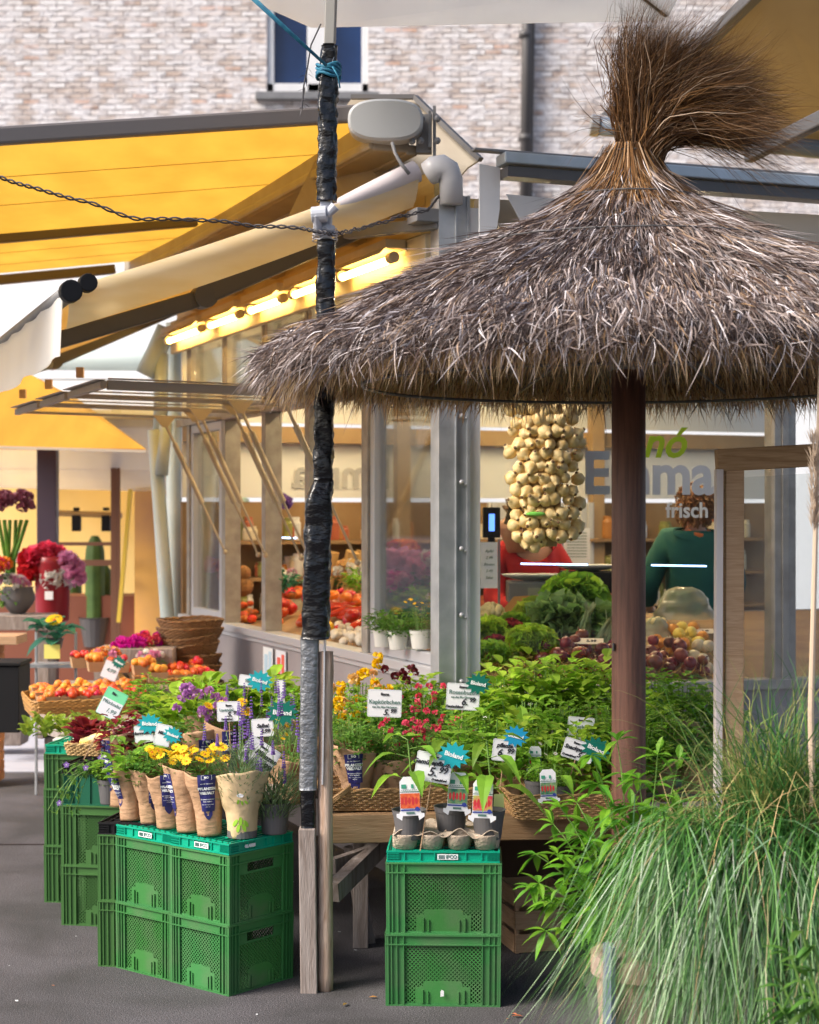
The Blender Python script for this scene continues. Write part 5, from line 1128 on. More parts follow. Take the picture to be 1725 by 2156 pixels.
# ------------------------------------------------------------------ wicker
def rrect(w, d, r, n=7):
    pts = []
    for cx, cy, a0 in ((w / 2 - r, -d / 2 + r, -90), (w / 2 - r, d / 2 - r, 0), (-w / 2 + r, d / 2 - r, 90), (-w / 2 + r, -d / 2 + r, 180)):
        for i in range(n): a = R(a0 + 90 * i / (n - 1)); pts.append((cx + r * math.cos(a), cy + r * math.sin(a)))
    return pts
def resample(pts, step):
    P_ = [Vector((p[0], p[1], 0)) for p in pts] + [Vector((pts[0][0], pts[0][1], 0))]; L0 = sum((P_[i + 1] - P_[i]).length for i in range(len(P_) - 1)); n = int(L0 / step) // 2 * 2; out = []; i = 0; acc = 0
    for k in range(n):
        s_ = k * L0 / n
        while acc + (P_[i + 1] - P_[i]).length < s_: acc += (P_[i + 1] - P_[i]).length; i += 1
        q = P_[i].lerp(P_[i + 1], (s_ - acc) / (P_[i + 1] - P_[i]).length); out.append(q)
    return out
def basket(name, label, w, d, h, round_=False, flare=1.12, mt=None, rows=9, rad=.0042, bottom=True, cat='basket', wave=0, stakes=.018):
    t = thing(name, label, cat); b = MB(); mt = mt or WICK
    base_ = [(w / 2 * math.cos(i * PI / 24), d / 2 * math.sin(i * PI / 24)) for i in range(48)] if round_ else rrect(w, d, min(w, d) * .12)
    ps = resample(base_, stakes)
    for r_ in range(rows):
        z = h * (r_ + .5) / rows; f = 1 + (flare - 1) * z / h; pts = []
        for k, p in enumerate(ps):
            nn = p.normalized(); pts.append(p * f + nn * .0032 * (1 if (k + r_) % 2 else -1) + UP * (z + wave * math.sin(3 * math.atan2(p.y, p.x))))
        pts.append(pts[0]); b.tube(pts, [rad + U(.0004) for _ in pts], 5, cap=False)
    b.build('woven_side', mt, t)
    b = MB(); f = flare; rim = [p * f + UP * (h + .004 + wave * math.sin(3 * math.atan2(p.y, p.x))) for p in ps]
    for s_ in (0, 1):
        q = []
        for k, p in enumerate(rim): a = k * 1.25 + s_ * PI; q.append(p + p.normalized() * .004 * math.cos(a) + UP * .004 * math.sin(a))
        q.append(q[0]); b.tube(q, .0048, 5, cap=False)
    b.build('rim', mt, t)
    b = MB()
    for k in range(0, len(ps), 2): p = ps[k]; b.tube([p, p * flare + UP * h], .0024, 4, cap=False)
    if bottom: b.slab([p + UP * .003 for p in ps], .003)
    b.build('basket_base', mt, t); return t
t = basket('wicker_basket', 'long grey-brown wicker basket on the table right behind the wooden beam', .56, .30, .075, mt=WICK, rows=9); q = S(855, 1722, .612); t.location = (P(845, 0, 6.62).x, 6.62, .612); t.rotation_euler = (0, 0, R(4)); tfb = t
t = basket('wicker_basket', 'wicker basket with upturned end right of the pulp tray, holding black pots', .40, .30, .085, mt=WICK, rows=10); t.location = (P(1185, 0, 6.50).x, 6.50, .600); t.rotation_euler = (0, 0, R(8))
hb = MB(); hb2 = MB()
for s_ in (0, 1, 2):
    hb.tube([P(1076 + s_ * 5, 1612, 6.55), P(1095 + s_ * 4, 1650, 6.50), P(1120 + s_ * 3, 1690, 6.42), P(1133, 1712 + s_ * 4, 6.36)], .007, 6)
    hb2.tube([P(690, 1690 + s_ * 5, 6.42), P(715, 1672 + s_ * 4, 6.42), P(738, 1655 + s_ * 3, 6.44)], .006, 6)
hb.build('handle', WICK, t, True, smooth=True); hb2.build('handle', WICK, tfb, True, smooth=True)
t = basket('wicker_basket', 'dark wicker basket behind the arching grass at the right end of the table', .45, .30, .10, mt=WICKD, rows=9); t.location = (P(1390, 0, 6.6).x, 6.6, .50); t.rotation_euler = (0, 0, R(6))
# fruit baskets on the bench
bk1 = basket('wicker_basket', 'large golden wicker tray with punnets of apricots and strawberries at the left', .60, .36, .085, mt=mat('golden_wicker', (.42, .22, .06), .6, isl=.3), rows=9, flare=1.06, rad=.0048)
c = S(178, 1475, .72); bk1.location = (c.x + .0, c.y + .06, .655); bk1.rotation_euler = (R(3), 0, R(21))
bk2 = basket('wicker_basket', 'golden wicker tray with punnets behind the lettuce, beside the stack of round baskets', .50, .34, .085, mt=bpy.data.materials['golden_wicker'], rows=9, flare=1.06, rad=.0048)
c = S(345, 1440, .74); bk2.location = (c.x + .02, c.y + .05, .70); bk2.rotation_euler = (R(3), 0, R(18))
bk3 = basket('wicker_basket', 'small wicker basket with radicchio and a corn cob at the top of the black crate', .165, .20, .045, mt=mat('pale_wicker', (.50, .33, .14), .6, isl=.3), rows=6, flare=1.12, stakes=.012, rad=.0038)
bk3.location = (S(178, 1592, TOP2).x + .02, S(178, 1592, TOP2).y + .10, TOP2); bk3.rotation_euler = (0, 0, R(-12))
APR = mat('apricot', (.78, .30, .04), .5, (.70, .16, .02), 40, transl=.1, orv=.2); STW = mat('strawberry', (.62, .035, .012), .35, (.50, .02, .01), 30, bump=.6, bs=300, orv=.25); PUN = mat('punnet_card', (.42, .26, .14), .8)
def punnet(label):
    t = thing('punnet', label, 'punnet'); b = MB(); w, h = .056, .055
    for a in range(4):
        Mx = Matrix.Rotation(a * PI / 2, 4, 'Z'); b.hexa([Mx @ Vector(q) for q in ((-w * .85, -w * .85, 0), (w * .85, -w * .85, 0), (w, -w, h), (-w, -w, h), (-w * .83, -w * .82, 0), (w * .83, -w * .82, 0), (w * .98, -w * .97, h), (-w * .98, -w * .97, h))])
    b.slab([(-w * .84, -w * .84, .001), (w * .84, -w * .84, .001), (w * .84, w * .84, .001), (-w * .84, w * .84, .001)], .002); b.build('tray', PUN, t); return t
def single(name, mb, mt, label, cat, group, smooth=True):
    o = mb.build(name, mt, smooth=smooth); tag(o, label, cat, group); return Proto(o)
b = MB(); b.blob((0, 0, .02), .021, 12, 8, jit=.02); apr = single('apricot', b, APR, 'orange apricot in a punnet in the golden wicker trays', 'fruit', 'apricots in the punnets')
b = MB(); b.lathe([(.002, 0), (.010, .005), (.015, .016), (.016, .024), (.011, .031), (.002, .033)], 10); b2 = MB()
stw = single('strawberry', b, STW, 'red strawberry in a punnet in the golden wicker trays', 'fruit', 'strawberries in the punnets')
pun = Proto(punnet('x'))
names1 = [['front left corner', 'front, second from the left', 'front, third from the left', 'front, fourth from the left', 'front right corner'], ['back left corner', 'back, second from the left', 'back, third from the left', 'back, fourth from the left', 'back right corner'], ['', '', '', '', '']]
for bi, (bk, nx, ny, tray_n) in enumerate(((bk1, 5, 3, 'large golden tray'), (bk2, 4, 3, 'second golden tray'))):
    Mx = Matrix.Translation(bk.location) @ bk.rotation_euler.to_matrix().to_4x4()
    for ix in range(nx):
        for iy in range(ny):
            lp = Vector(((ix - (nx - 1) / 2) * .112, (iy - (ny - 1) / 2) * .112, .052 + .010 * iy)); wp = Mx @ lp
            kind = 'strawberries' if (bi == 0 and iy == 0 and ix > 0) or (bi == 1 and (ix + iy) % 2) else 'apricots'
            pun.put(wp, bk.rotation_euler.z, 'punnet of %s in the %s, %s row, %d from left' % (kind, tray_n, ('front', 'middle', 'back')[iy], ix + 1), 'cardboard punnets')
            for k in range(11 if iy else 12):
                a = rnd.random() * 6.28; rr = .042 * math.sqrt(rnd.random()); z = .042 + .022 * (1 - rr / .042) + U(.006)
                fp = wp + Vector((rr * math.cos(a), rr * math.sin(a), z - .01))
                (stw if kind == 'strawberries' else apr).put(fp + UP * (.014 if kind == 'strawberries' else 0), 0, None, None, rnd.uniform(1.2, 1.5) if kind == 'strawberries' else rnd.uniform(.85, 1.15), rot=(U(1.5), U(1.5), U(3)))
# round basket stack
rb = Proto(basket('round_basket', 'x', .34, .30, .055, round_=True, mt=WICKD, rows=7, flare=1.18, rad=.0042, wave=.004))
q0 = P(402, 1480, 10.4)
for i in range(11):
    rb.put((q0.x + U(.012), 10.4, .50 + i * .052), U(3), '%s dark round wicker basket of the tall stack against the kiosk side' % ('lowest', 'second', 'third', 'fourth', 'fifth', 'sixth (middle)', 'seventh', 'eighth', 'ninth', 'tenth', 'topmost')[i], 'stacked round wicker baskets', rot=(R(U(5)) + R(3), R(U(4) + 3 * (i > 8)), U(3)))
bx_ = MB(); bx_.box((0, 0, .25), (.36, .34, .50)); o = bx_.build('plinth_box', M['greywood'], bevel=.004); o.location = (q0.x, 10.4, 0); tag(o, 'grey wooden box carrying the tall stack of round baskets', 'box')
# salad seedlings in the white box
sb = MB(); sb.box((0, 0, .05), (.30, .30, .10), taper=.9); o = sb.build('salad_box', M['whitepot'], bevel=.004); o.location = (S(105, 1578, TOP1).x + .08, 8.05, .59); tag(o, 'off-white box filled with yellow-green lettuce seedlings at the far left', 'box')
for i in range(10):
    b = MB(); foliage(.0, .10, .04, 26, .075, .040, RO, 1.2, .25, b); o = b.build('lettuce_seedling', L_['olive']); x = P(70 + i * 19, 1540, 8.1).x
    o.scale = (.85, .85, .85); o.location = (x, 8.0 + (i % 2) * .12, .685); tag(o, 'yellow-green lettuce seedling, number %d from the left in the row' % (i + 1), 'seedling', 'lettuce seedlings in a row')
b = MB(); b.box((0, 0, .0), (.40, .25, .06)); o = b.build('seedling_tray', M['whitepot'], bevel=.003); o.location = (P(215, 1540, 8.1).x, 8.1, .651); tag(o, 'pale tray under the lettuce seedlings beside the corn basket', 'tray')
# radicchio and corn
bq = bk3.location
b = MB(); foliage(.0, .10, .06, 90, .07, .05, RO, 1.0, .2, b); o = b.build('radicchio', L_['red']); o.location = (bq.x - .03, bq.y + .0, bq.z + .03); tag(o, 'dark red radicchio in the small basket on the black crate', 'vegetable')
b = MB(); b.lathe([(.006, -.09), (.019, -.075), (.021, .0), (.017, .06), (.006, .085)], 16, jit=.04); o = b.build('corn_cob', mat('corn', (.80, .52, .04), .45, (.78, .62, .35), 12, stretch=(1, 1, 1), bump=1.5, bs=120), smooth=True); o.location = (bq.x + .03, bq.y - .075, bq.z + .075); o.rotation_euler = (R(10), R(72), R(-8)); tag(o, 'yellow corn cob lying across the small basket of radicchio', 'corn cob')
b = MB(); b.lathe([(.004, -.07), (.018, -.05), (.02, .02), (.010, .07)], 14); o = b.build('corn_cob', mat('striped_husk', (.55, .42, .40), .6, (.18, .03, .04), 20, stretch=(1, 1, .2))); o.location = P(262, 1533, 7.5); o.rotation_euler = (0, R(65), R(10)); tag(o, 'pink striped cob behind the dark red leaves', 'corn cob')

# ------------------------------------------------------------------ pulp tray with pepper seedlings
pt = thing('pulp_tray', 'pale grey pulp pot tray on the folded teal crate, holding three seedling pots', 'tray', (fx + .008, fy + .0, 2 * CHT + .041), R(-2))
b = MB(); nx, ny, wx, wy = 72, 48, .37, .26; cells = [(-.155 + .103 * i, y) for i in range(4) for y in (-.07, .07)]
def tz(x, y):
    d_ = min(math.hypot(x - a, y - b_) for a, b_ in cells); z = .058 if d_ > .052 else (.0 if d_ < .034 else .058 * ((d_ - .034) / .018) ** .6)
    e = .012 * math.cos(x * 61 + PI) if abs(y) > .118 else 0
    return z + (.006 * math.sin(x * 40) if d_ > .05 else 0) + e
vv = [(-wx / 2 + wx * i / nx, -wy / 2 + wy * j / ny, tz(-wx / 2 + wx * i / nx, -wy / 2 + wy * j / ny)) for j in range(ny + 1) for i in range(nx + 1)]
b.add(vv, [(j * (nx + 1) + i, j * (nx + 1) + i + 1, (j + 1) * (nx + 1) + i + 1, (j + 1) * (nx + 1) + i) for j in range(ny) for i in range(nx)])
for i in range(4): b.lathe([(.036, 0), (.044, .045), (.046, .05)], 20, c=(-.14 + .093 * i, -.093 + .0, 0), cap=False, jit=.015)
b.lathe([(.036, 0), (.042, .045)], 20, c=(.155, .0, 0), cap=False, jit=.015)
o = b.build('tray_body', M['pulp'], pt, smooth=True); sm = o.modifiers.new('t', 'SOLIDIFY'); sm.thickness = .003
def plant_tag(t, x, y, z, tilt, pic, blur='white', sc_=1.0):
    b = MB(); w, h = .029 * sc_, .086 * sc_
    Mx = Matrix.Translation((x, y, z)) @ Matrix.Rotation(tilt, 4, 'Y')
    pts = [(-w * .62, -.006), (-w, .003), (-w, .012), (-w * .8, .012), (-w * .72, .02), (-w * .72, h * .88), (-w * .45, h), (w * .45, h), (w * .72, h * .88), (w * .72, .02), (w * .8, .012), (w, .012), (w, .003), (w * .62, -.006), (w * .55, .006), (-w * .55, .006)]
    b.slab([Mx @ Vector((p[0], 0, p[1])) for p in pts[::-1]], .0012); o = b.build('tag_card', M['card'], t)
    b = MB(); q = lambda x0, x1, z0, z1, mi: b.add([Mx @ Vector((x0, -.0018, z0)), Mx @ Vector((x1, -.0018, z0)), Mx @ Vector((x1, -.0018, z1)), Mx @ Vector((x0, -.0018, z1))], [(0, 1, 2, 3)], mi)
    q(-w * .70, w * .70, h * .24, h * .60, 0); q(-w * .70, w * .70, h * .18, h * .215, 1); q(-w * .70, w * .70, h * .63, h * .65, 3); q(-w * .6, -w * .25, h * .72, h * .82, 2); q(.1 * w, .28 * w, h * .72, h * .82, 2); q(-w * .3, w * .3, h * .10, h * .15, 3)
    for i in range(9): q(-w * .6 + i * w * .13, -w * .53 + i * w * .13, h * .67, h * .69, 3)
    b.add([Mx @ Vector((w * .5 + .006 * math.cos(a * PI / 6), -.002, h * .22 + .006 * math.sin(a * PI / 6))) for a in range(12)], [tuple(range(12))], 1)
    for i in range(5): Lr = w * (.5 - .1 * i); b.add([Mx @ Vector((-w * .55 + i * w * .25 + .0035 * math.cos(a * PI / 4), -.0022, h * .42 + .012 * math.sin(a * PI / 4) * (1 if i % 2 else .8))) for a in range(8)], [tuple(range(8))], 4)
    c = b.build('tag_print', [pic, mat('navy_ink', (.03, .05, .3), .5) if 'ni' not in M else M['ni'], mat('eco_green', (.05, .30, .20), .5) if 'eg' not in M else M['eg'], M['inkg'], mat('pic_%d' % len(bpy.data.materials), (.55, .03, .04), .5)], t)
    M['ni'] = c.data.materials[1]; M['eg'] = c.data.materials[2]; c.parent = o
PIC = [mat('carrot_picture', (.75, .16, .05), .5, (.55, .06, .02), 120), mat('green_picture', (.02, .16, .10), .5, (.25, .35, .15), 80), mat('pepper_picture', (.70, .05, .10), .5, (.35, .5, .1), 60)]
def seedling(label, px, D, tagpx, tagpy, tilt, pic, big=True, z=None, nst=7):
    t = thing('pepper_seedling', label, 'seedling'); k4 = 1.33 if big else 1.1; t.scale = (k4,) * 3; z = z if z is not None else 2 * CHT + .041 + .030; x = P(px, 0, D).x; t.location = (x, D, z); grey_pot(t, .046, .078)
    st_ = MB(); lf = MB(); hgt = .20 if big else .12
    st_.tube([(0, 0, .06), (.006, 0, .06 + hgt * .5), (-.004, 0, .06 + hgt)], .0026, 6)
    for k in range(nst):
        zz = .08 + hgt * (.25 + .75 * k / nst); a = k * 2.4 + U(.4); dl = Vector((math.cos(a), math.sin(a), .25)); p0 = Vector((0, 0, zz)); p1 = p0 + dl * .035; st_.tube([p0, p1], .0012, 4)
        s_ = rnd.uniform(.75, 1.1) * (1.1 - .5 * k / nst); lf.leaf(p1, dl, .125 * s_, .048 * s_, droop=.75 + U(.2), fold=.2, shape=(.55, 1.0, .85, .45))
    for k in range(12): a = rnd.random() * 6.28; lf.leaf((0, 0, .06 + hgt), (math.cos(a), math.sin(a), .8), .05, .02, droop=.3)
    st_.build('stems', L_['stem'], t); lf.build('leaves', L_['bright'], t)
    p = P(tagpx, tagpy, D - .09); plant_tag(t, (p.x - x) / k4, -.072, (p.z - z) / k4, tilt, pic, sc_=1.25); return t
seedling('pepper seedling in the left pot of the pulp tray with an orange-red picture tag', 862, 6.13, 865, 1722, R(-2), PIC[0])
seedling('pepper seedling in the middle pot of the pulp tray with a dark green picture tag', 950, 6.20, 962, 1712, R(3), PIC[1], nst=9)
seedling('pepper seedling in the right pot of the pulp tray with a pink-red picture tag', 1028, 6.13, 1015, 1727, R(2), PIC[2], nst=9)
seedling('herb seedling in a black pot with a green picture tag near the parasol post', 1170, 6.38, 1157, 1690, R(-3), PIC[1], False, .60)
t = thing('plant_tag', 'pale plant tag stuck among the pots left of the small price card', 'tag'); t.location = P(1127, 1625, 6.5); plant_tag(t, 0, 0, 0, 0, PIC[1], sc_=1.1)
t = thing('plant_tag', 'yellow-green cardboard tag beside the right seedling pot', 'tag'); t.location = P(1050, 1720, 6.2); b = MB(); b.slab([(-.02, 0, 0), (-.016, 0, .08), (.018, 0, .082), (.022, 0, .0), (.01, 0, -.02)], .002); b.build('tag_card', mat('yellowgreen_card', (.50, .55, .22), .6), t)

# ------------------------------------------------------------------ price signs
def star(b, c, r, n=12, mi=0, Mx=None, dy=-.002):
    pts = []
    for i in range(2 * n): a = PI * i / n; rr = r * (1 if i % 2 == 0 else .66); pts.append(Vector((c[0] + rr * 1.12 * math.cos(a), dy, c[1] + rr * .92 * math.sin(a))))
    b.slab([Mx @ p for p in pts[::-1]], .0015, mi)
RX = Matrix.Rotation(R(90), 4, 'X')
def sign(label, px, py, D, w, h, tilt, lines, st=None, stick=.25, yaw=0, card=None, stc=None):
    """w, h in picture pixels; lines = (text, height fraction, y fraction, ink, shear, x fraction)"""
    c = P(px, py, D); k = D / F; w *= k; h *= k; t = thing('price_sign', label, 'price sign', c, yaw)
    Mx = Matrix.Rotation(-tilt, 4, 'Y'); b = MB(); r_ = .006; pts = []
    for sx, sz, a0 in ((1, -1, -90), (1, 1, 0), (-1, 1, 90), (-1, -1, 180)):
        for i in range(4): a = R(a0 + 30 * i); pts.append(Mx @ Vector((sx * (w / 2 - r_) + r_ * math.cos(a), 0, sz * (h / 2 - r_) + r_ * math.sin(a))))
    b.slab(pts, .0012); cd = b.build('card', card or M['card'], t)
    if card: b = MB(); b.slab([Mx @ Vector(p) for p in ((-w / 2 + .002, -.0022, -h / 2 + .003), (w / 2 - .002, -.0022, -h / 2 + .003), (w / 2 - .002, -.0022, h * .12), (-w / 2 + .002, -.0022, h * .12))], .001); o = b.build('white_field', M['card'], t); o.parent = cd
    b = MB(); e = .0025
    for x0, x1, z0, z1 in ((-w / 2 + e, w / 2 - e, h / 2 - e - .0006, h / 2 - e), (-w / 2 + e, w / 2 - e, -h / 2 + e, -h / 2 + e + .0006), (-w / 2 + e, -w / 2 + e + .0006, -h / 2 + e, h / 2 - e), (w / 2 - e - .0006, w / 2 - e, -h / 2 + e, h / 2 - e)):
        b.add([Mx @ Vector(q) for q in ((x0, -.0026, z0), (x1, -.0026, z0), (x1, -.0026, z1), (x0, -.0026, z1))], [(0, 1, 2, 3)], 1)
    for txt, hf, yf, ink, shr, xf in lines: b.text(txt, hf * h, Mx @ Matrix.Translation((xf * w, -.0036, yf * h)) @ RX, ink, bold=.0009 if ink == 0 else .0004, shear=shr, th=.0002)
    o = b.build('lettering', [M['ink'], M['inkg']], t); o.parent = cd
    if st:
        mt, sx, sz, sr = st; b = MB(); star(b, (sx * w, sz * h), sr * k, 12, 0, Mx, -.004); s_ = b.build('star_badge', mt, t)
        b = MB(); b.text('Bioland', sr * k * .42, Mx @ Matrix.Translation((sx * w, -.0065, sz * h)) @ Matrix.Rotation(R(-8), 4, 'Y').inverted() @ RX, bold=.0007, th=.0002); o = b.build('lettering', M['starlet'], t); o.parent = s_
    if stick: b = MB(); b.tube([Mx @ Vector((0, .003, -h * .3)), Mx @ Vector((0, .004, -h / 2 - stick))], .0022, 5); b.build('stick', M['softwood'], t)
    return t
HW = .28
sign('white rose sign with a dark teal star reading 6.99 before the corner post', 975, 1467, 6.95, 70, 56, R(-3), [('Emma', .12, .36, 0, 0, 0), ('Rosenbusch', .22, .16, 1, 0, 0), ('aus der Bio-Gärtnerei', .10, -.02, 1, 0, 0), ('6.', .34, -.20, 0, HW, .05), ('99', .22, -.12, 0, HW, .28), ('Deutschland', .13, -.38, 0, HW, -.25)], (M['star1'], .44, .52, 26))
sign('white herb sign reading Kapkörbchen among yellow roses', 810, 1481, 6.80, 72, 58, R(-2), [('Emma', .12, .33, 0, 0, 0), ('Kapkörbchen', .21, .05, 1, 0, 0), ('aus der Bio-Gärtnerei', .10, -.13, 1, 0, 0), ('5.', .30, -.33, 0, HW, .05), ('99', .2, -.27, 0, HW, .25)])
sign('big tilted sign reading 5.99 with a cyan star above the seedling tray', 913, 1616, 6.08, 76, 62, R(-9), [('Emma', .11, .36, 0, 0, 0), ('Gemüsepflanzen', .22, .15, 0, HW, 0), ('5.', .42, -.16, 0, HW, -.02), ('99', .30, -.06, 0, HW, .27), ('Deutschland', .10, -.40, 0, HW, .2)], (M['star2'], .50, .52, 32))
sign('sign with 6.99 and a blue star between the pepper leaves', 1062, 1580, 6.45, 50, 46, R(-6), [('pflanze', .26, .22, 0, HW, 0), ('6.', .44, -.12, 0, HW, -.15), ('99', .32, -.02, 0, HW, .25)], (M['star3'], .42, .70, 26))
sign('small beige price card reading 3.99 left of the parasol post', 1223, 1534, 6.9, 56, 48, R(-5), [('Emma', .10, .36, 0, 0, 0), ('Kerbel', .20, .08, 1, 0, 0), ('3.', .30, -.20, 0, HW, .10), ('99', .20, -.12, 0, HW, .30)], card=None)
sign('tilted white pepper sign with a dark star left of the parasol post', 1218, 1580, 6.45, 66, 42, R(-17), [('Emma', .14, .32, 0, 0, -.1), ('Snackpaprika', .28, .05, 0, HW, 0), ('5.', .34, -.22, 0, HW, .08), ('99', .28, -.18, 0, HW, .30), ('Deutschland', .14, -.36, 0, HW, -.25)], (M['star1'], .52, .32, 30))
sign('small white sign reading 5.99 behind the wrapped lavender', 482, 1498, 6.85, 50, 42, R(2), [('Emma', .12, .30, 0, 0, 0), ('Lavendel', .20, .08, 1, 0, -.1), ('5.', .34, -.15, 0, HW, .02), ('99', .26, -.08, 0, HW, .28), ('Deutschland', .11, -.38, 0, HW, -.1)])
sign('large white card tilted far over in front of the lavender', 546, 1592, 6.42, 76, 60, R(-33), [('Emma', .12, .34, 0, 0, 0), ('Pflanzen', .26, .10, 0, HW, .18), ('.99', .30, -.20, 0, HW, .30)], stick=.12)
sign('white card half hidden by lavender with a teal star', 553, 1532, 6.75, 46, 38, R(4), [('Salbei', .28, .1, 0, HW, 0), ('4.99', .30, -.2, 0, HW, .1)], (M['star1'], .95, .75, 32))
sign('green topped card leaning behind the corn basket', 236, 1482, 7.4, 48, 62, R(-27), [('Bio', .12, .34, 0, 0, -.1), ('Pflücksalat', .16, .0, 1, 0, 0), ('1.99', .2, -.25, 1, HW, .1)], card=M['cardg'])
sign('small white card with a bright teal star left of the petunias', 303, 1545, 6.80, 40, 36, R(6), [('Emma', .12, .30, 0, 0, 0), ('Hornveilchen', .24, .05, 0, HW, 0)], (M['star2'], .35, .55, 25))
sign('narrow white card leaning right of the bright teal star', 343, 1548, 6.75, 34, 46, R(-12), [('Minze', .2, .1, 0, HW, 0)], (M['star2'], .6, .1, 20))
sign('white card with a teal star beside the mast at the back', 525, 1434, 7.4, 44, 24, R(-8), [('Salat', .4, .0, 1, 0, 0)], (M['star2'], .50, .15, 26))
sign('narrow white card standing edgeways behind the lavender spikes', 592, 1462, 7.2, 15, 60, R(4), [('1.99', .2, .0, 1, HW, 0)])
sign('small pinkish card with a dark green star in the fruit trays', 233, 1412, 9.3, 34, 38, R(-22), [('4.99', .3, .0, 1, HW, 0)], (M['star1'], .3, .60, 15))

# ------------------------------------------------------------------ garlic braid
gb = thing('garlic_braid', 'thick hanging braid of many garlic bulbs behind the front glass', 'garlic braid', P(1140, 1160, 7.72))
GD = 7.72; GLC = [mat('garlic_skin', (.84, .66, .34), .5, (.66, .44, .16), 40, bump=.4, bs=120), mat('garlic_root', (.16, .09, .04), .8)]
bm_ = MB()
n = 14; prof = [(.002, -.021), (.012, -.021), (.021, -.012), (.026, .0), (.023, .012), (.012, .022), (.009, .026), (.0075, .036)]
vv = []; fs = []
for i, (r_, z) in enumerate(prof):
    for j in range(n): a = 2 * PI * j / n; q = r_ * (1 + .10 * abs(math.sin(a * 3.5)) * (1 if 1 < i < 6 else 0)); vv.append((q * math.cos(a), q * math.sin(a), z))
for i in range(len(prof) - 1):
    for j in range(n): fs.append((i * n + j, i * n + (j + 1) % n, (i + 1) * n + (j + 1) % n, (i + 1) * n + j))
fs += [tuple(range(n))[::-1], tuple((len(prof) - 1) * n + j for j in range(n))]; bm_.add(vv, fs)
bm_.blob((0, 0, .037), .0065, 8, 4, sz=.5, mi=1); bm_.blob((0, 0, -.021), .009, 8, 4, sz=.4, mi=1)
g0 = bm_.build('garlic_bulb', GLC, gb, smooth=True)
core = MB(); core.lathe([(.07, 0), (.085, .1), (.095, .5), (.08, .72)], 16); core.build('braid_core', mat('dry_stalks', (.30, .20, .09), .8), gb).location = (0, 0, .02)
cnt = 0; rows = [(855 + 24 * i) for i in range(13)]
def gput(px, py, dd, rr, first=[True]):
    p = P(px, py, GD + dd) - gb.location
    if first[0]: o = g0; first[0] = False
    else: o = g0.copy(); COL.objects.link(o)
    o.parent = gb; o.location = p; s_ = rnd.uniform(1.0, 1.38); o.scale = (s_, s_, s_ * rnd.uniform(.85, 1.1)); o.rotation_euler = (R(90) + U(.9), U(.5), U(1.0)); return o
ng = 0
for i in range(12):
    py = 862 + i * 24; 
    for j in range(7):
        px = 1080 + j * 22.5 + (11 if i % 2 else 0) + U(5); e = abs(px - 1143) / 80
        if px > 1222 or ng >= 96: continue
        gput(px, py + U(6), -.095 * math.sqrt(max(0, 1 - min(1, e) ** 2)) + .01, 1); ng += 1
for px, py in ((1110, 1143), (1140, 1140), (1168, 1128), (1125, 1152)):
    if ng < 100: gput(px, py, -.06, 1); ng += 1
b = MB(); b.tube([P(1143, 860, GD), P(1143, 700, GD)], .008, 6); b.build('hanging_cord', M['softwood'], gb, True)
b = MB(); b.blob(P(1128, 1082, GD - .11), .02, 8, 5, sz=.5, sx=2.2); o = b.build('green_ribbon', mat('green_net', (.20, .62, .10), .5), gb, True)

# ------------------------------------------------------------------ produce behind the front glass
def bp(px, t): n_ = -.12 - t * .95; m_ = FM(px, n_); return FR(m_, n_, .93 + .27 * t)
mb = MB(); mb.slab([FR(.08, -.10, .90), FR(3.1, -.10, .90), FR(3.1, -1.15, 1.19), FR(.08, -1.15, 1.19)], -.02); o = mb.build('display_shelf', M['shelf']); tag(o, 'sloping wooden produce shelf behind the front glass', 'shelf')
mb = MB(); mb.slab([K(1.15, -.09, 1.0), K(3.6, -.09, 1.0), K(3.6, -.85, 1.17), K(1.35, -.85, 1.17)][::-1], -.02); o = mb.build('display_shelf', M['shelf']); tag(o, 'sloping wooden produce shelf behind the side windows', 'shelf')
mb = MB(); 
for i in range(9): q = bp(1015 + i * 14, .12); mb.blob(q + UP * .02, .05, 8, 5, sz=.5, jit=.15)
st_ = MB()
for i in range(1500): q = bp(rnd.uniform(1010, 1500), rnd.uniform(.0, .5)); st_.leaf(q + UP * rnd.uniform(.005, .05), (U(1), U(1), U(.4)), .07, .006, droop=.1)
o = st_.build('packing_straw', ramp_island('packing', [(0, (.35, .22, .05)), (1, (.75, .52, .16))], .6)); tag(o, 'golden straw packing spread under the vegetables', 'straw', None, 'stuff')
LET = [L_['lime'], L_['bright'], L_['olive'], L_['red'], mat('savoy_leaf', (.26, .40, .16), .5, (.16, .30, .08), 10, isl=.3, transl=.3), mat('cauli', (.72, .60, .30), .7)]
def head(label, px, t, r, m_, n=220, L=.07, W=.07, sz=.7, z=.0, name='lettuce'):
    b = MB()
    for i in range(n):
        d = Vector((U(1), U(1), rnd.uniform(-.1, 1))).normalized(); p = Vector((d.x * r * .62, d.y * r * .62, d.z * r * .62 * sz))
        b.leaf(p, d + Vector((U(.6), U(.6), U(.6))), L * rnd.uniform(.5, 1), W * rnd.uniform(.6, 1), up=(U(1), U(1), U(1)), droop=.15, fold=.35, shape=(1, 1.15, .95))
    o = b.build(name, m_); o.location = bp(px, t) + UP * (r * .25 + z); tag(o, label, 'vegetable'); return o
head('frilly bright green lettuce head at the middle left behind the front glass', 1118, .42, .165, LET[0], 620, .055, .06)
head('frilly green lettuce in the lower left corner behind the front glass', 1030, .32, .12, LET[1], 280, .05, .05)
head('green lettuce in the left corner below the cauliflower', 1028, .62, .13, LET[0], 260, .06, .06)
head('green lettuce half behind the red lettuce', 1085, .75, .09, LET[1], 160, .06, .06)
head('dark red frilly lettuce between the green lettuces', 1073, .62, .065, L_['red'], 160, .05, .04, z=.03)
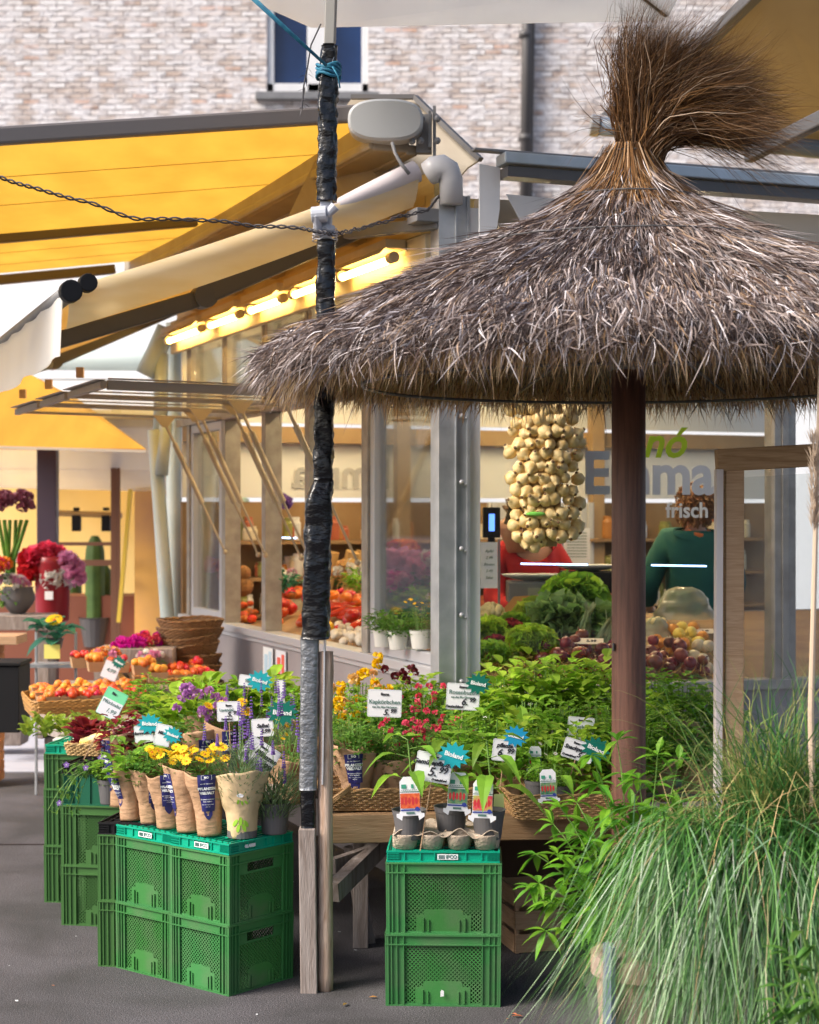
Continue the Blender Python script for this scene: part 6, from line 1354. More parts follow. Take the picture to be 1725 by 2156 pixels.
head('dark red frilly lettuce at the left above the corner lettuce', 1040, .45, .055, L_['red'], 120, .05, .04, z=.02)
head('dark green savoy cabbage at the back of the shelf', 1208, .90, .15, L_['bright'], 220, .11, .13, z=.07)
head('pale green cabbage right of the savoy cabbage', 1255, .92, .10, L_['mid'], 120, .10, .10)
head('large pale green romaine lettuce lying in the middle of the shelf', 1180, .72, .17, LET[4], 200, .13, .09, z=.0)
head('pale green romaine lettuce lying left of the parasol post', 1245, .66, .15, LET[4], 160, .12, .08)
head('green leafy lettuce between cabbage and romaine', 1130, .85, .10, LET[2], 160, .08, .07, z=.02)
b = MB()
for i in range(60): d = Vector((U(1), U(1), rnd.random())).normalized(); b.blob(d * .06, .018, 6, 4)
o = b.build('cauliflower', LET[5], smooth=True); o.location = bp(1035, .85) + UP * .04; tag(o, 'creamy yellow cauliflower in the upper left of the shelf', 'vegetable')
for i, (px, t, lab) in enumerate(((1228, .55, 'leek stalk bundle leaning upright left of the parasol post'), (1262, .45, 'second leek bundle close to the parasol post'))):
    b = MB()
    for k in range(6): a = U(.03); b.tube([(a, U(.02), 0), (a * .8, 0, .09), (a * .3, U(.01), .17)], [.016, .013, .006], 8); b.leaf((a * .4, 0, .13), (U(.5), U(.4), 1), .10, .03, droop=.1, shape=NA)
    o = b.build('leek', mat('leek_green', (.34, .38, .20), .5, (.10, .2, .08), 8) if i == 0 else bpy.data.materials['leek_green']); o.location = bp(px, t); o.rotation_euler = (R(14), R(8 + 10 * i), 0); tag(o, lab, 'vegetable')
b = MB(); b.blob((0, 0, 0), .033, 14, 9, sz=.85); b.tube([(0, 0, .026), (.003, 0, .042)], [.006, .002], 6)
on = single('red_onion', b, mat('red_onion_skin', (.13, .018, .018), .3, (.26, .05, .03), 5, stretch=(1, 1, .2), orv=.3), 'dark red onion in the heap behind the front glass', 'onion', 'red onions in the heap')
for i in range(64):
    px = rnd.uniform(1135, 1485); t = rnd.uniform(.04, .40); 
    if px > 1440: t = rnd.uniform(.02, .15)
    q = bp(px, t); hump = .05 * math.exp(-((px - 1230) / 80) ** 2) * rnd.random(); on.put(q + UP * (.03 + hump + (.045 if i % 3 == 0 else 0)), 0, None, None, rnd.uniform(.8, 1.2), rot=(U(1.2), U(1.2), U(3)))
b = MB(); b.blob((0, 0, 0), .034, 14, 9, sz=.95); b.tube([(0, 0, .032), (0, 0, .038)], [.004, .002], 5)
orr = single('orange', b, mat('orange_peel', (.80, .34, .04), .45, (.74, .27, .02), 20, bump=.4, bs=300), 'orange citrus fruit in the heap right of the parasol post', 'fruit', 'oranges right of the post')
for px, t, z in ((1382, .48, .03), (1400, .62, .05), (1418, .52, .07), (1375, .36, .03), (1480, .52, .03), (1395, .40, .04), (1440, .38, .05), (1460, .60, .05), (1410, .34, .02)): orr.put(bp(px, t) + UP * z, 0, None, None, rnd.uniform(.9, 1.05), rot=(U(1), U(1), U(3)))
b = MB(); b.blob((0, 0, 0), .030, 14, 9, sz=1.25); b.blob((0, 0, .036), .008, 8, 5)
le = single('lemon', b, mat('lemon_peel', (.82, .60, .06), .45, (.78, .62, .12), 20, bump=.4, bs=300), 'yellow lemon in the heap right of the parasol post', 'fruit', 'lemons right of the post')
for px, t, z in ((1430, .46, .07), (1448, .44, .03), (1436, .58, .06), (1455, .50, .06), (1420, .40, .03), (1470, .42, .04)): le.put(bp(px, t) + UP * z, 0, None, None, 1, rot=(U(2), U(2), U(3)))
b = MB(); b.blob((0, 0, 0), .036, 14, 9, sz=.85)
wo = single('white_onion', b, mat('white_onion_skin', (.78, .70, .52), .35, (.72, .62, .42), 10, stretch=(1, 1, .2)), 'pale white onion at the right end of the shelf beside the timber screen', 'onion', 'white onions right of the post')
for px, t, z in ((1462, .25, .03), (1480, .22, .03), (1470, .32, .06), (1490, .3, .06), (1452, .17, .02), (1488, .12, .02), (1474, .14, .0)): wo.put(bp(px, t) + UP * z, 0, None, None, rnd.uniform(.85, 1.05), rot=(U(1), U(1), U(3)))
def sheet(label, px, t, w, h, rot_, z, txt='1.99', mt=None, name='price_card'):
    tt = thing(name, label, 'price card', bp(px, t) + UP * z); tt.rotation_euler = rot_
    b = MB(); b.box((0, 0, 0), (w, h, .0015)); b.build('card', mt or mat('cream_card', (.74, .66, .55), .6) if 'cc' not in M else M['cc'], tt)
    b = MB(); b.text(txt, h * .5, Matrix.Translation((w * .15, 0, .0018)), bold=.0006); b.build('lettering', M['ink'], tt); return tt
sheet('cream price card lying on the red onions', 1235, .30, .16, .055, (R(25), 0, R(-8)), .10, '2.99')
sheet('cream price card lying across the romaine lettuce', 1155, .80, .16, .07, (R(40), R(-18), R(10)), .12, '1.49')
sheet('cream price card lying beside the lemons', 1478, .55, .12, .04, (R(30), 0, 0), .05, '3.49')
b = MB(); b.slab([(-.14, 0, 0), (.14, 0, .02), (.13, .02, .10), (-.06, .02, .09)], .005); o = b.build('cardboard', mat('orange_cardboard', (.55, .28, .08), .7)); o.location = bp(1108, 1.0); tag(o, 'orange-brown piece of cardboard behind the cauliflower and lettuces', 'cardboard')
for px, t, r_, lab, sx in ((1440, .80, .13, 'large clear plastic bag of green vegetables behind the oranges', 1.25), (1382, .55, .075, 'small clear plastic bag right of the parasol post', 1.0)):
    tt = thing('plastic_bag', lab, 'bag', bp(px, t) + UP * .03); b = MB(); n = 24; vv = []; fs = []
    for i in range(12):
        for j in range(n): a = 2 * PI * j / n; ph = i / 11; rr = r_ * (.25 + .75 * math.sqrt(max(0, 1 - ph))) * (1 + .28 * noise.noise(Vector((math.cos(a) * 3, math.sin(a) * 3, ph * 4 + a)))); vv.append((rr * sx * math.cos(a), rr * math.sin(a), ph * r_ * 1.25))
    for i in range(11):
        for j in range(n): fs.append((i * n + j, i * n + (j + 1) % n, (i + 1) * n + (j + 1) % n, (i + 1) * n + j))
    b.add(vv, fs); b.build('bag_film', M['bag'], tt, smooth=True)
    b = MB(); [b.blob((U(r_ * .45), U(r_ * .4), .04 + rnd.random() * r_ * .5), r_ * .28, 8, 6, jit=.08) for _ in range(9)]; b.build('contents', L_['mid'] if r_ > .1 else LET[5], tt, smooth=True)
# scales
for px, py, D, w, lab in ((1125, 1215, 9.0, .30, 'weighing scale with a round steel pan in front of the person in red'), (1238, 1195, 9.3, .30, 'black weighing scale with a steel pan right of the first scale')):
    tt = thing('scale', lab, 'scale', P(px, py, D)); b = MB(); b.lathe([(.10, -.012), (.16, .006), (.172, .016), (.165, .012), (.10, -.004)], 32, sy=.7, cap=True); b.build('pan', M['alu'], tt, smooth=True)
    b = MB(); b.box((0, 0, -.075), (.28, .24, .11)); b.box((0, 0, -.018), (.12, .12, .015)); b.build('scale_body', M['black'] if px > 1200 else M['midgrey'], tt, bevel=.01)
    b = MB(); b.box((0, -.121, -.07), (.08, .004, .04)); b.build('scale_display', mat('lcd', (.30, .32, .26), .3), tt)
ct = MB(); fbox(ct, .1, 3.0, -1.75, -1.18, .2, 1.16); o = ct.build('shop_counter', mat('dark_counter', (.05, .035, .03), .5)); tag(o, 'dark counter behind the sloping vegetable shelf', 'counter')
tt = thing('cash_register', 'dark till screen with a small blue display left of the garlic braid', 'till', P(1035, 1120, 9.2)); b = MB(); b.box((0, 0, .05), (.09, .08, .16)); b.tube([(0, 0, -.03), (0, 0, -.28)], .02, 8); b.box((.10, .02, .11), (.10, .02, .10), Matrix.Rotation(.3, 4, 'Y')); b.build('screen_body', M['black'], tt, bevel=.004)
b = MB(); b.box((.0, -.042, .05), (.03, .004, .09)); b.build('display', mat('blue_display', (.05, .12, .6), .4, emis=(.1, .25, 1), es=1.2), tt)
tt = thing('notice_board', 'tall narrow white notice with handwriting standing left of the first scale', 'notice', P(1030, 1190, 8.7)); b = MB(); b.box((0, 0, 0), (.085, .006, .23)); b.build('sheet', M['card'], tt)
b = MB(); [b.text(s_, .020, Matrix.Translation((0, -.005, .07 - i * .033)) @ RX, shear=.3, th=.0002) for i, s_ in enumerate(('Äpfel', '2.99', 'Birnen', '3.49', 'Salat'))]; b.build('lettering', M['inkg'], tt); b = MB(); b.tube([(.05, 0, .13), (.05, 0, -.22)], .006, 6); b.build('stand', M['midgrey'], tt)
tt = thing('notice', 'white printed sheet hanging behind the garlic braid', 'notice', P(1215, 1150, 10.6)); b = MB(); b.box((0, 0, 0), (.16, .004, .22)); b.build('sheet', M['card'], tt)
b = MB(); [b.box((0, -.004, .08 - i * .018), (.12, .001, .004)) for i in range(9)]; b.build('lines', M['inkg'], tt)

# produce seen through the side windows
def sb_(px, t, z=0):                       # on the side shelf
    w_ = -.12 - t * .70; k = (px - 862.5) / F
    L0 = (.18 - .927 * w_ - k * (7.6 - .375 * w_)) / (.375 + .927 * k); return K(L0, w_, 1.0 + .16 * t + z)
b = MB(); n = 14; vv = []
b.blob((0, 0, 0), .04, 14, 8, sz=.75); tm = single('tomato', b, mat('tomato_skin', (.66, .035, .01), .28, (.62, .12, .02), 14, orv=.3), 'big red tomato in the heap behind the side windows', 'tomato', 'tomatoes behind the side windows')
for i in range(70): tm.put(sb_(rnd.uniform(570, 765), rnd.uniform(.15, 1.0), rnd.uniform(.02, .11)), 0, None, None, rnd.uniform(.8, 1.25), rot=(U(.5), U(.5), U(3)))
for i in range(22): tm.put(sb_(rnd.uniform(478, 545), rnd.uniform(.05, .9), rnd.uniform(.02, .05)), 0, None, None, rnd.uniform(.6, .9), rot=(U(.5), U(.5), U(3)))
b = MB(); b.tube([(-.08, 0, 0), (-.04, 0, .008), (.03, 0, .01), (.09, 0, .0)], [.006, .018, .02, .005], 10); pp = single('red_pepper', b, mat('pepper_skin', (.66, .05, .015), .25), 'long red pepper beside the tomatoes right of the mast', 'pepper', 'long red peppers')
for i in range(16): pp.put(sb_(rnd.uniform(700, 765), rnd.uniform(.2, .6), rnd.uniform(.03, .10)), 0, None, None, 1, rot=(U(.3), U(.3), U(.8)))
b = MB(); b.blob((0, 0, 0), .038, 10, 6, sz=.9); yp = single('yellow_pepper', b, mat('yellow_skin', (.80, .45, .02), .3), 'yellow squash below the tomatoes', 'squash', 'yellow squashes'); 
for px, t in ((655, .10), (715, .45), (745, .5), (690, .12)): yp.put(sb_(px, t, .06), 0, None, None, 1, rot=(U(1), U(1), 0))
b = MB(); b.blob((0, 0, 0), .027, 10, 6, sz=.8); ms_ = single('mushroom', b, mat('mushroom_white', (.72, .64, .52), .6), 'pale mushroom in the basket below the peppers', 'mushroom', 'pale mushrooms')
for i in range(34): ms_.put(sb_(rnd.uniform(700, 768), rnd.uniform(.0, .22), rnd.uniform(.03, .07)), 0, None, None, rnd.uniform(.8, 1.1), rot=(U(1), U(1), 0))
def bloom(label, px, py, D, r, m_, n=30, rr=.05, name='flower_bunch', leaves=True, sz=.6, lf=None):
    tt = thing(name, label, 'flowers', P(px, py, D)); b = MB()
    for i in range(n): d = Vector((U(1), U(1), rnd.uniform(-.2, 1))).normalized(); puff(b, (d.x * r, d.y * r, d.z * r * sz), rr, 16, mi=i % len(m_))
    b.build('blooms', list(m_), tt)
    if leaves: b = MB(); foliage(-r * 1.2, r * .2, r * 1.1, 120, r * .5, r * .25, OV, .3, .4, b); b.build('foliage', lf or L_['dark'], tt)
    return tt
bloom('big pale pink hydrangea placed for the reflection in the nearest side window', 838, 1195, 9.2, .11, [F_['pink']], 26, .05)  # flowers at the nearest window stand in for reflections of the stall outside
bloom('white and lilac hydrangea placed for the window reflection left of the corner post', 895, 1200, 9.1, .11, [F_['white'], F_['pink']], 26, .05)
bloom('deep pink hydrangea below the pale ones, placed for the window reflection', 830, 1235, 9.0, .08, [F_['pink'], F_['magenta']], 20, .04)
bloom('orange red flowers placed for the reflection at the top of the nearest side window', 845, 1160, 9.6, .08, [F_['orange'], F_['red']], 20, .03)
bloom('small pink flowers behind the side window left of the mast', 592, 1215, 10.4, .07, [F_['pink'], F_['white']], 18, .035)
bloom('pink and orange flowers behind the farthest side window', 428, 1195, 12.0, .09, [F_['pink'], F_['orange']], 20, .05)
bloom('white flowers seen right of the mast through the glass', 735, 1205, 10.2, .08, [F_['white'], F_['cream']], 18, .035)
bloom('purple flower head seen left of the mast near the top', 590, 1062, 11.2, .06, [F_['purple']], 14, .04, leaves=False)
for i, (px, py, D, kind, lab) in enumerate(((838, 1368, 8.05, 'greenmid', 'small plant in a white pot, left one placed for the nearest side window reflection'), (885, 1366, 7.95, 'tinyflower', 'small plant in a white pot, right one placed for the nearest side window reflection'), (806, 1362, 8.3, 'greenmid', 'small plant in a white pot for the reflection at the nearest side window edge'))):  # white pots put inside in place of a reflection on the pane
    t = thing('potted_plant', lab, 'potted plant', P(px, py, D)); grey_pot(t, .05, .085, M['whitepot']); plant_top(t, kind, .085, .9)
for i in range(7):
    b = MB(); foliage(0, .14, .10, 110, .06, .03, OV, .5, .3, b); o = b.build('leafy_plant', (L_['blue'], L_['mid'], L_['bright'])[i % 3]); o.location = P((810, 850, 900, 880, 826, 760, 600)[i], (1290, 1300, 1285, 1320, 1320, 1245, 1250)[i], (9.0, 8.7, 8.6, 8.4, 8.6, 9.9, 10.2)[i]); tag(o, ('dark bluish green plant for the reflection at the left of the nearest side window', 'leafy plant for the reflection in the middle of the nearest side window', 'bright leafy plant by the corner post, placed for the window reflection', 'bluish plant above the right white pot, placed for the window reflection', 'leafy plant above the left white pot, placed for the window reflection', 'bright leafy plant above the peppers', 'leafy plant below the small pink flowers')[i], 'plant')  # plants at the nearest window stand in for its reflections
tb_ = thing('woven_figure', 'round brown woven figure below the person in orange', 'ornament', P(512, 1235, 11.0)); b = MB(); b.blob((0, 0, 0), .065, 12, 8, jit=.06); b.blob((0, 0, .085), .05, 12, 8, jit=.06); b.build('plush_body', mat('brown_plush', (.26, .12, .04), .9, bump=1, bs=90), tb_)
# goods on the rear shelves
cols = [mat('jar_%s' % n_, c, .4) for n_, c in (('amber', (.45, .18, .04)), ('cream', (.7, .6, .42)), ('rust', (.4, .10, .04)), ('olive', (.25, .25, .06)), ('white', (.72, .7, .66)))]
jb = MB(); jb.lathe([(.03, 0), (.034, .01), (.034, .08), (.026, .095), (.028, .096), (.028, .11)], 12)
jars = [Proto(tag(jb.build('jar', c_, smooth=False), '%s jar or packet on the shelves at the back of the kiosk' % n_, 'jar', '%s jars on the rear shelves' % n_)) for c_, n_ in zip(cols, ('amber', 'cream', 'rust red', 'olive', 'white'))]
for k in range(190):
    w_ = -.35 - rnd.random() * 4.1
    if -3.1 < w_ < -2.2: continue
    jars[k % 5].put(K(4.45 + U(.06), w_, (1.026, 1.276, 1.526)[k % 3]), 0, None, None, (rnd.uniform(.8, 1.5), rnd.uniform(.8, 1.5), rnd.uniform(.7, 1.5)))
b = MB()
for i in range(5): b.tube([K(4.2, -.8 - i * .07, 1.0), K(4.1 + U(.1), -.8 - i * .12, 1.45)], [.03, .05], 8)
o = b.build('bread_loaf', mat('crust', (.55, .33, .12), .7)); tag(o, 'long pale brown loaves standing behind the person in orange', 'bread')

# ------------------------------------------------------------------ people
SKIN = mat('skin', (.52, .28, .18), .5, (.48, .25, .16), 20)
def skinmesh(name, verts, edges, radii, mt, parent, loc, lv=2):
    me = bpy.data.meshes.new(name); me.from_pydata(verts, edges, []); o = bpy.data.objects.new(name, me); COL.objects.link(o)
    md = o.modifiers.new('skin', 'SKIN'); md.use_smooth_shade = True
    for i, r_ in enumerate(radii): me.skin_vertices[0].data[i].radius = r_ if isinstance(r_, tuple) else (r_, r_)
    me.skin_vertices[0].data[0].use_root = True
    sb2 = o.modifiers.new('sub', 'SUBSURF'); sb2.levels = lv; sb2.render_levels = lv
    dg = bpy.context.evaluated_depsgraph_get(); dg.update(); m2 = bpy.data.meshes.new_from_object(o.evaluated_get(dg)); bpy.data.objects.remove(o)
    m2.materials.clear(); m2.materials.append(mt); m2.polygons.foreach_set('use_smooth', [True] * len(m2.polygons))
    o = bpy.data.objects.new(name, m2); COL.objects.link(o); o.parent = parent; o.location = loc; return o
def person(label, px, D, rz, top, pants, hair, arms, hh=1.68, fz=.2, curly=.02, orange_scarf=False, hat=None):
    k = P(px, 0, D); t = thing('person', label, 'person', (k.x, D, fz), rz); s_ = hh / 1.68
    J = dict(pel=(0, 0, .95), wai=(0, .005, 1.08), che=(0, .01, 1.28), nck=(0, .01, 1.43), hd0=(0, -.005, 1.50), hd1=(0, -.01, 1.57), hd2=(0, -.005, 1.64),
             hl=(-.09, 0, .92), kl=(-.10, -.01, .50), al=(-.10, .02, .08), fl=(-.11, -.12, .03), hr=(.09, 0, .92), kr=(.10, -.01, .50), ar=(.10, .02, .08), fr=(.11, -.12, .03),
             sl=(-.165, .01, 1.385), sr=(.165, .01, 1.385)); J.update(arms)
    order = ['pel', 'wai', 'che', 'nck', 'hd0', 'hd1', 'hd2', 'hl', 'kl', 'al', 'fl', 'hr', 'kr', 'ar', 'fr', 'sl', 'el', 'wl', 'ml', 'sr', 'er', 'wr', 'mr']
    rad = dict(pel=(.16, .11), wai=(.135, .10), che=(.155, .115), nck=.055, hd0=(.062, .075), hd1=(.078, .098), hd2=(.068, .085), hl=.085, kl=.058, al=.042, fl=.036, hr=.085, kr=.058, ar=.042, fr=.036, sl=.062, el=.042, wl=.030, ml=.034, sr=.062, er=.042, wr=.030, mr=.034)
    ed = [('pel', 'wai'), ('wai', 'che'), ('che', 'nck'), ('nck', 'hd0'), ('hd0', 'hd1'), ('hd1', 'hd2'), ('pel', 'hl'), ('hl', 'kl'), ('kl', 'al'), ('al', 'fl'), ('pel', 'hr'), ('hr', 'kr'), ('kr', 'ar'), ('ar', 'fr'), ('che', 'sl'), ('sl', 'el'), ('el', 'wl'), ('wl', 'ml'), ('che', 'sr'), ('sr', 'er'), ('er', 'wr'), ('wr', 'mr')]
    vs_ = [tuple(c * s_ for c in J[o_]) for o_ in order]; rr = [tuple(c * s_ for c in (rad[o_] if isinstance(rad[o_], tuple) else (rad[o_],) * 2)) for o_ in order]
    # fingers and thumbs continue the same skeleton
    for w_, m_ in (('wl', 'ml'), ('wr', 'mr')):
        a, b_ = Vector(J[w_]), Vector(J[m_]); d = (b_ - a).normalized(); sd_ = d.cross(UP); sd_ = sd_.normalized() if sd_.length > .1 else Vector((0, 1, 0)); mi_ = order.index(m_)
        for f in range(4):
            L0 = (.060, .072, .068, .052)[f]; p1 = b_ + sd_ * (f - 1.5) * .021 + d * .025; p2 = p1 + d * L0 * .5 - UP * .008; p3 = p2 + d * L0 * .45 - UP * .02
            i0 = len(vs_); vs_ += [tuple(q * s_ for q in p) for p in (p1, p2, p3)]; rr += [(.010,) * 2, (.009,) * 2, (.008,) * 2]; order += ['', '', '']; ed += [(mi_, i0), (i0, i0 + 1), (i0 + 1, i0 + 2)]
        p1 = a.lerp(b_, .4) - sd_ * .035; p2 = p1 - sd_ * .02 + d * .03; i0 = len(vs_); vs_ += [tuple(q * s_ for q in p) for p in (p1, p2)]; rr += [(.012,) * 2, (.010,) * 2]; order += ['', '']; ed += [(order.index(w_), i0), (i0, i0 + 1)]
    E = [(order.index(a) if isinstance(a, str) else a, order.index(b_) if isinstance(b_, str) else b_) for a, b_ in ed]
    skinmesh('body', vs_, E, rr, SKIN, t, (0, 0, 0))
    # face details
    b = MB(); hz_ = 1.575 * s_; b.blob((0, -.108 * s_, hz_ - .012), .014, 8, 6, sz=1.6); b.blob((-.082 * s_, 0, hz_ - .01), .02, 8, 6, sz=1.5, sx=.5); b.blob((.082 * s_, 0, hz_ - .01), .02, 8, 6, sz=1.5, sx=.5); b.build('nose_and_ears', SKIN, t, smooth=True)
    b = MB(); b.blob((-.032 * s_, -.092 * s_, hz_ + .012), .010, 8, 5, sz=.6); b.blob((.032 * s_, -.092 * s_, hz_ + .012), .010, 8, 5, sz=.6); b.build('eyes', M['ink'], t); b = MB(); b.blob((0, -.097 * s_, hz_ - .052), .012, 8, 5, sz=.35, sx=1.9); b.build('mouth', mat('lips', (.40, .10, .09), .5) if 'lips' not in bpy.data.materials else bpy.data.materials['lips'], t)
    # clothing over the same skeleton
    def sub(keys, eds, grow, mt, nm):
        v_ = [tuple(c * s_ for c in J[q]) for q in keys]; r2 = [tuple((c + grow) * s_ for c in (rad[q] if isinstance(rad[q], tuple) else (rad[q],) * 2)) for q in keys]
        skinmesh(nm, v_, [(keys.index(a), keys.index(b_)) for a, b_ in eds], r2, mt, t, (0, 0, 0))
    J['el2l'] = tuple(Vector(J['el']).lerp(Vector(J['wl']), .75)); J['el2r'] = tuple(Vector(J['er']).lerp(Vector(J['wr']), .75)); rad['el2l'] = rad['el2r'] = .040
    J['hem'] = (0, 0, .86); rad['hem'] = (.175, .125); J['nk0'] = tuple(Vector(J['che']).lerp(Vector(J['nck']), .72)); rad['nk0'] = (.10, .075)
    sub(['hem', 'pel', 'wai', 'che', 'nk0', 'sl', 'el', 'el2l', 'sr', 'er', 'el2r'], [('hem', 'pel'), ('pel', 'wai'), ('wai', 'che'), ('che', 'nk0'), ('che', 'sl'), ('sl', 'el'), ('el', 'el2l'), ('che', 'sr'), ('sr', 'er'), ('er', 'el2r')], .026, top, 'shirt')
    sub(['pel', 'hl', 'kl', 'al', 'hr', 'kr', 'ar'], [('pel', 'hl'), ('hl', 'kl'), ('kl', 'al'), ('pel', 'hr'), ('hr', 'kr'), ('kr', 'ar')], .012, pants, 'trousers')
    b = MB()
    for i in range(520):
        d = Vector((U(1), U(1), U(1))).normalized()
        if d.y < -.35 and d.z < .45: continue
        p = Vector((d.x * .088, d.y * .105 + .008, 1.60 + d.z * .098)) * s_
        if p.z < 1.49: continue
        b.tube([p * 1.0, p + d * .018 + Vector((U(curly), U(curly), U(curly) - .01)), p + d * .02 + Vector((U(curly), U(curly), U(curly) - .035))], [.008, .009, .003], 4)
    b.blob((0, .016, 1.605 * s_), .092 * s_, 14, 9, sz=1.05); b.build('hair', hair, t)
    if orange_scarf: b = MB(); b.tube([(.075 * math.cos(a * PI / 8), .012 + .075 * math.sin(a * PI / 8), (1.425 + .008 * math.sin(a)) * s_) for a in range(17)], .02, 8); b.build('scarf', mat('orange_scarf', (.60, .15, .03), .7), t, smooth=True)
    if hat: b = MB(); b.lathe([(.12, 0), (.115, .02), (.10, .07), (.05, .10), (.005, .105)], 20, c=(0, 0, 1.63 * s_)); b.build('cap', hat, t, smooth=True)
    return t
brownh = mat('brown_hair', (.10, .045, .02), .6, isl=.3); jeans = mat('dark_jeans', (.03, .045, .08), .8)
person('person in a dark green top seen from behind beside the timber screen', 1462, 9.75, R(188), mat('dark_green_cloth', (.005, .10, .085), .8, (.004, .08, .07), 6, bump=.5, bs=20), mat('teal_trousers', (.02, .08, .09), .8), mat('auburn_hair', (.20, .085, .03), .6, isl=.3),
       dict(el=(-.26, -.03, 1.14), wl=(-.20, -.20, .98), ml=(-.17, -.27, .96), er=(.26, -.04, 1.14), wr=(.21, -.20, 1.0), mr=(.17, -.27, .98)), fz=.17, orange_scarf=True)
person('person in a red sweater with curly hair bending over the scale behind the garlic braid', 1118, 9.85, R(12), mat('red_cloth', (.48, .008, .012), .8, (.36, .006, .01), 6), jeans, brownh,
       dict(nck=(-.06, -.08, 1.42), hd0=(-.12, -.12, 1.47), hd1=(-.15, -.14, 1.53), hd2=(-.17, -.14, 1.60), el=(-.24, -.06, 1.12), wl=(-.12, -.26, 1.05), ml=(-.08, -.33, 1.04), er=(.25, -.04, 1.14), wr=(.18, -.24, 1.03), mr=(.13, -.31, 1.02)), fz=.10, curly=.05)
person('person in an orange top behind the side windows left of the mast', 516, 12.6, R(150), mat('orange_cloth', (.85, .27, .02), .8), jeans, brownh,
       dict(el=(-.25, -.03, 1.12), wl=(-.20, -.22, 1.08), ml=(-.17, -.29, 1.08), er=(.25, -.04, 1.12), wr=(.20, -.22, 1.08), mr=(.17, -.29, 1.08)), fz=.05)
person('person in a pale green cap standing behind the person in orange', 498, 13.9, R(20), mat('grey_cloth', (.30, .22, .2), .8), jeans, brownh,
       dict(el=(-.24, 0, 1.12), wl=(-.25, -.08, .88), ml=(-.25, -.10, .80), er=(.24, 0, 1.12), wr=(.25, -.08, .88), mr=(.25, -.10, .80)), fz=.12, hat=mat('green_cap', (.62, .66, .35), .7))

# ------------------------------------------------------------------ flower shop and stalls further back at the left
fs_ = thing('flower_shop', 'warmly lit flower shop front with an orange side wall behind the fruit baskets', 'shop', (-3.6, 14, 0))
b = MB(); b.hexa([P(-60, 1500, 17.2) * 1, P(345, 1500, 17.2), P(345, 900, 17.2), P(-60, 900, 17.2), P(-60, 1500, 17.4), P(345, 1500, 17.4), P(345, 900, 17.4), P(-60, 900, 17.4)]); b.build('rear_wall', M['yellowwall'], fs_, True)
b = MB(); x0, x1 = P(250, 0, 14.2).x, P(352, 0, 14.2).x; b.box(((x0 + x1) / 2 + .02, 14.9, .95), ((x1 - x0) * .96, .12, 1.9)); b.build('side_wall', M['orangewall'], fs_, True)
b = MB(); x = P(101, 0, 13.9).x; b.box((x, 13.9, 1.2), (.155, .12, 2.4)); b.build('door_post', mat('aubergine_post', (.045, .03, .05), .4), fs_, True, bevel=.006)
b = MB()
for px in (237, 250, 466 / 1.917): b.box((P(px, 0, 14.6).x, 14.6, 1.25), (.025, .03, 2.5))
b.box((P(185, 0, 14.7).x, 14.7, CH - (1145 - 1078) / F * 14.7), (.5, .03, .03)); b.box((P(185, 0, 14.7).x, 14.7, CH - (1185 - 1078) / F * 14.7), (.5, .03, .05)); b.build('door_frame', mat('brown_frame', (.16, .07, .04), .5), fs_, True)
b = MB(); x = P(262, 0, 14.1).x; b.bar(P(250, 1310, 14.1), P(275, 1030, 14.1), .05, .03); b.build('yellow_edge', mat('yellow_edge', (.85, .60, .08), .5), fs_, True)
b = MB(); b.box((P(180, 0, 15.2).x, 15.2, .55), (1.6, .5, .9)); b.build('shop_bench', mat('red_brown_wood', (.20, .06, .03), .6), fs_, True)
b = MB(); b.box((P(190, 0, 16).x, 15.6, 2.52), (2.6, 3.0, .06)); b.build('ceiling', M['yellowwall'], fs_, True)
tl = thing('track_light', 'rail with two black spot lamps hanging in the flower shop', 'lamp', P(190, 1085, 15.3)); b = MB(); b.tube([(-.30, 0, .02), (.28, 0, .0)], .028, 10); b.build('rail', mat('brass_rail', (.40, .24, .08), .4), tl)
for x in (-.12, .14): b = MB(); b.tube([(x, 0, .04), (x, 0, .07)], .03, 8); b.box((x, 0, -.07), (.075, .07, .14)); o = b.build('spot_lamp', M['black'], tl, bevel=.006)
for i, (px, D) in enumerate(((60, 14.9), (190, 15.4), (230, 16.4))):
    t = thing('added_ceiling_lamp', '%s added ceiling lamp, out of view inside the flower shop' % ('left', 'middle', 'right rear')[i], 'lamp', (P(px, 0, D).x, D, 2.42)); b = MB(); b.lathe([(.10, 0), (.12, .02), (.12, .05)], 20); b.build('lamp_glass', M['addedshop'], t); b = MB(); b.lathe([(.13, .051), (.13, .07)], 20); b.build('lamp_ring', M['midgrey'], t)  # lamps added out of view to light the shop inside
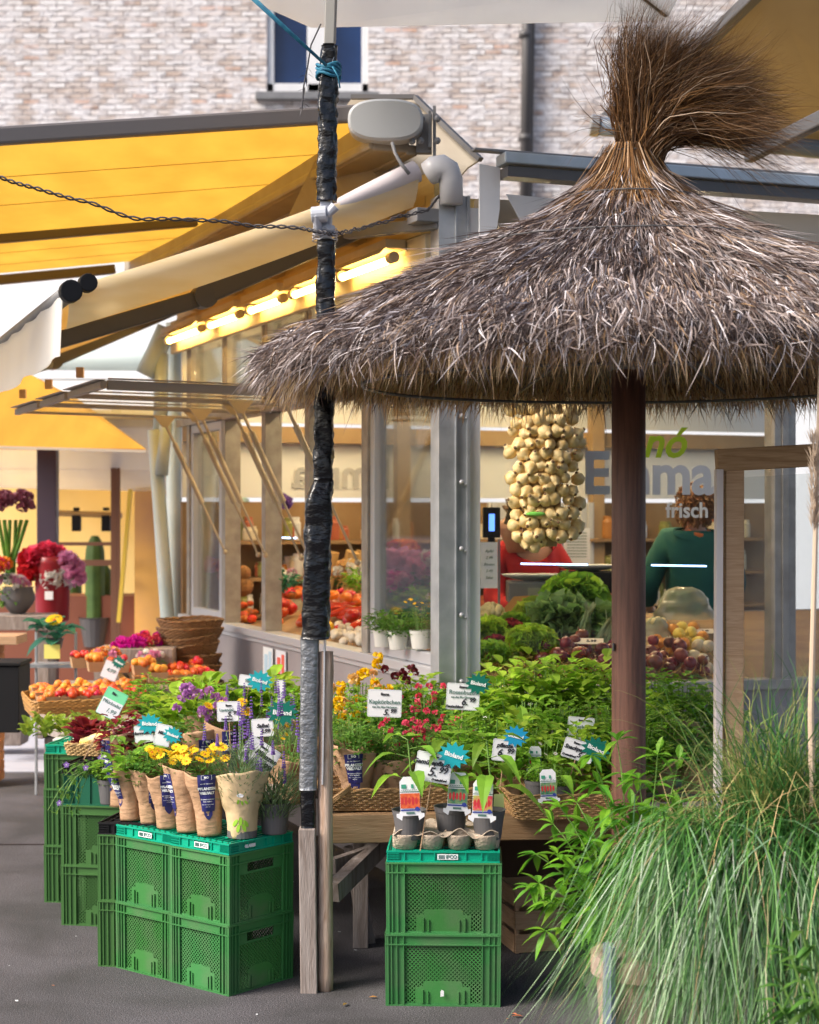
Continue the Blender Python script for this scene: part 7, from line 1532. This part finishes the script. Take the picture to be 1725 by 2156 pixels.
# cacti
for px, pyb, w_, h, lab, D in ((200, 1250, .085, 1.0, 'tallest dark green column cactus in the flower shop', 15.0), (155, 1230, .075, .75, 'left column cactus in the flower shop', 15.8), (222, 1245, .06, .6, 'short right column cactus in the flower shop', 15.2)):
    t = thing('cactus', lab, 'cactus', P(px, 1300, D)); b = MB(); n = 24; vv = []; fs = []
    H = (1300 - {200: 1128, 155: 1165, 222: 1190}[px]) / F * D
    for i in range(12):
        for j in range(n): a = 2 * PI * j / n; r_ = w_ * (.82 + .18 * abs(math.cos(4 * a))) * (1 if i < 9 else math.sqrt(max(.02, 1 - ((i - 8) / 3.2) ** 2))); vv.append((r_ * math.cos(a), r_ * math.sin(a), H * i / 11))
    for i in range(11):
        for j in range(n): fs.append((i * n + j, i * n + (j + 1) % n, (i + 1) * n + (j + 1) % n, (i + 1) * n + j))
    b.add(vv, fs); b.build('cactus_stem', mat('cactus_green', (.045, .10, .015), .6, (.08, .15, .03), 8) if 'cactus_green' not in bpy.data.materials else bpy.data.materials['cactus_green'], t, smooth=True)
    b = MB(); b.lathe([(.10, -.25), (.14, 0), (.15, .0)], 18); b.build('pot', M['darkgrey'], t)
# red vase with peonies
D = 12.6; t = thing('red_vase', 'tall red vase of peonies in front of the flower shop', 'vase', P(111, 1310, D)); b = MB(); H = 138 / F * D; b.lathe([(.105, 0), (.118, .02), (.13, H * .9), (.135, H), (.125, H)], 28); b.build('vase', mat('red_glaze', (.26, .012, .02), .35), t, smooth=True)
b = MB(); b.box((.0, -.132, H * .42), (.06, .004, .06), Matrix.Rotation(0, 4, 'X')); b.build('sticker', M['card'], t)
for nm, mt_, spots in (('dark red peony', F_['red'], ((75, 1195), (92, 1190), (70, 1215), (60, 1180), (95, 1210), (60, 1205))), ('pink red peony', F_['pinkred'], ((100, 1165), (118, 1172), (108, 1180), (72, 1172))), ('pale pink peony', F_['pink'], ((140, 1185), (155, 1200), (132, 1198), (158, 1215))), ('white peony', F_['white'], ((120, 1215), (128, 1228), (108, 1222), (135, 1215)))):
    for i, (px, py) in enumerate(spots):
        b = MB(); puff(b, (0, 0, 0), .085, 60); b.tube([(0, 0, 0), ((111 - px) / F * D * .7, 0, -(1178 - py + 60) / F * D)], .008, 5, mi=1); o = b.build('peony', [mt_, L_['stem']]); o.location = P(px, py, D + U(.08)); tag(o, '%s in the tall red vase' % nm, 'flower', '%s blooms in the red vase' % nm)
bloom('dusky purple hydrangea bunch at the upper left edge in front of the shop', 28, 1065, 12.2, .13, [F_['dusky']], 34, .045, leaves=False, sz=.7)
t = thing('tall_stems', 'thick green stems under the dusky hydrangeas at the left edge', 'stems', P(15, 1200, 12.2)); b = MB()
for i in range(6): b.tube([(U(.05), U(.03), -.1), (.04 + .04 * i - .1, 0, .35)], .014, 6)
b.build('stems', L_['mid'], t)
bloom('small lilac and white flowers in a round grey pot at the left', 22, 1235, 12.0, .11, [F_['pink'], F_['white']], 26, .03, lf=L_['mid']); t = thing('round_pot', 'round grey flower pot on the wooden stool', 'pot', P(38, 1285, 12.0)); b = MB(); b.lathe([(.05, -.02), (.10, .04), (.12, .09), (.10, .15), (.11, .16)], 24); b.build('pot_body', M['greypot'], t, smooth=True)
bloom('orange flowers at the left edge beside the red vase', 2, 1195, 11.9, .07, [F_['orange'], F_['pinkred']], 14, .045); bloom('pale pink small flowers between the orange ones and the red peonies', 50, 1178, 12.9, .05, [F_['pink'], F_['white']], 10, .035)
t = thing('wooden_stool', 'grey wooden stool carrying the round pot at the left', 'stool', P(35, 1450, 12.0)); z0 = P(0, 1290, 12).z - P(0, 1450, 12).z; b = MB(); b.box((0, 0, z0 - .06), (.50, .36, .10)); b.build('seat', M['greywood'], t, bevel=.005)
for x in (-.2, .2): b = MB(); b.box((x, 0, (z0 - .11) / 2 - .1), (.09, .28, z0 + .09)); b.build('leg', M['greywood'], t)
t = thing('small_shelf', 'light wooden ledge on brickwork at the left edge', 'shelf', P(10, 1345, 11.0)); b = MB(); b.box((0, 0, 0), (.22, .3, .055)); b.build('ledge', M['softwood'], t, bevel=.004); b = MB()
for i in range(14): b.box((-.125 + U(.002), 0, -.065 - .062 * i), (.185, .26, .056))
b.build('brickwork', mat('orange_brick', (.62, .27, .09), .8, (.5, .2, .06), 10, isl=.15), t)
# yellow gerbera with a yellow card
t = thing('potted_plant', 'plant with big bluish leaves and one yellow flower on a stand, above a yellow card', 'potted plant', P(115, 1365, 10.5)); b = MB(); foliage(.02, .20, .08, 20, .14, .11, RO, .4, .45, b); b.build('foliage', L_['blue'], t); b = MB(); daisy(b, (.01, -.06, .17), .055, 16, tilt=(0, -.6, .8)); b.build('flowers', [F_['yellow'], F_['orange']], t); grey_pot(t, .055, .06)
b = MB(); b.box((.005, -.10, -.012), (.095, .003, .085)); b.build('yellow_card', mat('yellow_card', (.80, .72, .18), .6), t)
t = thing('flower_stand', 'grey metal stand with trays behind the fruit baskets', 'stand', P(118, 1400, 10.6)); b = MB()
for x in (-.12, .12): b.tube([(x, 0, -.9), (x, 0, .2)], .009, 6)
b.box((0, 0, .0), (.30, .2, .02)); b.box((0, 0, -.22), (.30, .2, .02)); b.build('frame', M['steel'], t)
t = thing('dark_crate', 'dark crate standing at the left behind the fruit baskets', 'crate', P(-2, 1475, 10.2)); b = MB(); b.box((0, 0, .02), (.30, .3, .38)); b.box((0, 0, .225), (.32, .32, .02)); b.build('crate_body', M['black'], t, bevel=.004)
t = thing('wooden_trough', 'weathered wooden trough with a round green plant standing on the pavement at the left edge', 'trough', P(10, 1562, 12.4)); b = MB(); b.box((0, 0, .05), (.32, .26, .13), taper=.9); b.build('trough_body', M['greywood'], t, bevel=.012); b = MB(); foliage(.10, .26, .14, 300, .035, .02, RO, .6, .2, b); b.build('foliage', L_['mid'], t); b = MB(); b.box((.12, 0, .18), (.03, .03, .16)); b.build('stake', M['greywood'], t)
# flowers behind the fruit trays
bloom('magenta flowers at the back of the fruit trays', 275, 1362, 10.2, .09, [F_['magenta']], 26, .03, sz=.5, lf=L_['mid']); bloom('crimson and pink flowers right of the magenta ones', 310, 1350, 10.3, .08, [F_['pinkred'], F_['magenta']], 18, .025, sz=.5, lf=L_['mid'])
bloom('white and pale pink flowers left of the basket stack', 318, 1385, 10.0, .07, [F_['white'], F_['pink']], 18, .022, sz=.5, lf=L_['mid']); bloom('pale orange flowers between fruit trays and magenta flowers', 225, 1380, 9.9, .08, [F_['cream'], F_['orange'], F_['pink']], 26, .02, sz=.5, lf=L_['mid'])
for i, (px, py, D) in enumerate(((205, 1398, 9.6), (250, 1400, 9.6), (300, 1405, 9.5), (170, 1390, 9.7), (330, 1420, 9.5))):
    q = P(px, py, D) - UP * .04; pun.put(q, .3, 'cardboard punnet at the rear of the fruit display, number %d of the upper row' % (i + 1), 'cardboard punnets')
    for k in range(10): (apr, stw)[i % 2].put(q + Vector((U(.035), U(.035), .055 + U(.01))), 0, None, None, 1.1, rot=(U(1), U(1), U(3)))
b = MB(); b.box((P(250, 0, 9.7).x, 9.75, P(0, 1440, 9.7).z - .03), (.75, .5, .04), Matrix.Identity(4)); o = b.build('fruit_riser', M['greywood']); tag(o, 'raised grey board under the rear punnets and flowers', 'board')
b = MB(); b.box((P(290, 0, 10.2).x, 10.2, .5), (.45, .35, .86)); o = b.build('flower_riser', M['greywood']); tag(o, 'grey wooden block under the magenta flowers', 'block')
# steel poles
t = thing('steel_poles', 'pair of white painted steel pipes with a bent joint left of the side windows', 'pole', S(365, 1560, 0)); b = MB()
b.tube([P(325, 905, 11.9), P(352, 1290, 11.9), Vector((P(365, 0, 11.9).x, 11.9, 0))], .048, 14); b.tube([P(365, 680, 12.2), P(368, 1290, 12.2), Vector((P(368, 0, 12.2).x, 12.2, 0))], .055, 14)
b.tube([P(352, 690, 12), P(330, 740, 12), P(305, 790, 12)], .07, 14); b.tube([P(340, 745, 12), P(338, 905, 11.95)], .05, 12); b.tube([P(350, 890, 11.9), P(340, 1000, 11.85)], .045, 10)
b.build('pipes', mat('greenish_white_paint', (.55, .62, .62), .5, (.45, .54, .54), 3), t, True, smooth=True)
# rear white canopies and the far yellow parasol
t = thing('white_stall_roof', 'long white stall canopy hanging across the far left behind the yellow parasol', 'canopy', P(150, 1000, 14.8)); b = MB(); n = 14; a0 = [P(-120, 795, 16.2), P(-120, 830, 14.6), P(-120, 900, 14.45), P(-120, 985, 14.6), P(-120, 1020, 14.9), P(-120, 1022, 15.4)]; a1 = [P(640, 795, 16.2), P(640, 830, 14.6), P(640, 900, 14.45), P(640, 990, 14.6), P(640, 1035, 14.9), P(640, 1040, 15.4)]
for (p, q, r_, s_) in zip(a0, a0[1:], a1[1:], a1): b.slab([p, q, r_, s_], .01)
b.build('canvas', M['awn_white'], t, True, smooth=False); b = MB(); b.tube([P(-120, 757, 15.8), P(300, 760, 15.8), P(640, 765, 15.8)], .09, 14); b.build('beam', mat('pale_green_beam', (.42, .48, .46), .5), t, True, smooth=True)
t = thing('parasol', 'yellow parasol canopy at the far left below the open side windows', 'parasol', P(150, 950, 13.2)); b = MB()
b.slab([P(-60, 945, 13.2), P(308, 950, 13.2), P(165, 845, 13.9), P(60, 790, 14.2), P(-60, 800, 14.2)], .02); b.build('canopy', M['awn_yellow'], t, True); b = MB(); b.bar(P(-60, 940, 13.15), P(308, 950, 13.15), .02, .02); b.build('edge', M['awn_cream'], t, True)
b = MB(); b.box(P(180, 620, 24), (6.5, .1, 3.2)); o = b.build('white_backing', M['render']); tag(o, 'bright white panel filling the sky gap between the awnings', 'building')  # white slab added where bright sky shows between the awnings
# posters on the kiosk side
for l, lab, c1, c2 in ((2.62, 'pale blue poster on the grey kiosk side below the windows', (.45, .62, .75), (.75, .78, .8)), (2.38, 'poster with red and blue stripes on the grey kiosk side', (.7, .12, .08), (.7, .72, .78))):
    t = thing('poster', lab, 'poster', K(l, .013, .82)); b = MB(); kbox(b, l - .09, l + .09, .010, .014, .70, .94); b.build('paper', mat('poster_paper_%d' % int(l * 100), c2, .5), t, True); b = MB(); kbox(b, l - .07, l - .02, .0145, .016, .73, .92); kbox(b, l + .0, l + .06, .0145, .016, .76, .90); b.build('print', mat('poster_ink_%d' % int(l * 100), c1, .5), t, True)

# ------------------------------------------------------------------ ornamental grass and shrubs at the right
GR = ramp_island('grass_blades', [(0, (.010, .045, .010)), (1, (.42, .30, .13)), (.3, (.03, .12, .02)), (.55, (.065, .20, .035)), (.86, (.13, .30, .06)), (.95, (.24, .38, .24))], .32, transl=.25, spec=.6)
GX, GY, GZ = P(1635, 0, 4.95).x, 4.95, .80
gp = thing('ornamental_grass', 'huge arching ornamental grass spilling out of a dark planter at the lower right', 'grass plant', (GX, GY, 0))
b = MB(); b.lathe([(.17, 0), (.20, .05), (.25, GZ - .12), (.26, GZ - .06), (.24, GZ - .06)], 28); b.build('planter', mat('dark_planter', (.03, .025, .03), .5), gp)
def arch(mb, p, az, L, el, droop, wd, sw=0):
    d = Vector((math.cos(az) * math.cos(el), math.sin(az) * math.cos(el), math.sin(el))); pts = [Vector(p)]; k = 10; v = d.copy()
    for i in range(k):
        v = v + Vector((U(.15), U(.15), -droop * (1.6 / k))); 
        if v.z < -1.3: v.z = -1.3
        vn = v.normalized(); pts.append(pts[-1] + vn * L / k)
        if pts[-1].z < .02: break
    sd_ = Vector((-math.sin(az), math.cos(az), U(.5))).normalized(); mb.blade(pts, wd, sd_)
mb = MB()
for i in range(6200):
    az = R(180) + U(R(75)) if rnd.random() < .74 else rnd.random() * 2 * PI
    q = .22 * math.sqrt(rnd.random()); aa = rnd.random() * 6.28
    p = (q * math.cos(aa) - .03, q * math.sin(aa), GZ - .08 + U(.04)); L = .32 + .50 * rnd.random() ** 1.2
    arch(mb, p, az, L, R(rnd.uniform(20, 74)), rnd.uniform(1.5, 3.2), rnd.uniform(.0022, .0048))
for i in range(1000):     # curtain in front
    az = R(-90) + U(R(80)); p = (U(.34), -.10 + U(.1), GZ + .02 + U(.06)); arch(mb, p, az, rnd.uniform(.45, .78), R(rnd.uniform(10, 60)), rnd.uniform(1.8, 3.4), rnd.uniform(.0022, .0048))
mb.build('blades', GR, gp)
mb = MB()
for i in range(750):      # stiffer upright blades at the back right
    p = (U(.14) + .03, .05 + U(.12), GZ - .03); arch(mb, p, rnd.random() * 6.28, rnd.uniform(.35, .66), R(rnd.uniform(55, 88)), rnd.uniform(.2, 1.1), rnd.uniform(.003, .006))
mb.build('upright_blades', ramp_island('upright_grass', [(0, (.02, .08, .015)), (1, (.34, .32, .10)), (.5, (.06, .19, .04))], .5, transl=.2), gp)
mb = MB()
for i in range(140):       # dry curled stalks
    az = rnd.random() * 6.28; p = (U(.25), U(.2), GZ); arch(mb, p, az, rnd.uniform(.4, .9), R(rnd.uniform(40, 85)), rnd.uniform(1.5, 3.0), .0026)
mb.build('dry_blades', mat('dry_grass', (.46, .33, .15), .6, isl=.2), gp)
b = MB(); b.tube([P(1712, 1750, 4.9), P(1708, 1500, 4.9), P(1722, 950, 4.95), P(1728, 700, 5.0)], [.010, .009, .006, .003], 8)
for i in range(240): p = P(1716 + U(8), rnd.uniform(930, 1120), 4.93); b.leaf(p, (U(.5), U(.3), 1), .05, .004, droop=.1)
o = b.build('pampas_stalk', mat('pampas', (.50, .38, .28), .8)); tag(o, 'tall pale pampas stalk rising at the right edge above the grass', 'stalk')
# terracotta pot and steel post
t = thing('terracotta_pot', 'pale terracotta pot under the hanging grass at the bottom', 'pot', S(1345, 2260, 0)); t.location = (P(1350, 0, 4.85).x, 4.85, 0); b = MB(); H = CH - (2005 - 1078) / F * 4.85; b.lathe([(.085, 0), (.10, .05), (.125, H - .06), (.14, H - .055), (.14, H), (.125, H)], 28); b.build('pot_body', mat('pale_terracotta', (.42, .27, .20), .8, (.52, .40, .33), 6), t, smooth=False); b = MB(); b.lathe([(.12, H - .03), (.001, H - .02)], 20, cap=False); b.build('soil', M['soil'], t)
b = MB(); x = P(1283, 0, 4.75).x; b.box((x, 4.75, .27), (.028, .06, .54)); b.box((x + .0, 4.75, .275), (.002, .09, .54)); o = b.build('steel_post', mat('blue_grey_steel', (.28, .33, .42), .4, metal=.3), bevel=.003); tag(o, 'short blue-grey steel post left of the terracotta pot', 'post')
# light green shrub between table and grass
sh = thing('green_shrub', 'light green serrated leaved shrub between the display table and the arching grass', 'shrub', (P(1330, 0, 5.35).x, 5.35, 0))
b = MB(); b.lathe([(.11, 0), (.14, .26), (.15, .28)], 24); b.build('pot', M['greypot'], sh)
st_ = MB(); lf = MB()
tips = [(1245, 1590), (1300, 1560), (1385, 1590), (1165, 1735), (1130, 1800), (1135, 1860), (1150, 1960), (1175, 1800), (1215, 1690), (1345, 1640), (1260, 1650), (1200, 1850), (1280, 1720), (1120, 1870), (1160, 1900), (1430, 1600), (1330, 1700), (1240, 1760), (1180, 1700), (1215, 1930)]
for px, py in tips:
    tip = P(px, py, 5.35 + U(.14)) - sh.location; root = Vector((U(.05), U(.05), .25)); mid = root.lerp(tip, .5) + Vector((.05, 0, .10)); pts = [root * (1 - s_) ** 2 + mid * 2 * s_ * (1 - s_) + tip * s_ * s_ for s_ in [i / 8 for i in range(9)]]
    st_.tube(pts, [.004 - .0003 * i for i in range(9)], 5)
    for k in range(10):
        s_ = .35 + .65 * k / 12; i = min(7, int(s_ * 8)); p = pts[i].lerp(pts[i + 1], s_ * 8 - i)
        for m_ in (0, 1): lf.leaf(p, (U(1), U(.8), U(.5) + .1), rnd.uniform(.06, .13), rnd.uniform(.022, .040), droop=.35 + U(.2), fold=.2, shape=(.6, 1.0, .85, .5))
    for k in range(7): lf.leaf(tip, (U(1) - .3, U(.8), U(.6) + .1), rnd.uniform(.05, .09), .024, droop=.3, fold=.2, shape=(.6, 1.0, .85, .5))
st_.build('stems', L_['stem'], sh); lf.build('leaves', leafm('fresh_leaf', (.20, .42, .03), (.11, .30, .03)), sh)
s3 = thing('green_shrub', 'few long green leaves of a shrub at the bottom right corner', 'shrub', (P(1760, 0, 4.2).x, 4.2, 0)); st_ = MB(); lf = MB()
for px, py in ((1650, 2080), (1665, 2010), (1690, 1960), (1715, 1990), (1640, 2115), (1700, 2060)):
    tip = P(px, py, 4.2) - s3.location; root = Vector((.02, 0, .1)); pts = [root.lerp(tip, i / 6) + UP * .06 * math.sin(PI * i / 6) for i in range(7)]; st_.tube(pts, .003, 5)
    for k in range(8): lf.leaf(pts[3 + k % 4], (-.6 + U(.6), U(.5), U(.5) + .1), rnd.uniform(.06, .10), .022, droop=.4, fold=.2, shape=(.6, 1.0, .85, .5))
st_.build('stems', L_['stem'], s3); lf.build('leaves', L_['mid'], s3); b = MB(); b.lathe([(.09, 0), (.12, .22), (.13, .23)], 24); b.build('pot', M['greypot'], s3)

# litter on the asphalt
lr = random.Random(3); b = MB(); b.leaf((0, 0, .002), (1, .2, .05), .05, .02, droop=0, fold=.3); dl = b.build('fallen_leaf', mat('dry_leaf', (.30, .13, .04), .8, orv=.4)); tag(dl, 'small dry leaf lying on the asphalt', 'leaf', 'dry leaves on the asphalt'); pl_ = Proto(dl)
for i in range(22): px, py = lr.uniform(5, 1250), lr.uniform(1790, 2150); q = S(px, py, 0); pl_.put((q.x, q.y, .003), lr.uniform(0, 6), None, None, lr.uniform(.25, .8))
b = MB(); b.slab([(0, 0, 0), (.02, 0, 0), (.018, .012, .001), (.002, .01, 0)], .0008); pc = b.build('paper_bit', M['labelwhite']); tag(pc, 'tiny pale scrap lying on the asphalt', 'litter', 'pale scraps on the asphalt'); pk = Proto(pc)
for i in range(14): px, py = lr.uniform(5, 800), lr.uniform(1850, 2150); q = S(px, py, 0); pk.put((q.x, q.y, .003), lr.uniform(0, 6), None, None, lr.uniform(.3, .9))
for o in bpy.data.objects:
    if o.get('label') and len(o['label'].split()) > 16: print('LONG', o.name, '|', o['label'])
